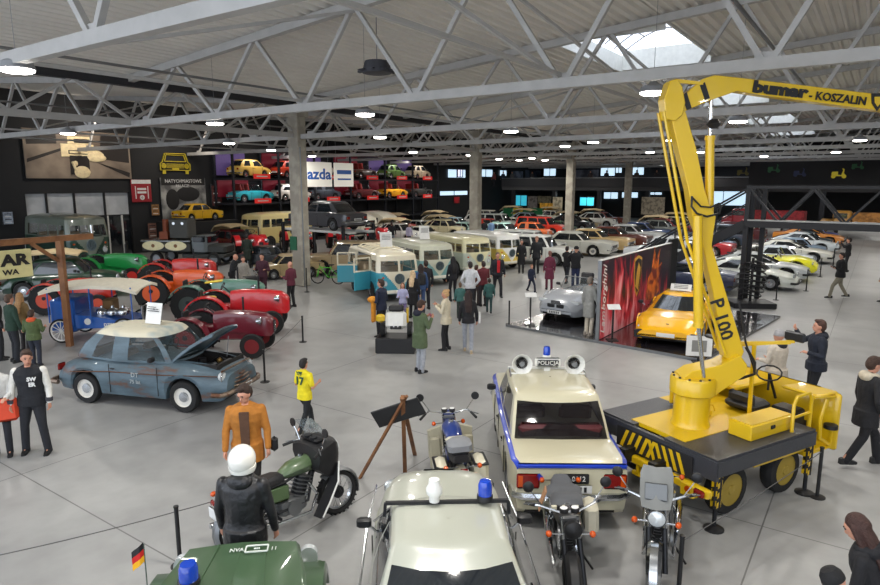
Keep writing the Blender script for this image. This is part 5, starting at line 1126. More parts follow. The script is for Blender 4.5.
# ================================================================= MOTORCYCLES (x forward)
def bike(label, loc, rz, tank, tank2=None, fairing=None, shield=False, pannier=None, wr=.31, seatm=seatblk, lean=7, steer=0, screen=False, mudm=chrome, beacon_=False, saddle=None, name='motorcycle', rear_box=None, guards=None):
    t = thing(name, label, 'motorcycle', loc, rz); t.rotation_euler.x = R(-lean); WB = .7
    tk = paint('%d_%d_%d' % tank, tank, .35); 
    def wheel(x, nm, st=0):
        M = Matrix.Translation((x, 0, wr))
        m = MB(); m.lathe([(wr - .075, -.045), (wr - .03, -.055), (wr, -.025), (wr, .025), (wr - .03, .055), (wr - .075, .045)], rubber, ax='Y', n=32, cap=False)
        for k in range(28): a = k * math.pi / 14; m.box((math.cos(a) * wr, 0, math.sin(a) * wr), (.02, .08, .02), rubber, ry=-math.degrees(a))
        m.lathe([(wr - .07, -.035), (wr - .1, -.03), (wr - .1, .03), (wr - .07, .035)], chrome, ax='Y', n=32, cap=False); m.lathe([(.03, -.07), (.085, -.05), (.085, .05), (.03, .07)], dsteel, ax='Y', n=18)
        for k in range(20):
            a = k * math.pi / 10; b_ = a + .25; m.bar((.08 * math.cos(a), .04 * (-1) ** k, .08 * math.sin(a)), ((wr - .1) * math.cos(b_), 0, (wr - .1) * math.sin(b_)), .006, .006, chrome)
        o = m.build(nm, t); o.location = (x, 0, wr); o.rotation_euler.z = R(st); return o
    wheel(WB, 'front_wheel', steer); wheel(-WB, 'rear_wheel')
    m = MB()
    for s in (1, -1):
        m.tube([(.42, s * .0, .88), (.2, s * .1, .38), (-.25, s * .12, .36), (-.38, s * .12, .6)], .02, dsteel, n=6); m.tube([(.4, s * .0, .82), (-.1, s * .1, .72), (-.75, s * .13, .68)], .018, dsteel, n=6)
        m.tube([(-.25, s * .1, .36), (-WB, s * .08, wr)], .022, dsteel, n=6); m.cyl((-WB - .02, s * .13, wr), (-WB + .12, s * .14, .68), .03, chrome, n=8)
    m.bar((-.25, -.2, .3), (-.25, .2, .3), .03, .03, dsteel); m.build('frame', t)
    m = MB(); m.rbox((-.02, 0, .38), (.42, .24, .24), steel, r=.05); m.cyl((.1, 0, .45), (.2, 0, .7), .1, dsteel)
    for k in range(6): p = Vector((.1, 0, .47)).lerp(Vector((.2, 0, .7)), k / 5); m.rbox(tuple(p), (.2, .22, .014), steel, ry=22, r=.004)
    for s in (1, -1): m.lathe([(.1, 0), (.095, .03), (.001, .04)], steel, o=(-.02, s * .13 - (.0 if s > 0 else .03), .36), ax='Y', n=14)
    m.build('engine', t)
    for s in (1, -1):
        m = MB(); m.tube([(.24, s * .06, .6), (.34, s * .1, .42), (.2, s * .16, .24), (-.3, s * .18, .25), (-.4, s * .19, .27)], .022, chrome, n=8); m.tube([(-.35, s * .19, .27), (-.5, s * .19, .3), (-.95, s * .2, .36), (-1.0, s * .2, .37)], [.025, .045, .045, .03], chrome, n=10); m.build('exhaust_pipe', t)
    m = MB(); rg = []
    for x, w_, z0, z1 in ((.44, .06, .78, .86), (.38, .11, .74, .94), (.22, .15, .72, .97), (.02, .14, .72, .93), (-.1, .1, .73, .86), (-.14, .07, .74, .82)):
        rg.append([(x, w_ * math.cos(a) * (1 if math.sin(a) > 0 else .9), (z0 + z1) / 2 + (z1 - z0) / 2 * math.sin(a)) for a in [k * math.pi / 7 for k in range(14)]])
    m.loft(rg, tk); m.build('fuel_tank', t); m = MB(); m.cyl((.2, 0, .96), (.2, 0, .99), .035, chrome); m.build('fuel_cap', t)
    m = MB(); rg = []
    for x, w_, z in ((-.1, .09, .8), (-.2, .13, .82), (-.45, .15, .81), (-.75, .13, .83), (-.82, .1, .84)):
        rg.append([(x, w_, z - .08), (x, w_, z - .015), (x, w_ * .8, z + .015), (x, 0, z + .025), (x, -w_ * .8, z + .015), (x, -w_, z - .015), (x, -w_, z - .08)])
    m.loft(rg, saddle or seatm); m.build('seat', t)
    if rear_box:
        m = MB(); m.rbox((-.62, 0, .93), (.3, .34, .18), rear_box, r=.05); m.build('top_box', t)
    for s in (1, -1):
        m = MB(); m.rbox((-.22, s * .12, .6), (.3, .05, .2), tk, r=.03); m.build('side_panel', t)
    ST = Matrix.Translation((.45, 0, .9)) @ Matrix.Rotation(R(steer), 4, 'Z') @ Matrix.Translation((-.45, 0, -.9))
    m = MB()
    for s in (1, -1): m.cyl((WB, s * .085, wr), (.5, s * .085, .75), .03, dsteel if not fairing else black, n=10, T=ST); m.cyl((.52, s * .085, .7), (.43, s * .085, .98), .02, chrome, n=8, T=ST)
    m.bar((.43, -.1, .95), (.43, .1, .95), .06, .03, steel, T=ST); m.build('fork', t)
    m = MB(); m.tube([(.22, .4, 1.03), (.36, .3, 1.08), (.42, .1, 1.02), (.42, -.1, 1.02), (.36, -.3, 1.08), (.22, -.4, 1.03)], .013, chrome, n=6, T=ST); m.build('handlebar', t)
    for s in (1, -1):
        m = MB(); m.cyl((.17, s * .42, 1.02), (.3, s * .345, 1.06), .02, black, n=8, T=ST); m.bar((.31, s * .3, 1.08), (.24, s * .46, 1.05), .012, .012, steel, T=ST); m.build('grip', t)
        m = MB(); m.tube([(.36, s * .28, 1.08), (.36, s * .36, 1.2), (.35, s * .4, 1.26)], .007, chrome, n=5, T=ST); m.lathe([(.06, .0), (.06, .02), (.04, .035)], black, o=(.34, s * .42, 1.3), ax='X', n=14, T=ST); m.build('mirror', t)
        for x, z in ((.52, .82), (-.9, .74)):
            m = MB(); m.bar((x, s * .06, z), (x, s * .2, z), .012, .012, chrome); m.ball((x, s * .23, z), (.045, .035, .035), orangelamp, 10, 6); m.build('indicator', t)
    for x0, nm, a0, a1 in ((WB, 'front_mudguard', -15, 130), (-WB, 'rear_mudguard', 20, 200)):
        m = MB(); rg = []
        for k in range(11):
            a = R(a0 + (a1 - a0) * k / 10); r_ = wr + .035; c = (x0 + r_ * math.cos(a), wr + r_ * math.sin(a)); c2 = (x0 + (r_ - .04) * math.cos(a), wr + (r_ - .04) * math.sin(a))
            rg.append([(c2[0], -.075, c2[1]), (c[0], -.04, c[1]), (c[0], .04, c[1]), (c2[0], .075, c2[1]), (c2[0] * .999, .06, c2[1] - .004), (c2[0] * .999, -.06, c2[1] - .004)])
        m.loft(rg, mudm); m.build(nm, t)
    m = MB(); m.lathe([(.04, -.12), (.09, -.04), (.1, .0), (.1, .02)], black if fairing else tk, o=(.58, 0, .9), ax='X', n=16, T=ST); m.lathe([(.09, .02), (.06, .04), (.001, .05)], headlamp, o=(.58, 0, .9), ax='X', n=16, T=ST); m.build('headlight', t)
    m = MB(); m.rbox((-1.0, 0, .72), (.05, .12, .07), redlamp); m.rbox((-1.02, 0, .6), (.02, .2, .14), paper, r=.01); m.build('tail_light', t)
    for y in (-.06, .06):
        m = MB(); m.lathe([(.045, 0), (.05, .04), (.045, .05)], black, o=(.44, y, 1.03), n=14, T=ST); m.lathe([(.04, .052), (.001, .053)], paper, o=(.44, y, 1.03), n=14, T=ST); m.build('gauge', t)
    m = MB(); m.bar((-.15, .12, .28), (-.1, .3, .01), .02, .02, dsteel); m.build('side_stand', t)
    if fairing:
        fm_ = fairing; m = MB(); rg = []
        for x, w_, z0, z1 in ((.28, .36, .8, 1.08), (.42, .36, .68, 1.14), (.56, .3, .66, 1.16), (.66, .2, .74, 1.1), (.72, .08, .82, 1.0)):
            rg.append([(x, w_, (z0 + z1) / 2), (x, w_ * .95, z1 - .05), (x, w_ * .5, z1), (x, 0, z1 + .01), (x, -w_ * .5, z1), (x, -w_ * .95, z1 - .05), (x, -w_, (z0 + z1) / 2), (x, -w_ * .8, z0), (x, 0, z0 - .02), (x, w_ * .8, z0)])
        m.loft(rg, fm_); m.build('fairing', t)
        m = MB(); rg = [[(.3 + .16 * (1 - abs(c)) + dx, .34 * c * k_, z) for c in (-1, -.6, 0, .6, 1)] for dx, k_, z in ((.16, .85, 1.12), (.08, .8, 1.26), (-.02, .65, 1.38), (-.06, .4, 1.42))]
        m.loft(rg, mat('smoked_screen', (150, 160, 162), .08, var=0, alpha=.45), caps=False, closed=False); m.build('windscreen', t)
        m = MB(); m.rbox((.4, 0, 1.15), (.14, .42, .05), black)
        for y in (-.1, .05): m.lathe([(.05, 0), (.055, .03), (.05, .035)], dsteel, o=(.36, y, 1.16), n=14)
        m.build('dashboard', t)
        m = MB(); m.lathe([(.1, 0), (.09, .04), (.001, .06)], headlamp, o=(.7, 0, .95), ax='X', n=16); m.build('fairing_headlight', t)
    if shield:
        for s in (1, -1):
            m = MB(); rg = []
            for x, z, w_ in ((.56, .82, .1), (.5, .6, .14), (.34, .38, .16), (.22, .2, .16)): rg.append([(x, s * .2, z), (x + .03, s * (.2 + w_), z), (x, s * (.2 + w_), z - .01), (x - .02, s * .2, z - .01)])
            m.loft(rg, black); m.tube([(.59, s * .3, .84), (.53, s * .35, .6), (.37, s * .37, .37), (.25, s * .36, .2)], .012, white, n=6); m.build('leg_shield', t)
    if pannier:
        for s in (1, -1):
            m = MB(); m.rbox((-.62, s * .27, .56), (.42, .2, .34), pannier, r=.05); m.build('pannier', t); m = MB(); m.rbox((-.62, s * .27, .7), (.43, .21, .02), dsteel); m.build('pannier_strap', t)
    if guards:
        for s in (1, -1):
            m = MB(); rg = [[(x, s * y, .3), (x + .04, s * (y + .2), .34), (x + .04, s * (y + .2), .78), (x, s * y, .86)] for x, y in ((.3, .14), (.36, .15))]
            m.loft(rg, guards); m.rbox((.28, s * .25, .45), (.06, .18, .5), guards, r=.04); m.build('leg_guard', t)
    if screen:
        m = MB(); rg = [[(.5 + .04 - .0 + dx - .05 * abs(c), .24 * c * k_, z) for c in (-1, -.6, 0, .6, 1)] for dx, k_, z in ((.1, .62, 1.02), (.04, .72, 1.13), (-.06, .72, 1.34), (-.1, .6, 1.42))]
        rg2 = [[(x - .015, y, z) for x, y, z in r_][::-1] for r_ in rg]; m.loft([a + b_ for a, b_ in zip(rg, rg2)], mat('pale_screen_frame', (118, 119, 116), .5)); m.build('windscreen', t)
        m = MB(); m.rbox((.545, 0, 1.19), (.02, .24, .18), mat('smoked_screen2', (105, 108, 110), .15), r=.02, ry=-18); m.build('screen_pane', t)
    if beacon_: beacon(t, (-.9, -.18, 1.0), .05, .13)
    return t
fz = G(340, 512); a_ = 42
bike('olive green police motorcycle with black fairing and white edged leg shields beside the helmeted mannequin', (fz.x - .72 * math.cos(R(a_)), fz.y - .72 * math.sin(R(a_)), 0), a_, (84, 104, 72), fairing=black, shield=True, mudm=steel, rear_box=None, lean=6)
pb = G(458, 446, .8)
creamb = paint('bike_cream', (216, 210, 186)); t = bike('cream and blue police motorcycle seen from behind, left of the cream saloon', (pb.x - .02, pb.y + .35, 0), 97, (28, 52, 120), pannier=creamb, mudm=creamb, guards=mat('clouded_leg_guard', (170, 164, 142), .4), lean=3, steer=-8, rear_box=mat('grey_pad', (128, 130, 134), .7))
m = MB(); m.rbox((-.32, 0, .88), (.2, .3, .07), creamb, r=.03); m.build('cream_seat_cowl', t)
c1 = G(574, 512, 1.02)
t = bike('black motorcycle with a grey two part saddle and cream pannier behind the cream saloon', (c1.x + .0, c1.y - .02, 0), -96, (30, 31, 33), wr=.32, mudm=black, seatm=mat('grey_saddle', (78, 80, 84), .7), lean=-3, steer=8)
t.location = (c1.x + .05, c1.y + .42, 0)
for c in kids(t):
    if c.name.startswith('headlight'):
        for sl in c.material_slots: sl.link = 'OBJECT'; sl.material = black
m = MB(); m.rbox((-.35, .0, .86), (.32, .42, .1), mat('grey_saddle', (0, 0, 0)), r=.05); m.rbox((.02, 0, .95), (.3, .36, .1), mat('grey_saddle', (0, 0, 0)), r=.05); m.build('saddle_pad', t)
m = MB()
for k in range(6): m.rbox((.2, (k - 2.5) * .06, .95), (.03, .06, .05), creamb if k % 2 == 0 else ink, r=.004)
m.build('chequered_band', t)
m = MB(); m.rbox((-.25, .3, .62), (.34, .16, .34), mat('canvas_pannier', (190, 184, 164), .8), r=.04); m.build('pannier', t)
m = MB(); m.rbox((.05, -.27, .98), (.16, .015, .26), mat('brown_tag', (160, 118, 84), .7), rx=-20, r=.004); m.build('paper_tag', t)
d1 = G(640, 590, .3)
bike('chrome trimmed motorcycle with an upright grey windscreen facing the camera, right of the black one', (d1.x + .52, d1.y + .9, 0), -112, (70, 72, 74), screen=True, wr=.33, lean=-3, steer=4)
# ---- green bicycle
def bicycle(label, loc, rz, rgb):
    t = thing('bicycle', label, 'bicycle', loc, rz); f = paint('%d_%d_%d' % rgb, rgb)
    for x in (.5, -.5):
        m = MB(); m.lathe([(.3, -.02), (.33, 0), (.3, .02), (.28, 0), (.3, -.02)], rubber, ax='Y', n=28, cap=False)
        for k in range(16): m.bar((0, 0, 0), (.3 * math.cos(k * .3927), 0, .3 * math.sin(k * .3927)), .004, .004, chrome)
        o = m.build('wheel', t); o.location = (x, 0, .33)
    m = MB(); m.tube([(.38, 0, .82), (-.0, 0, .32), (-.18, 0, .8)], .022, f, n=6); m.tube([(.36, 0, .76), (-.16, 0, .74)], .02, f, n=6)
    for s in (1, -1): m.tube([(-.16, 0, .74), (-.5, s * .05, .33), (0, s * .03, .32)], .012, f, n=5); m.tube([(.4, s * .05, .72), (.5, s * .05, .33)], .016, f, n=5)
    m.build('frame', t); m = MB(); m.tube([(.3, .26, .95), (.38, .0, .93), (.3, -.26, .95)], .012, black, n=6); m.bar((.38, 0, .8), (.38, 0, .94), .02, .02, black); m.build('handlebar', t)
    m = MB(); m.rbox((-.2, 0, .88), (.24, .13, .05), black); m.bar((-.18, 0, .78), (-.2, 0, .87), .02, .02, black); m.build('saddle', t)
    m = MB(); m.lathe([(.09, -.005), (.09, .005)], dsteel, o=(0, -.05, .32), ax='Y', n=16); m.build('chainring', t)
bicycle('bright green bicycle standing between the nearest column and the turquoise van', (G(328, 284).x, G(328, 284).y, 0), 168, (90, 205, 60))
# ================================================================= STAGE WITH SPORTS CARS
HD2 = math.degrees(math.atan2(-D2.y, -D2.x))       # heading of -D2
A_ = G(506, 324.5, .06); B_ = G(704, 360, .06); u = (B_ - A_).normalized(); v = Vector((-u.y, u.x, 0))
plat = mat('black_gloss_floor', (30, 28, 32), .2, coat=.5)
def stage_poly(m, x0, x1, y0, y1, z0, z1, mm):
    q = [A_ + u * a + v * b_ for a, b_ in ((x0, y0), (x1, y0), (x1, y1), (x0, y1))]; m.prism([(p.x, p.y) for p in q], z0, z1, mm, plane='XY')
Lp = (B_ - A_).length
m = MB(); stage_poly(m, 0, Lp, 0, 7.2, 0, .07, plat); stage_poly(m, 0, Lp, -.02, 0, 0, .075, steel); tag(m.build('stage_platform', smooth=0), 'low black glossy stage floor under the silver and yellow sports cars', 'platform')
T_['supercar'] = dict(L=4.3, W=1.9, ax=(-1.25, 1.33), wr=.33, ww=.24, plan=[(-2.15, .88), (-1.7, .97), (-1.2, 1.0), (0, .96), (1.2, .98), (1.8, .93), (2.15, .82)], top=[(-2.15, .78), (-1.5, .92), (-.9, .86), (.3, .79), (1.0, .75), (1.6, .68), (2.05, .48), (2.15, .4)], b=.12, g=dict(xf=(.82, -.1), xr=(-1.9, -.75), w=(.73, .52), z=(.7, 1.13), pillars=[(.5, .56), (.66, 1)], bulge=.2, dome=.04, curve=1.1), doors=[.85, -.45], hl='box', grille=(0, 0), bm=None, wheel='alloy', round=.8, sh=.9)
YS = paint('stage_yellow', (244, 182, 20), .22)
t = car_type('sports_car', T_['supercar']); tag(t, 'yellow low supercar with black air intakes on the black stage by the flame panel', 'car'); recol2(t, YS)
for c in list(kids(t)):
    if c.name.startswith(('headlight', 'licence')): bpy.data.objects.remove(c)
fc = (G(636, 341) + G(696, 356)) / 2; a_ = -119
t.location = (fc.x - 2.12 * math.cos(R(a_)), fc.y - 2.12 * math.sin(R(a_)), .07); t.rotation_euler.z = R(a_)
for s_ in (1, -1):
    m = MB(); m.prism([(1.72, .52 * s_), (1.98, .6 * s_), (1.78, .8 * s_), (1.35, .82 * s_)], .64, .672, black, plane='XY'); m.rbox((1.72, .69 * s_, .675), (.36, .13, .03), headlamp, r=.01, rz=18 * s_, ry=12); o = m.build('headlight', t); o.rotation_euler.y = R(6); o.location.z = .0
    m = MB(); m.prism([(s_ * .28, .18), (s_ * .84, .16), (s_ * .86, .36), (s_ * .66, .4), (s_ * .36, .32)], 2.03, 2.13, black, plane='YZ'); m.build('air_intake', t)
m = MB(); m.rbox((2.16, 0, .3), (.02, .48, .11), paper, r=.005); m.build('number_plate', t); m = MB(); m.lathe([(.06, 0), (.05, .012), (.001, .015)], black, o=(1.86, 0, .56), n=6); m.build('shield_badge', t)
q = thing('price_sign', 'white information card lying on the roof of the yellow supercar', 'sign', t.matrix_basis @ Vector((-.2, 0, 1.18)), -119 + 90); m = MB(); m.box((0, -.0, .12), (.6, .02, .22), paper, rx=-35)
for k in range(3): m.box((0, .0 - .03 + .03 * k, .1 + .04 * k), (.4, .01, .015), ink, rx=-35)
m.build('card', q, smooth=0); m = MB(); m.bar((0, .02, 0), (0, .05, .12), .3, .012, black); m.build('stand', q)
t = car_type('roadster', T_['roadster']); tag(t, 'silver open roadster on the stage left of the flame panel', 'car'); recol2(t, paint('roadster_silver', (168, 172, 178), .2))
fc = (G(533, 314) + G(580, 333)) / 2; a_ = -131; t.location = (fc.x - 2.2 * math.cos(R(a_)), fc.y - 2.2 * math.sin(R(a_)), .07); t.rotation_euler.z = R(a_); ZL = t
for s_ in (1, -1):
    m = MB(); m.rbox((2.2, s_ * .17, .5), (.05, .28, .12), black, r=.05); m.build('kidney_grille', t)
# flame panel
pb0 = G(597, 340, .07); pd = Vector((math.cos(R(54)), math.sin(R(54)), 0)); PL = 6.6
t = thing('flame_panel', 'tall dark display wall with red flames, a gold bull shield and white script beside the yellow supercar', 'display wall', (pb0.x, pb0.y, .07), 54)
t['label'] = 'tall dark display wall with flames and a gold shield beside the yellow supercar'
fl_ = bpy.data.materials.new('flame_print'); fl_.use_nodes = True; nt = fl_.node_tree; b = nt.nodes['Principled BSDF']; b.inputs['Roughness'].default_value = .35
tc = nt.nodes.new('ShaderNodeTexCoord'); mp = nt.nodes.new('ShaderNodeMapping'); mp.inputs['Scale'].default_value = (1.9, 1, .6); n1 = nt.nodes.new('ShaderNodeTexNoise'); n1.inputs['Scale'].default_value = 1.6; n1.inputs['Detail'].default_value = 6; n1.inputs['Distortion'].default_value = .8
sp = nt.nodes.new('ShaderNodeSeparateXYZ'); nt.links.new(tc.outputs['Object'], sp.inputs[0])
cz = nt.nodes.new('ShaderNodeMapRange'); cz.inputs[1].default_value = 2.4; cz.inputs[2].default_value = .4; cz.inputs[3].default_value = -.1; cz.inputs[4].default_value = .2
cx = nt.nodes.new('ShaderNodeMapRange'); cx.inputs[1].default_value = 4.6; cx.inputs[2].default_value = 2.2; cx.inputs[3].default_value = -.2; cx.inputs[4].default_value = 0
ad = nt.nodes.new('ShaderNodeMath'); ad2 = nt.nodes.new('ShaderNodeMath'); nt.links.new(sp.outputs['Z'], cz.inputs[0]); nt.links.new(sp.outputs['X'], cx.inputs[0])
r = nt.nodes.new('ShaderNodeValToRGB'); els = r.color_ramp.elements; els[0].position = .42; els[0].color = (lin(40), lin(22), lin(38), 1); els[1].position = .78; els[1].color = (lin(240), lin(170), lin(176), 1)
for p_, c_ in ((.5, (120, 26, 44)), (.62, (210, 52, 66))): e = els.new(p_); e.color = tuple(lin(x) for x in c_) + (1,)
nt.links.new(tc.outputs['Object'], mp.inputs[0]); nt.links.new(mp.outputs[0], n1.inputs['Vector']); nt.links.new(n1.outputs['Fac'], ad.inputs[0]); nt.links.new(cz.outputs[0], ad.inputs[1]); nt.links.new(ad.outputs[0], ad2.inputs[0]); nt.links.new(cx.outputs[0], ad2.inputs[1]); nt.links.new(ad2.outputs[0], r.inputs[0]); nt.links.new(r.outputs[0], b.inputs['Base Color'])
pdark = mat('panel_dark', (32, 24, 32), .4)
m = MB(); m.box((PL / 2, 0, 1.14), (PL, .1, 2.28), pdark); m.box((PL / 2 - .1, -.052, 1.14), (PL - .3, .006, 2.24), fl_); m.build('panel', t, smooth=0)
m = MB(); _x = ([(.25, .25), (1.0, .1), (2.3, .15), (3.4, .4), (4.4, .6), (4.2, 1.3), (3.8, 1.1), (3.3, 1.35), (2.9, 1.0), (2.5, 1.7), (2.1, 1.3), (1.8, 2.0), (1.5, 1.5), (1.15, 2.2), (.95, 1.4), (.7, 1.8), (.5, 1.2)])
orf = mat('orange_flame_print', (226, 118, 30), .4, rgb2=(120, 40, 30), scale=2.5)
m = MB(); m.prism([(3.9, .6), (4.5, .5), (5.3, .7), (5.2, 1.2), (5.5, 1.7), (5.1, 1.6), (5.2, 2.2), (4.8, 1.8), (4.6, 2.3), (4.4, 1.5), (4.1, 1.3)], -.066, -.05, orf); m.build('bull_print', t, smooth=0)
m = MB(); gold = mat('gold_print', (196, 152, 60), .4)
def shield(cx, cz, k, y0, y1, mm): m.prism([(cx - .42 * k, cz + .7 * k), (cx, cz + .82 * k), (cx + .42 * k, cz + .7 * k), (cx + .4 * k, cz), (cx + .22 * k, cz - .55 * k), (cx, cz - .8 * k), (cx - .22 * k, cz - .55 * k), (cx - .4 * k, cz)], y0, y1, mm)
shield(3.0, 1.5, .82, -.07, -.055, gold); shield(3.0, 1.5, .71, -.075, -.056, pdark)
m.prism([(2.8, 1.2), (3.05, 1.05), (3.15, 1.4), (3.2, 1.75), (3.0, 1.95), (2.85, 1.6)], -.08, -.057, gold); m.build('shield_print', t, smooth=0)
o = text('script_lettering', 'Lamborghini', .4, white, t, (.24, -.062, 1.12), (90, 0, 0), shear=.35, sx=1.0); o.rotation_euler = (R(90), R(-90), 0)
m = MB(); m.box((0, 0, 1.14), (.03, .105, 2.3), steel); m.box((PL / 2, 0, 2.29), (PL, .11, .02), white); m.build('edge_trim', t, smooth=0)
m = MB(); m.box((PL + .5, .05, 1.2), (1.0, .08, 2.4), black); m.build('end_panel', t, smooth=0)
# information stands on the stage
def stand(label, px, py, h=1.0, rz=-90, z=.07, head=(.36, .24)):
    p = G(px, py, z); t = thing('sign_stand', label, 'sign', p, rz)
    m = MB(); m.bar((0, 0, 0), (0, 0, h), .05, .03, black); m.box((0, 0, .01), (.3, .3, .02), black); m.build('post', t); m = MB(); m.box((.03, 0, h + .02), (.22, head[0], .02), paper, ry=30); m.build('card', t, smooth=0)
stand('sign stand with a white card in front of the flame panel', 612, 340, .95); stand('sign stand with a white card before the silver roadster', 530, 325, .95)
t = thing('framed_notice', 'white framed notice on a stand at the right front corner of the stage', 'sign', G(698, 362, 0), -100)
m = MB(); m.box((0, 0, .42), (.03, .62, .52), paper); m.box((.017, 0, .42), (.004, .36, .3), mat('grey_print', (130, 130, 128), .7)); m.build('notice', t, smooth=0); m = MB(); m.bar((-.02, 0, 0), (-.02, 0, .5), .05, .03, black); m.box((0, 0, .01), (.2, .3, .02), black); m.build('stand', t)
# ---- low posts and ropes
def post(label, p, h=.75):
    t = thing('barrier_post', label, 'post', (p[0], p[1], p[2] if len(p) > 2 else 0)); m = MB(); m.cyl((0, 0, 0), (0, 0, h), .025, black, n=12); m.cyl((0, 0, h), (0, 0, h + .02), .03, black, n=12); m.build('pole', t); m = MB(); m.lathe([(.11, 0), (.11, .012), (.03, .02)], black, n=16); m.build('foot', t); return Vector((p[0], p[1], h - .05 + (p[2] if len(p) > 2 else 0)))
def rope(label, p, q, sag=.06, r=.006):
    m = MB(); m.tube([p.lerp(q, k / 8) - Vector((0, 0, sag * 4 * (k / 8) * (1 - k / 8))) for k in range(9)], r, mat('grey_rope', (84, 83, 82), .8), n=5); tag(m.build('barrier_rope'), label, 'rope')
g1 = G(178, 572); p1 = post('black barrier post behind the green field car', (g1.x - .02, g1.y + .12)); g2 = G(235, 545); p2 = p1 + Vector((.9, .75, 0)); p0 = p1 + Vector((-1.6, -.95, 0))
rope('thin grey rope running left from the post behind the green field car', p1, p0, .02); rope('thin grey rope running from the post towards the helmeted mannequin', p1, p2, .02)
p3 = post('black barrier post at the bottom edge right of the motorcycles', G(678, 600)); p4 = post('black barrier post behind the crane truck far leg', G(817, 497)); rope('thin grey rope between the two posts below the crane truck', p3, p4, .03)
p5 = post('black barrier post before the rusty saloon grille', G(265, 382)); p6 = post('black barrier post by the red tractor nose', G(303, 342)); rope('thin rope between the posts by the tractors', p5, p6)
p7 = post('black barrier post at the left corner of the stage', G(509, 324)); p8 = post('black barrier post at the foot of the nearest column', G(307, 292), 1.0)
for i, (x, y) in enumerate(((776, 300), (806, 303 - 12), (820, 277), (833, 266), (846, 250))): post('black barrier post by the right hand row of cars, %s from the camera' % ('first', 'second', 'third', 'fourth', 'fifth')[i], G(x, y), .9)
# ---- wooden easel with a black board
t = thing('easel', 'wooden easel carrying a tilted black board behind the cream saloon', 'easel', (0, 0, 0)); ap = G(403, 402, 1.38)
t['label'] = 'wooden easel carrying a tilted black board beside the green motorcycle'
fa, fb, fc_ = G(360, 478), G(405, 472), G(415, 455)
for q in (fa, fb, fc_):
    m = MB(); m.bar(q + Vector((0, 0, .0)), ap + (ap - q).normalized() * .12, .06, .035, wood); m.build('leg', t)
m = MB(); c = ap + Vector((-.08, .1, -.2)); M = Matrix.Translation(c) @ Matrix.Rotation(R(-14), 4, 'Z') @ Matrix.Rotation(R(-22), 4, 'Y') @ Matrix.Rotation(R(18), 4, 'X'); m.rbox((0, 0, 0), (.78, .03, .3), mat('black_board', (34, 35, 37), .4), T=M, r=.008); m.build('board', t)
# ---- black plinth with small racing machine
pp_ = G(396, 353); t = thing('display_plinth', 'low black display plinth in the middle of the floor', 'plinth', pp_ + Vector((0, .3, 0)), -4); m = MB(); m.rbox((0, 0, .2), (1.05, .75, .4), seatblk, r=.01); m.build('block', t, smooth=0); m = MB(); m.box((0, 0, .405), (1.0, .7, .01), black); m.build('top', t)
t = thing('race_kart', 'small white and yellow racing machine with black grille on the black plinth', 'kart', pp_ + Vector((0, .32, .41)), -90)
m = MB(); m.rbox((.1, 0, .45), (.25, .56, .5), white, r=.08, ry=-20); m.rbox((.02, 0, .75), (.2, .4, .2), black, r=.05, ry=-20); m.rbox((.24, 0, .36), (.03, .3, .26), ink, r=.03, ry=-20); m.build('bonnet', t)
text('number', '11', .22, paper, t, (.262, 0, .36), (70, 0, 90), bold=.004)
for y in (-.36, .36): o = wheel_mesh(.17, .13, 'alloy').build('wheel', t); o.location = (.05, y, .17); o = wheel_mesh(.17, .13, 'alloy').build('wheel', t); o.location = (-.22, y, .17)
m = MB(); m.rbox((.1, -.42, .5), (.2, .24, .22), Y_, r=.05); m.build('yellow_lamp_box', t); m = MB(); m.rbox((-.1, .3, .55), (.3, .06, .4), Y_, r=.02); m.build('side_plate', t); m = MB(); m.tube([(-.2, -.25, .3), (-.25, -.25, .7), (-.25, .25, .7), (-.2, .25, .3)], .02, steel); m.build('roll_bar', t)
# ---- wooden gate with hanging board
g0 = G(92, 236, 3.0); g1 = G(-40, 246, 3.0); dv = (g1 - g0).normalized(); pst = G(70, 346)
t = thing('timber_gate', 'brown timber gate frame carrying a yellow board at the left edge', 'gate', (0, 0, 0)); m = MB(); m.bar(g0, g1, .13, .16, wood); m.build('beam', t)
c = g0 + dv * .42; c = Vector((pst.x, pst.y, 3.0)); m = MB(); m.bar((pst.x, pst.y, 0), (pst.x, pst.y, 2.95), .15, .15, wood); m.build('post', t); m = MB(); m.bar(c + dv * .75 + Vector((0, 0, -.06)), c + Vector((0, 0, -.65)), .07, .09, wood); m.build('brace', t)
q = G(14, 264, 2.3); t = thing('hanging_board', 'cream yellow board with black letters AR hanging from the timber gate', 'sign', q, math.degrees(math.atan2(-dv.y, -dv.x)))
crb = mat('cream_board', (216, 208, 150), .6); m = MB(); m.rbox((-.4, 0, 0), (1.75, .04, .78), crb, r=.01); m.build('board', t, smooth=0)
text('board_lettering', 'AR', .42, ink, t, (.02, -.03, .1), (90, 0, 0), bold=.02, sx=1.3); text('board_lettering', 'WA', .2, ink, t, (-.12, -.03, -.22), (90, 0, 0), bold=.006, sx=1.2); m = MB()
for x in (-.9, .35): m.bar((x, 0, .38), (x, 0, .65), .01, .01, steel)
m.build('hanger', t)
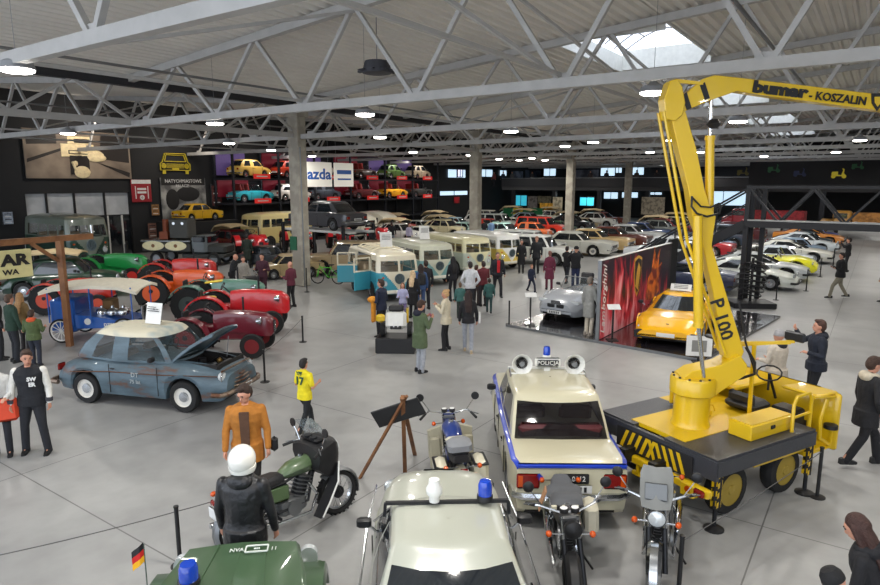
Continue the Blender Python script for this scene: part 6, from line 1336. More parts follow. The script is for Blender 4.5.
# ================================================================= TRACTORS
def tractor(label, loc, rz, rgb, wheelrgb=(120, 30, 25), k=1.0, seatrgb=None, canopy=False):
    t = thing('tractor', label, 'tractor', loc, rz); t.scale = (k, k, k); c = paint('%d_%d_%d' % rgb, rgb); wc = mat('wheelpaint_%d_%d_%d' % wheelrgb, wheelrgb, .5)
    m = MB(); rg = []
    for x, w_, z0, z1 in ((.15, .22, .75, 1.2), (.5, .25, .7, 1.24), (1.1, .25, .62, 1.22), (1.55, .24, .55, 1.16), (1.72, .2, .55, 1.05), (1.78, .12, .62, .95)):
        rg.append([(x, w_, z0), (x, w_, z1 - .16), (x, w_ * .85, z1 - .05), (x, w_ * .4, z1), (x, -w_ * .4, z1), (x, -w_ * .85, z1 - .05), (x, -w_, z1 - .16), (x, -w_, z0)])
    m.loft(rg, c); m.build('bonnet', t)
    m = MB(); m.rbox((.7, 0, .6), (1.2, .32, .36), c, r=.04); m.rbox((-.3, 0, .62), (.9, .36, .42), c, r=.04); m.cyl((-.45, -.75, .62), (-.45, .75, .62), .07, dsteel); m.cyl((1.3, -.6, .36), (1.3, .6, .36), .04, dsteel); m.rbox((1.3, 0, .5), (.14, .14, .3), dsteel); m.build('chassis', t)
    for s in (1, -1):
        m = MB(); m.lathe([(.28, -.12), (.51, -.13), (.54, -.1), (.54, .1), (.51, .13), (.28, .12)], rubber, ax='Y', n=26, cap=False)
        for q in range(18):
            a = q * math.pi / 9; m.box((.54 * math.cos(a), .06 * (-1) ** q, .54 * math.sin(a)), (.05, .2, .04), rubber, ry=-math.degrees(a), rz=20)
        for z_ in (1, -1): m.lathe([(.29, .11 * z_), (.25, .05 * z_), (.15, .03 * z_), (.1, .1 * z_), (.001, .12 * z_)], wc, ax='Y', n=24)
        o = m.build('rear_wheel', t); o.location = (-.45, s * .62, .54)
        m = MB(); m.lathe([(.2, -.06), (.32, -.07), (.35, 0), (.32, .07), (.2, .06)], rubber, ax='Y', n=22, cap=False)
        for z_ in (1, -1): m.lathe([(.21, .06 * z_), (.1, .03 * z_), (.001, .07 * z_)], wc, ax='Y', n=20)
        o = m.build('front_wheel', t); o.location = (1.3, s * .55, .35)
        m = MB(); rg = []
        for q in range(9):
            a = R(15 + 140 * q / 8); rr = .62; rg.append([(-.45 + rr * math.cos(a), s * .48, .54 + rr * math.sin(a)), (-.45 + rr * math.cos(a), s * .76, .54 + rr * math.sin(a) - .01), (-.45 + (rr - .03) * math.cos(a), s * .76, .54 + (rr - .03) * math.sin(a) - .01), (-.45 + (rr - .03) * math.cos(a), s * .48, .54 + (rr - .03) * math.sin(a))])
        m.loft(rg, c); m.build('mudguard', t)
        m = MB(); m.lathe([(.06, -.12), (.1, -.02), (.1, .02), (.001, .05)], chrome if s > 0 else chrome, o=(1.5, s * .33, 1.0), ax='X', n=14); m.bar((1.48, s * .2, .98), (1.48, s * .33, .98), .03, .03, c); m.build('headlight', t)
    m = MB(); m.rbox((1.79, 0, .8), (.02, .2, .34), ink, r=.01)
    for q in range(5): m.box((1.802, 0, .68 + .06 * q), (.01, .2, .012), chrome)
    m.build('grille', t)
    m = MB(); m.rbox((-.5, 0, 1.0), (.4, .42, .08), seatblk if not seatrgb else mat('seat_%d' % seatrgb[0], seatrgb, .5), r=.03); m.rbox((-.7, 0, 1.12), (.06, .4, .22), seatblk, r=.02); m.build('seat', t)
    m = MB(); m.tube([(-.08 + .1 * math.cos(q * .5236) * .4, .19 * math.sin(q * .5236), 1.34 + .1 * math.cos(q * .5236)) for q in range(13)], .014, black, n=5); m.bar((-.08, 0, 1.34), (.16, 0, 1.12), .03, .03, black); m.build('steering_wheel', t)
    m = MB(); m.cyl((.9, .12, 1.1), (.9, .12, 1.6), .03, dsteel, n=8); m.build('exhaust', t)
    if seatrgb:
        m = MB(); m.rbox((-.45, .66, 1.38), (.5, .26, .05), mat('seat_%d' % seatrgb[0], seatrgb, .5), r=.02, ry=-6); m.build('side_seat_pad', t)
    if canopy:
        cm_ = mat('canopy_canvas', (214, 206, 180), .8, bump=.2); m = MB(); rg = []
        for x in (-1.2, -.8, 0, .6, .9): rg.append([(x, .7 * c_, 2.0 + .14 * (1 - c_ * c_) - .06 * abs(x + .1)) for c_ in (-1, -.5, 0, .5, 1)] + [(x, .7 * c_, 1.96 + .14 * (1 - c_ * c_) - .06 * abs(x + .1)) for c_ in (1, .5, 0, -.5, -1)])
        m.loft(rg, cm_); m.build('canopy', t)
        for x in (-1.0, .7):
            for y in (-.6, .6): m = MB(); m.bar((x, y, .9), (x, y, 2.0), .035, .035, dsteel); m.build('canopy_post', t)
    return t
# ================================================================= LEFT HAND DISPLAY
tractor('bright red tractor with a long rounded bonnet and yellow seat pad', (-6.5, 19.0, 0), 8, (196, 22, 32), (150, 30, 32), 1.06, (214, 190, 60))
tractor('maroon tractor whose rounded nose stands right behind the rusty open bonnet', (-6.1, 16.5, 0), 0, (104, 16, 34), (120, 25, 30), .95)
tractor('grey green tractor standing behind the bright red tractor', (-7.8, 21.1, 0), 6, (84, 128, 112), (60, 70, 66), 1.06)
tractor('orange tractor with orange wheels left of the grey green one', (-10.0, 23.3, 0), 8, (226, 92, 30), (220, 90, 35), 1.08)
tractor('red tractor standing behind the orange tractor', (-11.5, 26.8, 0), 10, (196, 34, 28), (150, 40, 30), 1.08)
tractor('bright green tractor behind the white canopy, near the wall', (-15.3, 28.6, 0), 8, (24, 140, 66), (200, 40, 30), 1.1)
tractor('small orange red tractor by the white canopy post', (-13.3, 22.2, 0), 10, (196, 48, 34), (200, 70, 40), .95)
# blue canopy vehicle
t = thing('canopy_vehicle', 'blue old motor van with a white canopy roof and polished metal domes', 'vehicle', (-9.95, 18.35, 0), 4); t.scale = (.76, .95, .8); bl = paint('canopy_blue', (24, 84, 166), .4); cv = mat('canopy_cloth', (212, 206, 188), .8, bump=.3)
m = MB(); m.rbox((-1.1, 0, .95), (.9, 1.3, 1.2), bl, r=.06); m.prism([(-.65, .5), (1.5, .5), (1.5, .75), (1.2, .72), (-.1, .95), (-.65, 1.0)], -.65, .65, bl); m.build('body', t)
m = MB(); m.lathe([(.12, 0), (.12, .01), (.07, .012), (.07, .004)], white, o=(-.2, -.66, .75), ax='Y', n=20); m.build('round_emblem', t); text('side_lettering', 'DZIK 1935', .16, white, t, (.75, -.665, .62), (90, 0, 0), bold=.003)
for x in (.1, .5, .9):
    m = MB(); m.lathe([(.2, 0), (.21, .12), (.17, .2), (.06, .25), (.05, .32), (.001, .34)], chrome, o=(x, -.2, .9), n=18); m.build('metal_dome', t)
for x in (-1.15, 1.15):
    for s in (1, -1):
        m = MB(); m.lathe([(.4, -.03), (.44, 0), (.4, .03), (.36, 0), (.4, -.03)], rubber, ax='Y', n=26, cap=False); m.lathe([(.37, -.02), (.33, 0), (.37, .02)], white, ax='Y', n=26, cap=False)
        for q in range(12): m.bar((0, 0, 0), (.35 * math.cos(q * .5236), 0, .35 * math.sin(q * .5236)), .02, .02, white)
        o = m.build('spoked_wheel', t); o.location = (x, s * .72, .44)
m = MB(); rg = []
for x, z in ((-1.75, 1.86), (-1.2, 2.0), (0, 2.08), (1.1, 2.02), (1.75, 1.84)): rg.append([(x, .85 * c_, z + .1 * (1 - c_ * c_)) for c_ in (-1, -.5, 0, .5, 1)] + [(x, .85 * c_, z - .05 + .1 * (1 - c_ * c_) - (.06 if abs(c_) == 1 else 0)) for c_ in (1, .5, 0, -.5, -1)])
m.loft(rg, cv); m.build('canopy', t)
for x in (-1.5, 0, 1.5):
    for y in (-.75, .75): m = MB(); m.bar((x, y, .75), (x, y, 1.98), .035, .035, bl); m.build('canopy_post', t)
m = MB(); m.rbox((.2, .25, 1.15), (.4, .5, .5), mat('wicker', (120, 92, 58), .8, bump=.5), r=.05); m.build('basket', t)
m = MB(); m.rbox((1.62, 0, .9), (.12, .6, .7), chrome, r=.05)
for q in range(6): m.box((1.69, (q - 2.5) * .09, .9), (.01, .02, .6), ink)
m.build('radiator', t)
# truck with cream oval boards
t = thing('flatbed_truck', 'grey old truck with two cream oval boards along its side by the black wall', 'truck', (-14.1, 35.6, 0), -6); gb = paint('truck_grey', (96, 104, 108), .5); dkb = mat('truck_dark', (54, 56, 54), .6)
m = MB(); m.rbox((-.9, 0, 1.0), (2.8, 1.7, .5), dkb, r=.05); m.rbox((-.9, 0, 1.35), (2.9, 1.75, .12), mat('mirror_steel', (120, 122, 120), .25, .8), r=.03); m.build('cargo_bed', t)
for x in (-1.6, -.3): m = MB(); m.lathe([(.26, 0), (.26, .03), (.001, .035)], mat('cream_oval_board', (236, 226, 180), .4), o=(0, 0, 0), ax='Y', n=28); m.v = [(a * 2.4, b_, c_) for a, b_, c_ in m.v]; m.lathe([(.1, .03), (.1, .04), (.001, .04)], mat('brown_print', (140, 100, 60), .6), ax='Y', n=14); o = m.build('oval_board', t); o.location = (x, -.89, 1.1); o.rotation_euler.z = R(180)  # ovals in an even cream board colour with a brown printed centre
m = MB(); m.rbox((.95, 0, 1.15), (.9, 1.6, 1.0), gb, r=.12); m.rbox((1.85, 0, .9), (1.1, 1.3, .5), dkb, r=.1); m.rbox((1.2, 0, .55), (2.4, 1.7, .2), dkb); m.build('cab', t); m = MB(); m.rbox((.98, 0, 1.45), (.7, 1.64, .35), carglass, r=.05); m.rbox((1.38, 0, 1.42), (.1, 1.3, .35), carglass); m.build('windows', t)
for x in (-1.5, 1.8):
    for s in (1, -1): o = wheel_mesh(.38, .2).build('wheel', t); o.location = (x, s * .78, .38)
m = MB(); m.box((-1.3, 0, 1.62), (.5, .6, .4), mat('rust_keg', (140, 70, 40), .6)); m.cyl((-1.3, 0, 1.8), (-1.3, 0, 2.5), .16, mat('rust_keg', (0, 0, 0)), n=16); m.build('keg', t); m = MB(); m.rbox((-.3, 0, 2.0), (1.1, 1.0, 1.1), mat('dark_grille_box', (66, 66, 62), .6), r=.06)
for y in (-.25, .25): m.lathe([(.08, 0), (.001, .03)], headlamp, o=(-.3 + y, -.52, 2.3), ax='Y', n=12)
m.build('cargo_crate', t)
t = bus('camper_bus', 'large dark green and cream bus by the glass entrance', (36, 66, 54), (120, 128, 116), Vector((-20.2, 34.4, 0)), -38); t.scale = (1.35, 1.25, 1.5)
bus('camper_van', 'plain pale yellow box van parked before the car rack', (212, 194, 130), (216, 200, 140), Vector((-11.6, 45.4, 0)), HB + 180).scale = (1.25, 1.25, 1.3)
# yellow saloon raised before the mural
p = W(26.2, 37.9, 2.1); m = MB(); m.box((0, 0, 1.0), (4.8, 2.2, 2.0), wallblk); o = m.build('display_block', smooth=0, loc=(p.x, p.y, .0), rz=HB); tag(o, 'tall black block carrying the yellow saloon', 'plinth')
place_car('sedan', 'yellow saloon raised high in front of the black and white mural', (226, 176, 24), (p.x, p.y, 2.0), HB, z=2.0); CARS[-1][0].scale = (.74, .8, .8)
# vehicles around
place_car('vintage', 'dark green vintage tourer with a beige soft top behind the timber gate', (26, 54, 40), (-15.0, 25.2), 14)
o = CARS[-1][0]; m = MB(); rg = []
for x, z, w_ in ((-1.7, 1.4, .6), (-1.2, 1.78, .66), (0, 1.86, .68), (.7, 1.74, .66)): rg.append([(x, w_ * c_, z + .1 * (1 - c_ * c_)) for c_ in (-1, -.5, 0, .5, 1)] + [(x, w_ * c_, z - .06 + .1 * (1 - c_ * c_)) for c_ in (1, .5, 0, -.5, -1)])
m.loft(rg, mat('beige_hood', (188, 168, 130), .8, bump=.3)); m.build('soft_top', o)
place_car('vintage', 'maroon vintage car with a yellow roof sign left of the red tractors', (96, 14, 26), (-13.3, 41.0), -40)
tractor('red tractor facing the camera beside the maroon vintage car', (-11.2, 37.7, 0), -60, (206, 24, 34), (190, 190, 180), 1.25); tractor('red tractor just left of the nearest column', (-9.3, 41.4, 0), -65, (206, 24, 34), (190, 190, 180), 1.25); tractor('red tractor just right of the nearest column', (-6.9, 44.3, 0), -70, (214, 26, 40), (200, 60, 60), 1.2); tractor('red tractor with white wheels, farthest right of the red ones', (-4.5, 46.2, 0), -70, (214, 26, 40), (215, 215, 210), 1.1)
place_car('sedan', 'black low saloon behind the beige saloon near the first column', (30, 32, 36), (-9.4, 34.4), -20)
place_car('sedan', 'beige gold saloon directly left of the nearest column', (168, 148, 108), (-7.3, 30.5), -150)
place_car('wagon', 'brown beige estate car between the nearest column and the turquoise van', (158, 138, 104), (-4.5, 31.9), -178)
# car lift with the dark grey saloon
lp = Vector((-6.4, 36.2, 0)); t = thing('car_lift', 'grey steel car lift with pale ramps holding the dark grey saloon', 'car lift', lp, 142)
for y in (-.7, .7): m = MB(); m.rbox((0, y, 1.86), (5.6, .5, .12), mat('pale_ramp', (196, 198, 196), .5), r=.02); m.build('ramp', t)
for x in (-2.5, 2.5):
    for y in (-1.15, 1.15): m = MB(); m.rbox((x, y, 1.15), (.16, .16, 2.3), dsteel, r=.02); m.build('lift_post', t)
    m = MB(); m.box((x, 0, 1.78), (.14, 2.2, .1), dsteel); m.build('cross_beam', t)
place_car('sedan', 'dark grey saloon raised on the car lift behind the nearest column', (70, 70, 74), (lp.x, lp.y, 1.92), 142, z=1.92); CARS[-1][0].scale = (1.12, 1.1, 1.1)
# ================================================================= CAR RACK ALONG THE LEFT WALL
SC_ = [wallpt(x_, 170, 38.35)[0] for x_ in (249, 289, 321, 361, 391, 417)]
SL = [SC_[0] - 2.2] + [(a + b_) / 2 for a, b_ in zip(SC_[:-1], SC_[1:])] + [SC_[-1] + 2.2]
rackm = mat('rack_steel', (34, 36, 44), .5, .3); redpl = mat('red_number_plate', (226, 44, 40), .5, emit=.25)
violet = mat('violet_lit_panel', (104, 84, 140), .6, emit=.22); crim = mat('crimson_panel', (130, 20, 40), .6, emit=.1)
t = thing('car_rack', 'long dark steel rack of two open shelves holding small old cars', 'rack', (0, 0, 0), HB)
for z in (1.55, 3.1, 4.85, 6.9): m = MB(); m.box(((SL[0] + SL[-1]) / 2, 38.4, z - .08), (SL[-1] - SL[0] + .2, 2.3, .14), rackm); m.build('shelf', t, smooth=0)
for x in SL:
    for y in (37.35, 39.4): m = MB(); m.box((x, y, 3.45), (.14, .14, 6.9), rackm); m.build('upright', t, smooth=0)
for i in range(6):
    m = MB(); m.box(((SL[i] + SL[i + 1]) / 2 - .6, 39.45, 5.9), (SL[i + 1] - SL[i] - 1.6, .05, 1.7), violet if i % 2 == 0 or i > 3 else crim); m.build('back_panel', t, smooth=0); m = MB(); m.box(((SL[i] + SL[i + 1]) / 2 - .5, 39.45, 4.1), (SL[i + 1] - SL[i] - 1.4, .05, 1.2), crim); m.build('back_panel', t, smooth=0)
RC = [(0, 4.85, 'hatch', (214, 176, 84), 'yellow ochre small car, leftmost on the upper shelf of the rack', 'sedan'), (1, 4.85, 'hatch', (206, 62, 34), 'orange red small car on the upper rack shelf partly behind the column', 0), (2, 4.85, 'hatch', (196, 190, 176), 'light grey small car on the upper shelf behind the white advert boards', 0), (3, 4.85, 'open_tourer', (74, 52, 42), 'brown open car on the upper shelf right of the white advert boards', 0), (4, 4.85, 'hatch', (98, 132, 62), 'olive green small car on the upper shelf of the rack', 0), (5, 4.85, 'hatch', (206, 188, 156), 'cream small round car, rightmost on the upper shelf', 0),
      (0, 3.1, 'open_tourer', (36, 164, 176), 'turquoise open car, leftmost on the lower shelf of the rack', 0), (1, 3.1, 'hatch', (214, 210, 198), 'white small car on the lower rack shelf partly behind the column', 0), (2, 3.1, 'hatch', (60, 66, 74), 'dark small car on the lower shelf behind the white advert boards', 0), (3, 3.1, 'open_tourer', (84, 30, 32), 'maroon open car on the lower shelf right of the advert boards', 0), (4, 3.1, 'open_tourer', (234, 168, 32), 'yellow buggy on the lower shelf of the rack', 0), (5, 3.1, 'open_tourer', (52, 54, 50), 'dark small open car, rightmost on the lower shelf', 0)]
for i, z, kd, rgb, lb, _ in RC:
    p = W(SC_[i], 38.35, z); o = place_car(kd, lb, rgb, (p.x, p.y, z), HB + (6 if z > 4 else -4), 'small cars on the wall rack', z=z)
    q = W(SC_[i] + .2, 37.2, z + .02); m = MB(); m.box((0, 0, 0), (1.5, .04, .34), redpl); m.box((0, -.022, 0), (1.0, .004, .08), paper); pl = m.build('price_board', smooth=0, loc=(q.x, q.y, z + .12), rz=HB); tag(pl, 'red board on the shelf edge under the ' + lb.split(',')[0].split(' on the ')[0].split(' behind ')[0].split(' right of')[0] + (' on the upper shelf' if z > 4 else ' on the lower shelf'), 'sign', 'red boards on the rack shelves')
ln = 0
for x0, z, ww_, tx in ((32.6, 0, 1, 'mazda'), (35.9, 0, 0, '')):
    pass
s0, z0 = wallpt(304.5, 174, 33.5); s1_, _ = wallpt(331.5, 174, 33.5); s2_, _ = wallpt(334, 174, 33.5); s3_, _ = wallpt(353, 174, 33.5)
mb_ = mat('sign_blue', (30, 92, 176), .5, var=0)
for a_, b2, lb in ((s0 - .8, s1_, 'white hanging advert board with blue lettering beside the nearest column'), (s2_, s3_, 'smaller white hanging advert board with blue lines')):
    c = W((a_ + b2) / 2, 33.5, 5.1); t = thing('advert_board', lb, 'sign', c, HB); wd_ = b2 - a_; m = MB(); m.rbox((0, 0, 0), (wd_, .1, 1.75), mat('sign_white', (225, 222, 212), .5, emit=.35, var=0), r=.02); m.build('board', t, smooth=0)
    m = MB()
    for x in (-wd_ * .4, wd_ * .4): m.cyl((x, 0, .87), (x, 0, 3.9), .012, steel, n=5)
    m.build('hanging_wire', t)
    if 'smaller' not in lb: text('lettering', 'mazda', 1.05, mb_, t, (-.05, -.06, 0), (90, 0, 0), bold=.03, sx=1.25)
    else:
        m = MB(); m.rbox((0, -.06, .2), (wd_ * .75, .02, .3), mb_); m.rbox((0, -.06, -.32), (wd_ * .7, .02, .12), mb_); m.build('blue_lines', t, smooth=0)
# ================================================================= FOOTBRIDGE AND STAIRS
bk = mat('black_steelwork', (26, 26, 29), .5, .3); t = thing('footbridge', 'black steel footbridge with truss railings leading off to the right', 'bridge', (0, 0, 0), HB)
X0 = 26.3
m = MB(); m.box((X0, -4, 3.08), (1.3, 16, .12), bk); m.box((X0 - .67, -4, 3.16), (.05, 16, .05), mat('deck_edge', (150, 150, 148), .5)); m.build('deck', t, smooth=0)
for xx in (X0 - .65, X0 + .65):
    m = MB(); m.bar((xx, 4, 3.0), (xx, -12, 3.0), .1, .2, bk); m.bar((xx, 4.0, 4.35), (xx, -12, 4.35), .08, .1, bk); m.build('chord', t, smooth=0)
    m = MB()
    for k in range(8):
        y = 4 - 2 * k; m.bar((xx, y, 4.3), (xx, y - 1, 3.1), .07, .07, bk); m.bar((xx, y - 1, 3.1), (xx, y - 2, 4.3), .07, .07, bk)
    m.build('truss_web', t, smooth=0)
for xx, yy in ((X0 - .55, 4.05), (X0 + .2, 3.6), (X0 + .6, 4.05)): m = MB(); m.box((xx, yy, 2.2), (.16, .16, 4.4), bk); m.box((xx, yy, .02), (.4, .4, .04), bk); m.build('support_post', t, smooth=0)
t = thing('staircase', 'black steel staircase descending left behind the yellow boom and flame panel', 'stairs', (0, 0, 0), HB)
for xx in (X0 - .6, X0 + .6):
    m = MB(); m.bar((xx, 4.1, 3.0), (xx, 9.0, .1), .06, .34, bk); m.build('stringer', t, smooth=0)
    m = MB(); m.bar((xx, 4.1, 4.3), (xx, 9.0, 1.15), .06, .07, bk); m.bar((xx, 4.1, 3.75), (xx, 9.0, .6), .04, .04, bk)
    for k in range(5): y = 4.1 + 4.9 * k / 4; m.bar((xx, y, 3.05 - 2.95 * k / 4), (xx, y, 4.3 - 3.15 * k / 4), .05, .05, bk)
    m.build('handrail', t, smooth=0)
for k in range(17): m = MB(); y = 4.25 + .28 * k; m.box((X0, y, 2.98 - .172 * k), (1.15, .26, .03), bk); m.build('tread', t, smooth=0)
p = G(756, 310); t = thing('spring_sculpture', 'black sculpture of stacked metal rings on a low black base under the footbridge', 'sculpture', (p.x + .1, p.y + .7, 0), -5)
m = MB(); m.rbox((0, 0, .1), (1.5, 1.1, .2), bk); m.build('base', t, smooth=0)
for k in range(7): m = MB(); r_ = .2 + .3 * math.sin(.5 + k * .36); m.tube([(r_ * math.cos(q * .349), r_ * math.sin(q * .349), .45 + .19 * k + .05 * math.sin(q * .7)) for q in range(19)], .03, bk, n=6); m.build('ring', t)
m = MB(); m.cyl((0, 0, .2), (0, 0, 1.8), .05, bk); m.build('rod', t)
# ================================================================= ROWS OF CARS
ordn = ['first', 'second', 'third', 'fourth', 'fifth', 'sixth', 'seventh', 'eighth', 'ninth', 'tenth', 'eleventh', 'twelfth', 'thirteenth', 'fourteenth', 'fifteenth', 'sixteenth', 'seventeenth', 'eighteenth']
LEN = {k: T_[k]['L'] for k in T_}
def rowcar(kind, s1, s2f, rgb, label, group=None, da=0, roof=None):
    c = W(s1, s2f + LEN[kind] / 2); return place_car(kind, label, rgb, (c.x, c.y), HD2 + da, group, roof)
RG = 'cars in the right hand row'
for kd, s1, s2, rgb, lb, da in (('rear_engined_coupe', 30.6, 2.6, (226, 230, 220), 'white sports coupe nearest in the right hand row', 0), ('wedge', 33.6, 2.5, (186, 190, 190), 'silver grey wedge coupe second in the right hand row', 4), ('roadster', 36.3, 2.3, (226, 222, 40), 'lemon yellow open sports car in the right hand row', 0), ('sedan', 39.0, 2.2, (196, 204, 214), 'pale silver saloon behind the yellow sports car', 3), ('wedge', 42.0, 2.0, (206, 206, 196), 'off white coupe fifth in the right hand row', 0), ('sedan', 45.2, 2.0, (120, 140, 160), 'grey blue saloon sixth in the right hand row', 2), ('rear_engined_coupe', 48.4, 2.0, (196, 204, 208), 'light silver coupe seventh in the right hand row', 0), ('sedan', 51.6, 2.0, (40, 60, 70), 'dark petrol saloon eighth in the right hand row', 0), ('wedge', 54.8, 2.0, (224, 140, 44), 'orange coupe near the far end of the right hand row', 0), ('sedan', 58, 2.0, (36, 78, 150), 'blue saloon last in the right hand row', 0)):
    rowcar(kd, s1, s2, rgb, lb, RG, da)
for kd, s1, s2, rgb, lb, da in (('wedge', 28.2, 4.6, (44, 50, 84), 'dark blue coupe half hidden by the staircase', 180), ('wedge', 32.8, 7.2, (222, 224, 222), 'white coupe behind the staircase, nearest the camera', 0), ('wagon', 35.9, 7.2, (216, 220, 224), 'white estate car behind the footbridge posts', 0), ('sedan', 39.0, 7.2, (206, 212, 216), 'silver white saloon behind the yellow boom', 0), ('wedge', 42.1, 7.2, (178, 30, 40), 'red coupe glimpsed under the staircase rail', 0), ('sedan', 45.2, 7.2, (130, 160, 196), 'light blue saloon right of the footbridge posts', 0), ('wagon', 48.3, 7.2, (60, 70, 84), 'slate estate car in the inner right row', 0), ('sedan', 51.5, 7.2, (180, 184, 186), 'pale grey saloon in the inner right row', 0), ('american', 54.7, 7.2, (90, 40, 44), 'wine red long saloon in the inner right row', 0), ('sedan', 58, 7.2, (196, 196, 180), 'cream grey saloon last of the inner right row', 0)):
    rowcar(kd, s1, s2, rgb, lb, 'cars in the inner right row', 180)
MG = 'cars in the middle row'
for kd, s1, s2, rgb, lb, da in (('wagon', 32.6, 13.6, (222, 224, 220), 'white off road estate car right of the vans', 6), ('wagon', 35.4, 15.6, (214, 216, 212), 'white estate car behind the two people in black coats', 8), ('american', 38.3, 13.4, (206, 206, 196), 'ivory long saloon with chrome bumper in the middle row', 5), ('american', 41.3, 13.3, (196, 168, 118), 'cream gold long saloon with whitewall tyres in the middle row', 3), ('american', 44.3, 13.0, (92, 44, 34), 'chestnut brown long saloon next to the cream gold one', 3), ('american', 47.3, 12.8, (186, 190, 190), 'silver white long saloon in the middle row', 3), ('american', 50.3, 12.8, (34, 58, 100), 'navy blue long saloon in the middle row', 3), ('vintage', 53.2, 12.6, (120, 124, 120), 'grey vintage car in the middle row', 3), ('american', 56.4, 12.6, (130, 36, 40), 'dark red long car in the middle row', 3), ('vintage', 59.6, 12.6, (170, 164, 140), 'sand coloured vintage car in the middle row', 3), ('sedan', 62.6, 12.6, (210, 206, 190), 'pale saloon last in the middle row', 3)):
    rowcar(kd, s1, s2, rgb, lb, MG, da)
pal = [((214, 210, 190), 'cream'), ((150, 190, 180), 'mint'), ((206, 60, 44), 'red'), ((40, 44, 50), 'black'), ((226, 226, 220), 'white'), ((60, 110, 160), 'blue'), ((226, 170, 40), 'amber'), ((120, 128, 130), 'grey'), ((196, 92, 40), 'orange'), ((70, 104, 80), 'green'), ((176, 160, 130), 'beige'), ((120, 60, 50), 'brown'), ((180, 200, 206), 'ice blue')]
kinds = ['sedan', 'vintage', 'american', 'hatch', 'wagon', 'sedan', 'vintage']
pale_ = [((214, 210, 190), 'cream'), ((160, 196, 186), 'mint'), ((226, 226, 220), 'white'), ((190, 196, 190), 'pale grey'), ((206, 196, 160), 'straw'), ((170, 196, 206), 'ice blue'), ((196, 60, 48), 'red'), ((218, 214, 200), 'ivory')]
random.seed(11); k_ = 0
for rn, s2, a0, a1, st in (('just behind the middle row', 21.8, 38, 66, 3.1), ('in the row beyond the columns', 27.6, 28.6, 66, 3.05), ('in the row before the wall rack', 32.6, 44, 66, 3.1)):
    x = a0; i = 0
    while x < a1:
        kd = kinds[(k_ * 3 + i) % 7]; kd = 'sedan' if kd == 'american' and s2 > 25 else kd; rgb, cn = pal[(k_ * 5 + i * 7) % 13] if s2 < 25 else pale_[(k_ * 3 + i * 5) % 8]
        if (s2 == 27.6 and x < 36.8) or (s2 == 21.8 and 40 < x < 43.5): pass
        else:
            roof = (228, 224, 205) if kd in ('sedan', 'vintage') and i % 3 == 0 else None
            rowcar(kd, x, s2, rgb, '%s %s, %s from the camera %s' % (cn, {'sedan': 'saloon', 'vintage': 'vintage car', 'american': 'long saloon', 'hatch': 'small hatchback', 'wagon': 'estate car'}[kd], ordn[i], rn), 'cars ' + rn, (i * 37 % 9) - 4, roof)
        x += st; i += 1
    k_ += 1
for a_, b2, rgb, lb in ((37.5, 34.2, (206, 210, 200), 'white caravan parked below the rack, right of the car lift'), (40.6, 34.6, (150, 186, 176), 'mint green caravan parked below the rack beside the white one')):
    p = W(a_, b2); t = thing('caravan', lb, 'caravan', (p.x, p.y, 0), HD2); c = paint('%d_%d_%d' % rgb, rgb); cr_ = paint('caravan_cream', (226, 222, 204)); m = MB(); rg = []
    for x, z0, z1 in ((-1.75, .7, 1.5), (-1.6, .5, 1.9), (-1.1, .45, 2.15), (0, .45, 2.25), (1.1, .45, 2.15), (1.6, .5, 1.9), (1.75, .7, 1.5)): rg.append([(x, -.95, z0), (x, -1.0, (z0 + z1) / 2), (x, -.9, z1 - .1), (x, -.5, z1), (x, .5, z1), (x, .9, z1 - .1), (x, 1.0, (z0 + z1) / 2), (x, .95, z0)])
    m.loft(rg, cr_); m.box((0, -1.0, .8), (3.0, .03, .35), c); m.box((0, 1.0, .8), (3.0, .03, .35), c); m.build('body', t)
    for x, y in ((-.9, -1), (.7, -1), (-.9, 1), (.7, 1)): m = MB(); m.rbox((x, y * .985, 1.5), (.9, .03, .45), carglass, r=.01); m.build('window', t)
    m = MB(); m.rbox((1.72, 0, 1.4), (.1, 1.2, .5), carglass, r=.03); m.build('window', t)
    for y in (-.85, .85): o = wheel_mesh(.3, .16).build('wheel', t); o.location = (0, y, .3)
    m = MB(); m.bar((1.6, 0, .45), (2.5, 0, .4), .08, .08, dsteel); m.bar((2.4, 0, 0), (2.4, 0, .42), .05, .05, dsteel); m.build('tow_bar', t)
# ================================================================= FAR END: GALLERY, SCREENS, SIGNS
m = MB(); m.box((73, 14, 3.9), (13, 46, .4), mat('gallery_slab', (64, 64, 66), .7)); struct(m, 'wall_gallery', rz=HB, smooth=0); m = MB(); m.box((66.4, 14, 4.55), (.08, 46, .9), mat('gallery_front', (40, 40, 44), .6)); m.box((66.38, 14, 5.05), (.1, 46, .06), steel)
struct(m, 'trim_63', rz=HB, smooth=0)
m = MB(); m.box((79.5, 12, 5.4), (.2, 50, 2.6), mat('gallery_back', (34, 36, 42), .7)); struct(m, 'wall_gallery_back', rz=HB, smooth=0)
m = MB()
for k in range(9): m.box((66.8, -6 + 5.2 * k, 1.9), (.4, .4, 3.8), dsteel)
struct(m, 'trim_62', rz=HB, smooth=0)
m = MB(); m.box((66.2, 0, 5.5), (.12, 21, 2.2), wallblk); struct(m, 'wall_black_panels', rz=HB, smooth=0)
daym = mat('daylight_pane', (190, 216, 235), .3, emit=1.3, var=0); cym = mat('cyan_screen', (60, 180, 205), .3, emit=.9, var=.4, scale=1.0); pinkm = mat('pink_screen', (220, 190, 205), .3, emit=.9, var=0)
wn = 40
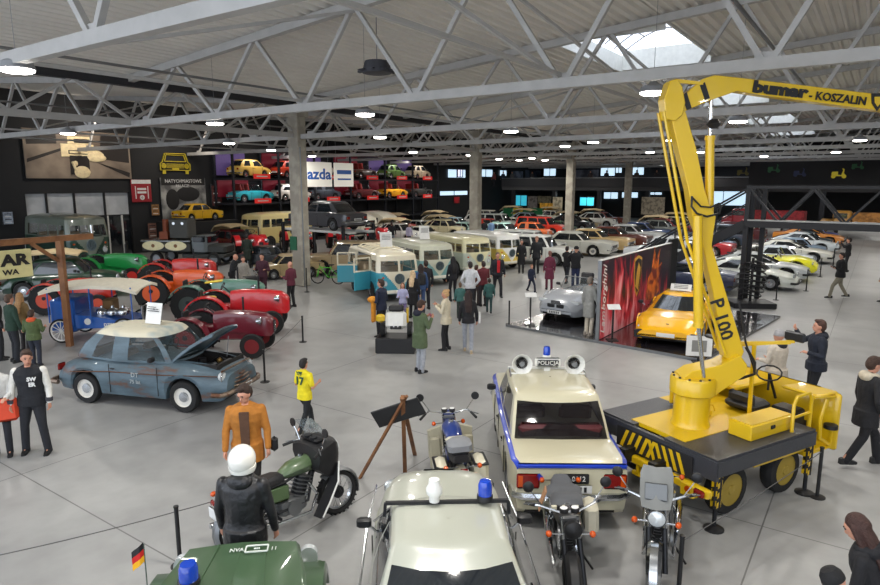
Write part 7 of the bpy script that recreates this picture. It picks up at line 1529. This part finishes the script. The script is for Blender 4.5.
def farbox(x0, y0, x1, y1, s1, mm, name=None, label=None, cat=None, fr=True):
    a, z1 = farpt(x0, y0, s1); b_, z0 = farpt(x1, y1, s1)
    if max(a, b_) > 38.9:
        a, z1 = wallpt(x0, y0, 39.4); b_, z0 = wallpt(x1, y1, 39.4); m = MB(); cm = ((a + b_) / 2, (z0 + z1) / 2); m.box((cm[0], 39.5, cm[1]), (abs(a - b_), .06, abs(z1 - z0)), mm)
        if fr:
            for z in (z0, z1): m.box((cm[0], 39.47, z), (abs(a - b_) + .1, .1, .08), dsteel)
            for x in (a, b_, cm[0]): m.box((x, 39.47, cm[1]), (.08, .1, abs(z1 - z0)), dsteel)
        return m.build(name or 'x', smooth=0, rz=HB)
    c = ((a + b_) / 2, (z0 + z1) / 2)
    m = MB(); m.box((s1, c[0], c[1]), (.06, abs(a - b_), abs(z1 - z0)), mm)
    if fr:
        for z in (z0, z1): m.box((s1 - .02, c[0], z), (.1, abs(a - b_) + .1, .08), dsteel)
        for y in (a, b_, c[0]): m.box((s1 - .02, y, c[1]), (.1, .07, abs(z1 - z0)), dsteel)
    o = m.build(name or 'x', smooth=0, rz=HB); return o
for x0, y0, x1, y1 in ((448, 169, 466, 178), (479, 169, 493, 177), (500, 170, 507, 176), (601, 164, 615, 176), (616, 163, 622, 173), (632, 163, 644, 175), (544, 167, 556, 176)):
    o = farbox(x0, y0, x1, y1, 79.3, daym, 'window_%d' % wn); o['kind'] = 'structure'; wn += 1
for x0, y0, x1, y1 in ((696, 190, 752, 206), (604, 192, 618, 199), (622, 192, 638, 198), (648, 192, 662, 195), (440, 191, 468, 195)):
    o = farbox(x0, y0, x1, y1, 83.5, daym, 'window_%d' % wn); o['kind'] = 'structure'; wn += 1
for x0, y0, x1, y1, s1, mm, lb in ((515, 195, 527, 206, 72, cym, 'bright cyan screen on the far ground floor, left of the red figure board'), (580, 197, 594, 206, 72, cym, 'bright cyan screen right of the third column'), (458, 169, 463, 177, 79.1, pinkm, 'pink poster between the far upper windows')):
    tag(farbox(x0, y0, x1, y1, s1, mm, 'screen'), lb, 'screen')
gps = mat('green_board', (24, 112, 66), .5); yps = mat('yellow_board', (214, 190, 40), .5); redp = mat('red_figure', (196, 40, 34), .5)
for i, (x, mm) in enumerate(((503, gps), (513, yps), (523, gps), (533, gps))):
    o = farbox(x + .5, 208, x + 9.5, 217, 62, mm, 'square_board', fr=False); tag(o, ('leftmost green', 'yellow', 'middle green', 'rightmost green')[i] + ' square board in the far row of four boards', 'sign', 'row of four square boards')
for x0, y0, x1, y1, s1, rgb, lb in ((528, 196, 537, 208, 70, (190, 178, 170), 'pale board with a red figure at the far end'), (538, 196, 551, 204, 70, (170, 160, 130), 'beige board right of the red figure board'), (540, 203, 553, 212, 66, (226, 168, 40), 'orange yellow tall cabinet left of the third column'), (553, 197, 562, 214, 66, (206, 196, 170), 'cream board just left of the third column'), (642, 197, 664, 215, 66, (176, 164, 142), 'pale brown shelving full of small items at the far end'), (455, 197, 460, 203, 60, (210, 40, 50), 'small red square board left of the second column')):
    tag(farbox(x0, y0, x1, y1, s1, mat('board_%d_%d_%d' % rgb, rgb, .6, rgb2=tuple(int(c * .7) for c in rgb), scale=3), 'display_board', fr=False), lb, 'board')
strip = mat('lit_white_strip', (225, 230, 232), .4, emit=.9, var=0)
for x0, y0, x1, y1, s1, mm, lb in ((512, 171, 523, 184, 79.0, mat('machine_picture', (120, 126, 150), .5, rgb2=(60, 64, 84), scale=.8), 'grey blue machine picture on the far gallery wall'), (526, 170, 541, 184, 79.0, mat('dim_picture', (84, 92, 110), .5, rgb2=(40, 44, 56), scale=.8), 'dim picture right of the machine picture on the gallery wall'), (572, 170, 598, 183, 79.0, mat('pale_picture', (130, 134, 146), .5, rgb2=(70, 72, 82), scale=.6), 'pale wide picture on the gallery wall right of the third column')):
    tag(farbox(x0, y0, x1, y1, s1, mm, 'display_board', fr=False), lb, 'board')
# neon pictures on the black panels
neon = {'y': mat('neon_yellow', (204, 186, 40), .5, emit=.2, var=0), 'g': mat('neon_green', (26, 84, 46), .5, emit=.05, var=0), 'b': mat('neon_blue', (26, 36, 74), .5, emit=.05, var=0), 'o': mat('dim_yellow_paint', (96, 88, 34), .6, var=0)}
def scooter(px, py, c, lb, s=1.0):
    y, z = farpt(px, py, 66.1); t = thing('scooter_picture', lb, 'wall art', W(66.08, y, z), HB - 90); t.scale = (s * .72, 1, s * .72); mm = neon[c]; m = MB()
    for x in (-.55, .55): m.lathe([(.24, 0), (.24, .03), (.15, .03), (.15, 0)], mm, o=(x, -.02, -.4), ax='Y', n=16)
    m.build('wheel_outlines', t, smooth=0); m = MB(); m.prism([(-.8, -.15), (-.7, .15), (-.1, .18), (-.1, -.2), (.25, -.25), (.42, .35), (.3, .5), (.38, .55), (.55, .4), (.5, .0), (.6, -.12), (.3, -.38), (-.3, -.38)], -.03, .0, mm); m.build('body_outline', t, smooth=0)
scooter(839, 173, 'y', 'bright yellow scooter picture on the far black panels'); scooter(743, 171, 'o', 'dim yellow motorcycle picture on the far black panels', .9); scooter(774, 168, 'g', 'faint green motorcycle picture on the far black panels', .9); scooter(800, 172, 'b', 'dark blue motorcycle picture on the far black panels', .9); scooter(858, 165, 'g', 'green motorcycle picture right of the yellow scooter', .8)
# lorries at the far right
def lorry(label, s1, s2, cab, bed, rz):
    p = W(s1, s2); t = thing('lorry', label, 'lorry', (p.x, p.y, 0), rz); c = paint('%d_%d_%d' % cab, cab); w_ = mat('planks_%d_%d_%d' % bed, bed, .7, rgb2=tuple(int(q * .75) for q in bed), scale=4)
    m = MB(); m.rbox((2.2, 0, 1.5), (1.3, 2.0, 1.5), c, r=.15); m.rbox((3.2, 0, 1.15), (1.1, 1.4, .8), c, r=.15); m.build('cab', t); m = MB(); m.rbox((2.3, 0, 1.85), (1.0, 2.04, .5), carglass, r=.05); m.rbox((2.87, 0, 1.85), (.05, 1.6, .5), carglass); m.build('windows', t)
    m = MB(); m.box((-.7, 0, 1.05), (4.3, 2.2, .12), w_)
    for y in (-1.1, 1.1):
        for q in range(5): m.box((-.7, y, 1.25 + .19 * q), (4.3, .05, .16), w_)
    for x in (-2.85, 1.45): m.box((x, 0, 1.6), (.05, 2.2, .9), w_)
    m.build('plank_body', t, smooth=0); m = MB(); m.box((.4, 0, .75), (6, .8, .2), dsteel); m.build('chassis', t)
    for x in (2.9, -1.6):
        for s in (1, -1): o = wheel_mesh(.45, .25).build('wheel', t); o.location = (x, s * .95, .45)
lorry('old lorry with orange brown plank sides at the far right', 62.6, .4, (190, 140, 66), (186, 130, 66), HD2 + 180)
lorry('red and white old lorry at the far end behind the footbridge', 63.2, 8.2, (178, 36, 48), (190, 60, 66), HD2 + 180)

recolour()
# ================================================================= CAMERA, LIGHT
cam = bpy.data.objects.new('camera', bpy.data.cameras.new('camera')); COL.objects.link(cam)
cam.location = (0, 0, HC); cam.rotation_euler = (R(90) - PT, 0, 0); cam.data.lens = F / 880 * 36; cam.data.sensor_width = 36; cam.data.clip_end = 300; cam.data.clip_start = .05
SC.camera = cam
wd = bpy.data.worlds.new('world'); SC.world = wd; wd.use_nodes = True
bg = wd.node_tree.nodes['Background']; bg.inputs[0].default_value = (.8, .88, 1, 1); bg.inputs[1].default_value = 2.9
def area(loc, size, power, rgb=(1, .96, .9), rot=(0, 0, 0), shape='DISK', sy=None):
    l = bpy.data.lights.new('lamp_and_fill_light', 'AREA'); l.shape = shape; l.size = size; l.energy = power; l.color = rgb
    if sy: l.size_y = sy
    o = bpy.data.objects.new('lamp_and_fill_light', l); COL.objects.link(o); o.location = loc; o.rotation_euler = rot
    return o
for p in LL: area((p.x, p.y, p.z - .14), .42, 112)
# lamp rows carried on behind and beside the camera; fixtureless lights added within the hall
for s1, s2 in ((1, 8), (1, 0), (1, -8), (8.5, -6), (16, -6), (24, -8), (9, 26), (2, 18), (40, 4), (48, 8), (38, 30), (56, 16), (68, 6), (66, 14), (62, 26), (5, 3), (12, 2), (18, 1), (70, 22), (6, -3), (14, -3), (22, -3), (31, -3), (40, -3), (50, -3), (36, 4.5), (50, 12.5), (42, 20)):
    p = W(s1, s2, 6.25); area(p, .42, 120)
# strip lights inside the rack bays and spots over the wall pictures
for x_ in SC_:
    for z_ in (6.6, 4.6):
        p = W(x_, 37.3, z_); a_ = area(tuple(p), 2.4, 26, (1, .93, .95), (R(35), 0, R(HB)), 'RECTANGLE', .12)
for s1_, z_, pw in ((19.5, 8.0, 120), (25.5, 7.4, 80), (32, 7.4, 50)):
    p = W(s1_, 36.6, z_); area(tuple(p), 1.6, pw, (1, .9, .78), (R(55), 0, R(HB)), 'RECTANGLE', .3)
# added fill lights without fixtures, brightening the far end under and above the gallery
for s2_ in (0, 7, 14, 21, 28):
    area(tuple(W(70.5, s2_, 3.62)), 1.6, 150, (1, .97, .92)); area(tuple(W(74, s2_, 6.6)), 1.2, 90, (.9, .95, 1))
area(tuple(W(59, 0, 6.3)), .42, 160); area(tuple(W(62, 34, 6.3)), .42, 150); area(tuple(W(50, 34, 6.3)), .42, 150)  # added fills with no fixtures, brightening the lorries and the far left side
vs = SC.view_settings; vs.view_transform = 'Standard'; vs.look = 'None'; vs.gamma = 1; vs.exposure = -.08; vs.use_curve_mapping = False
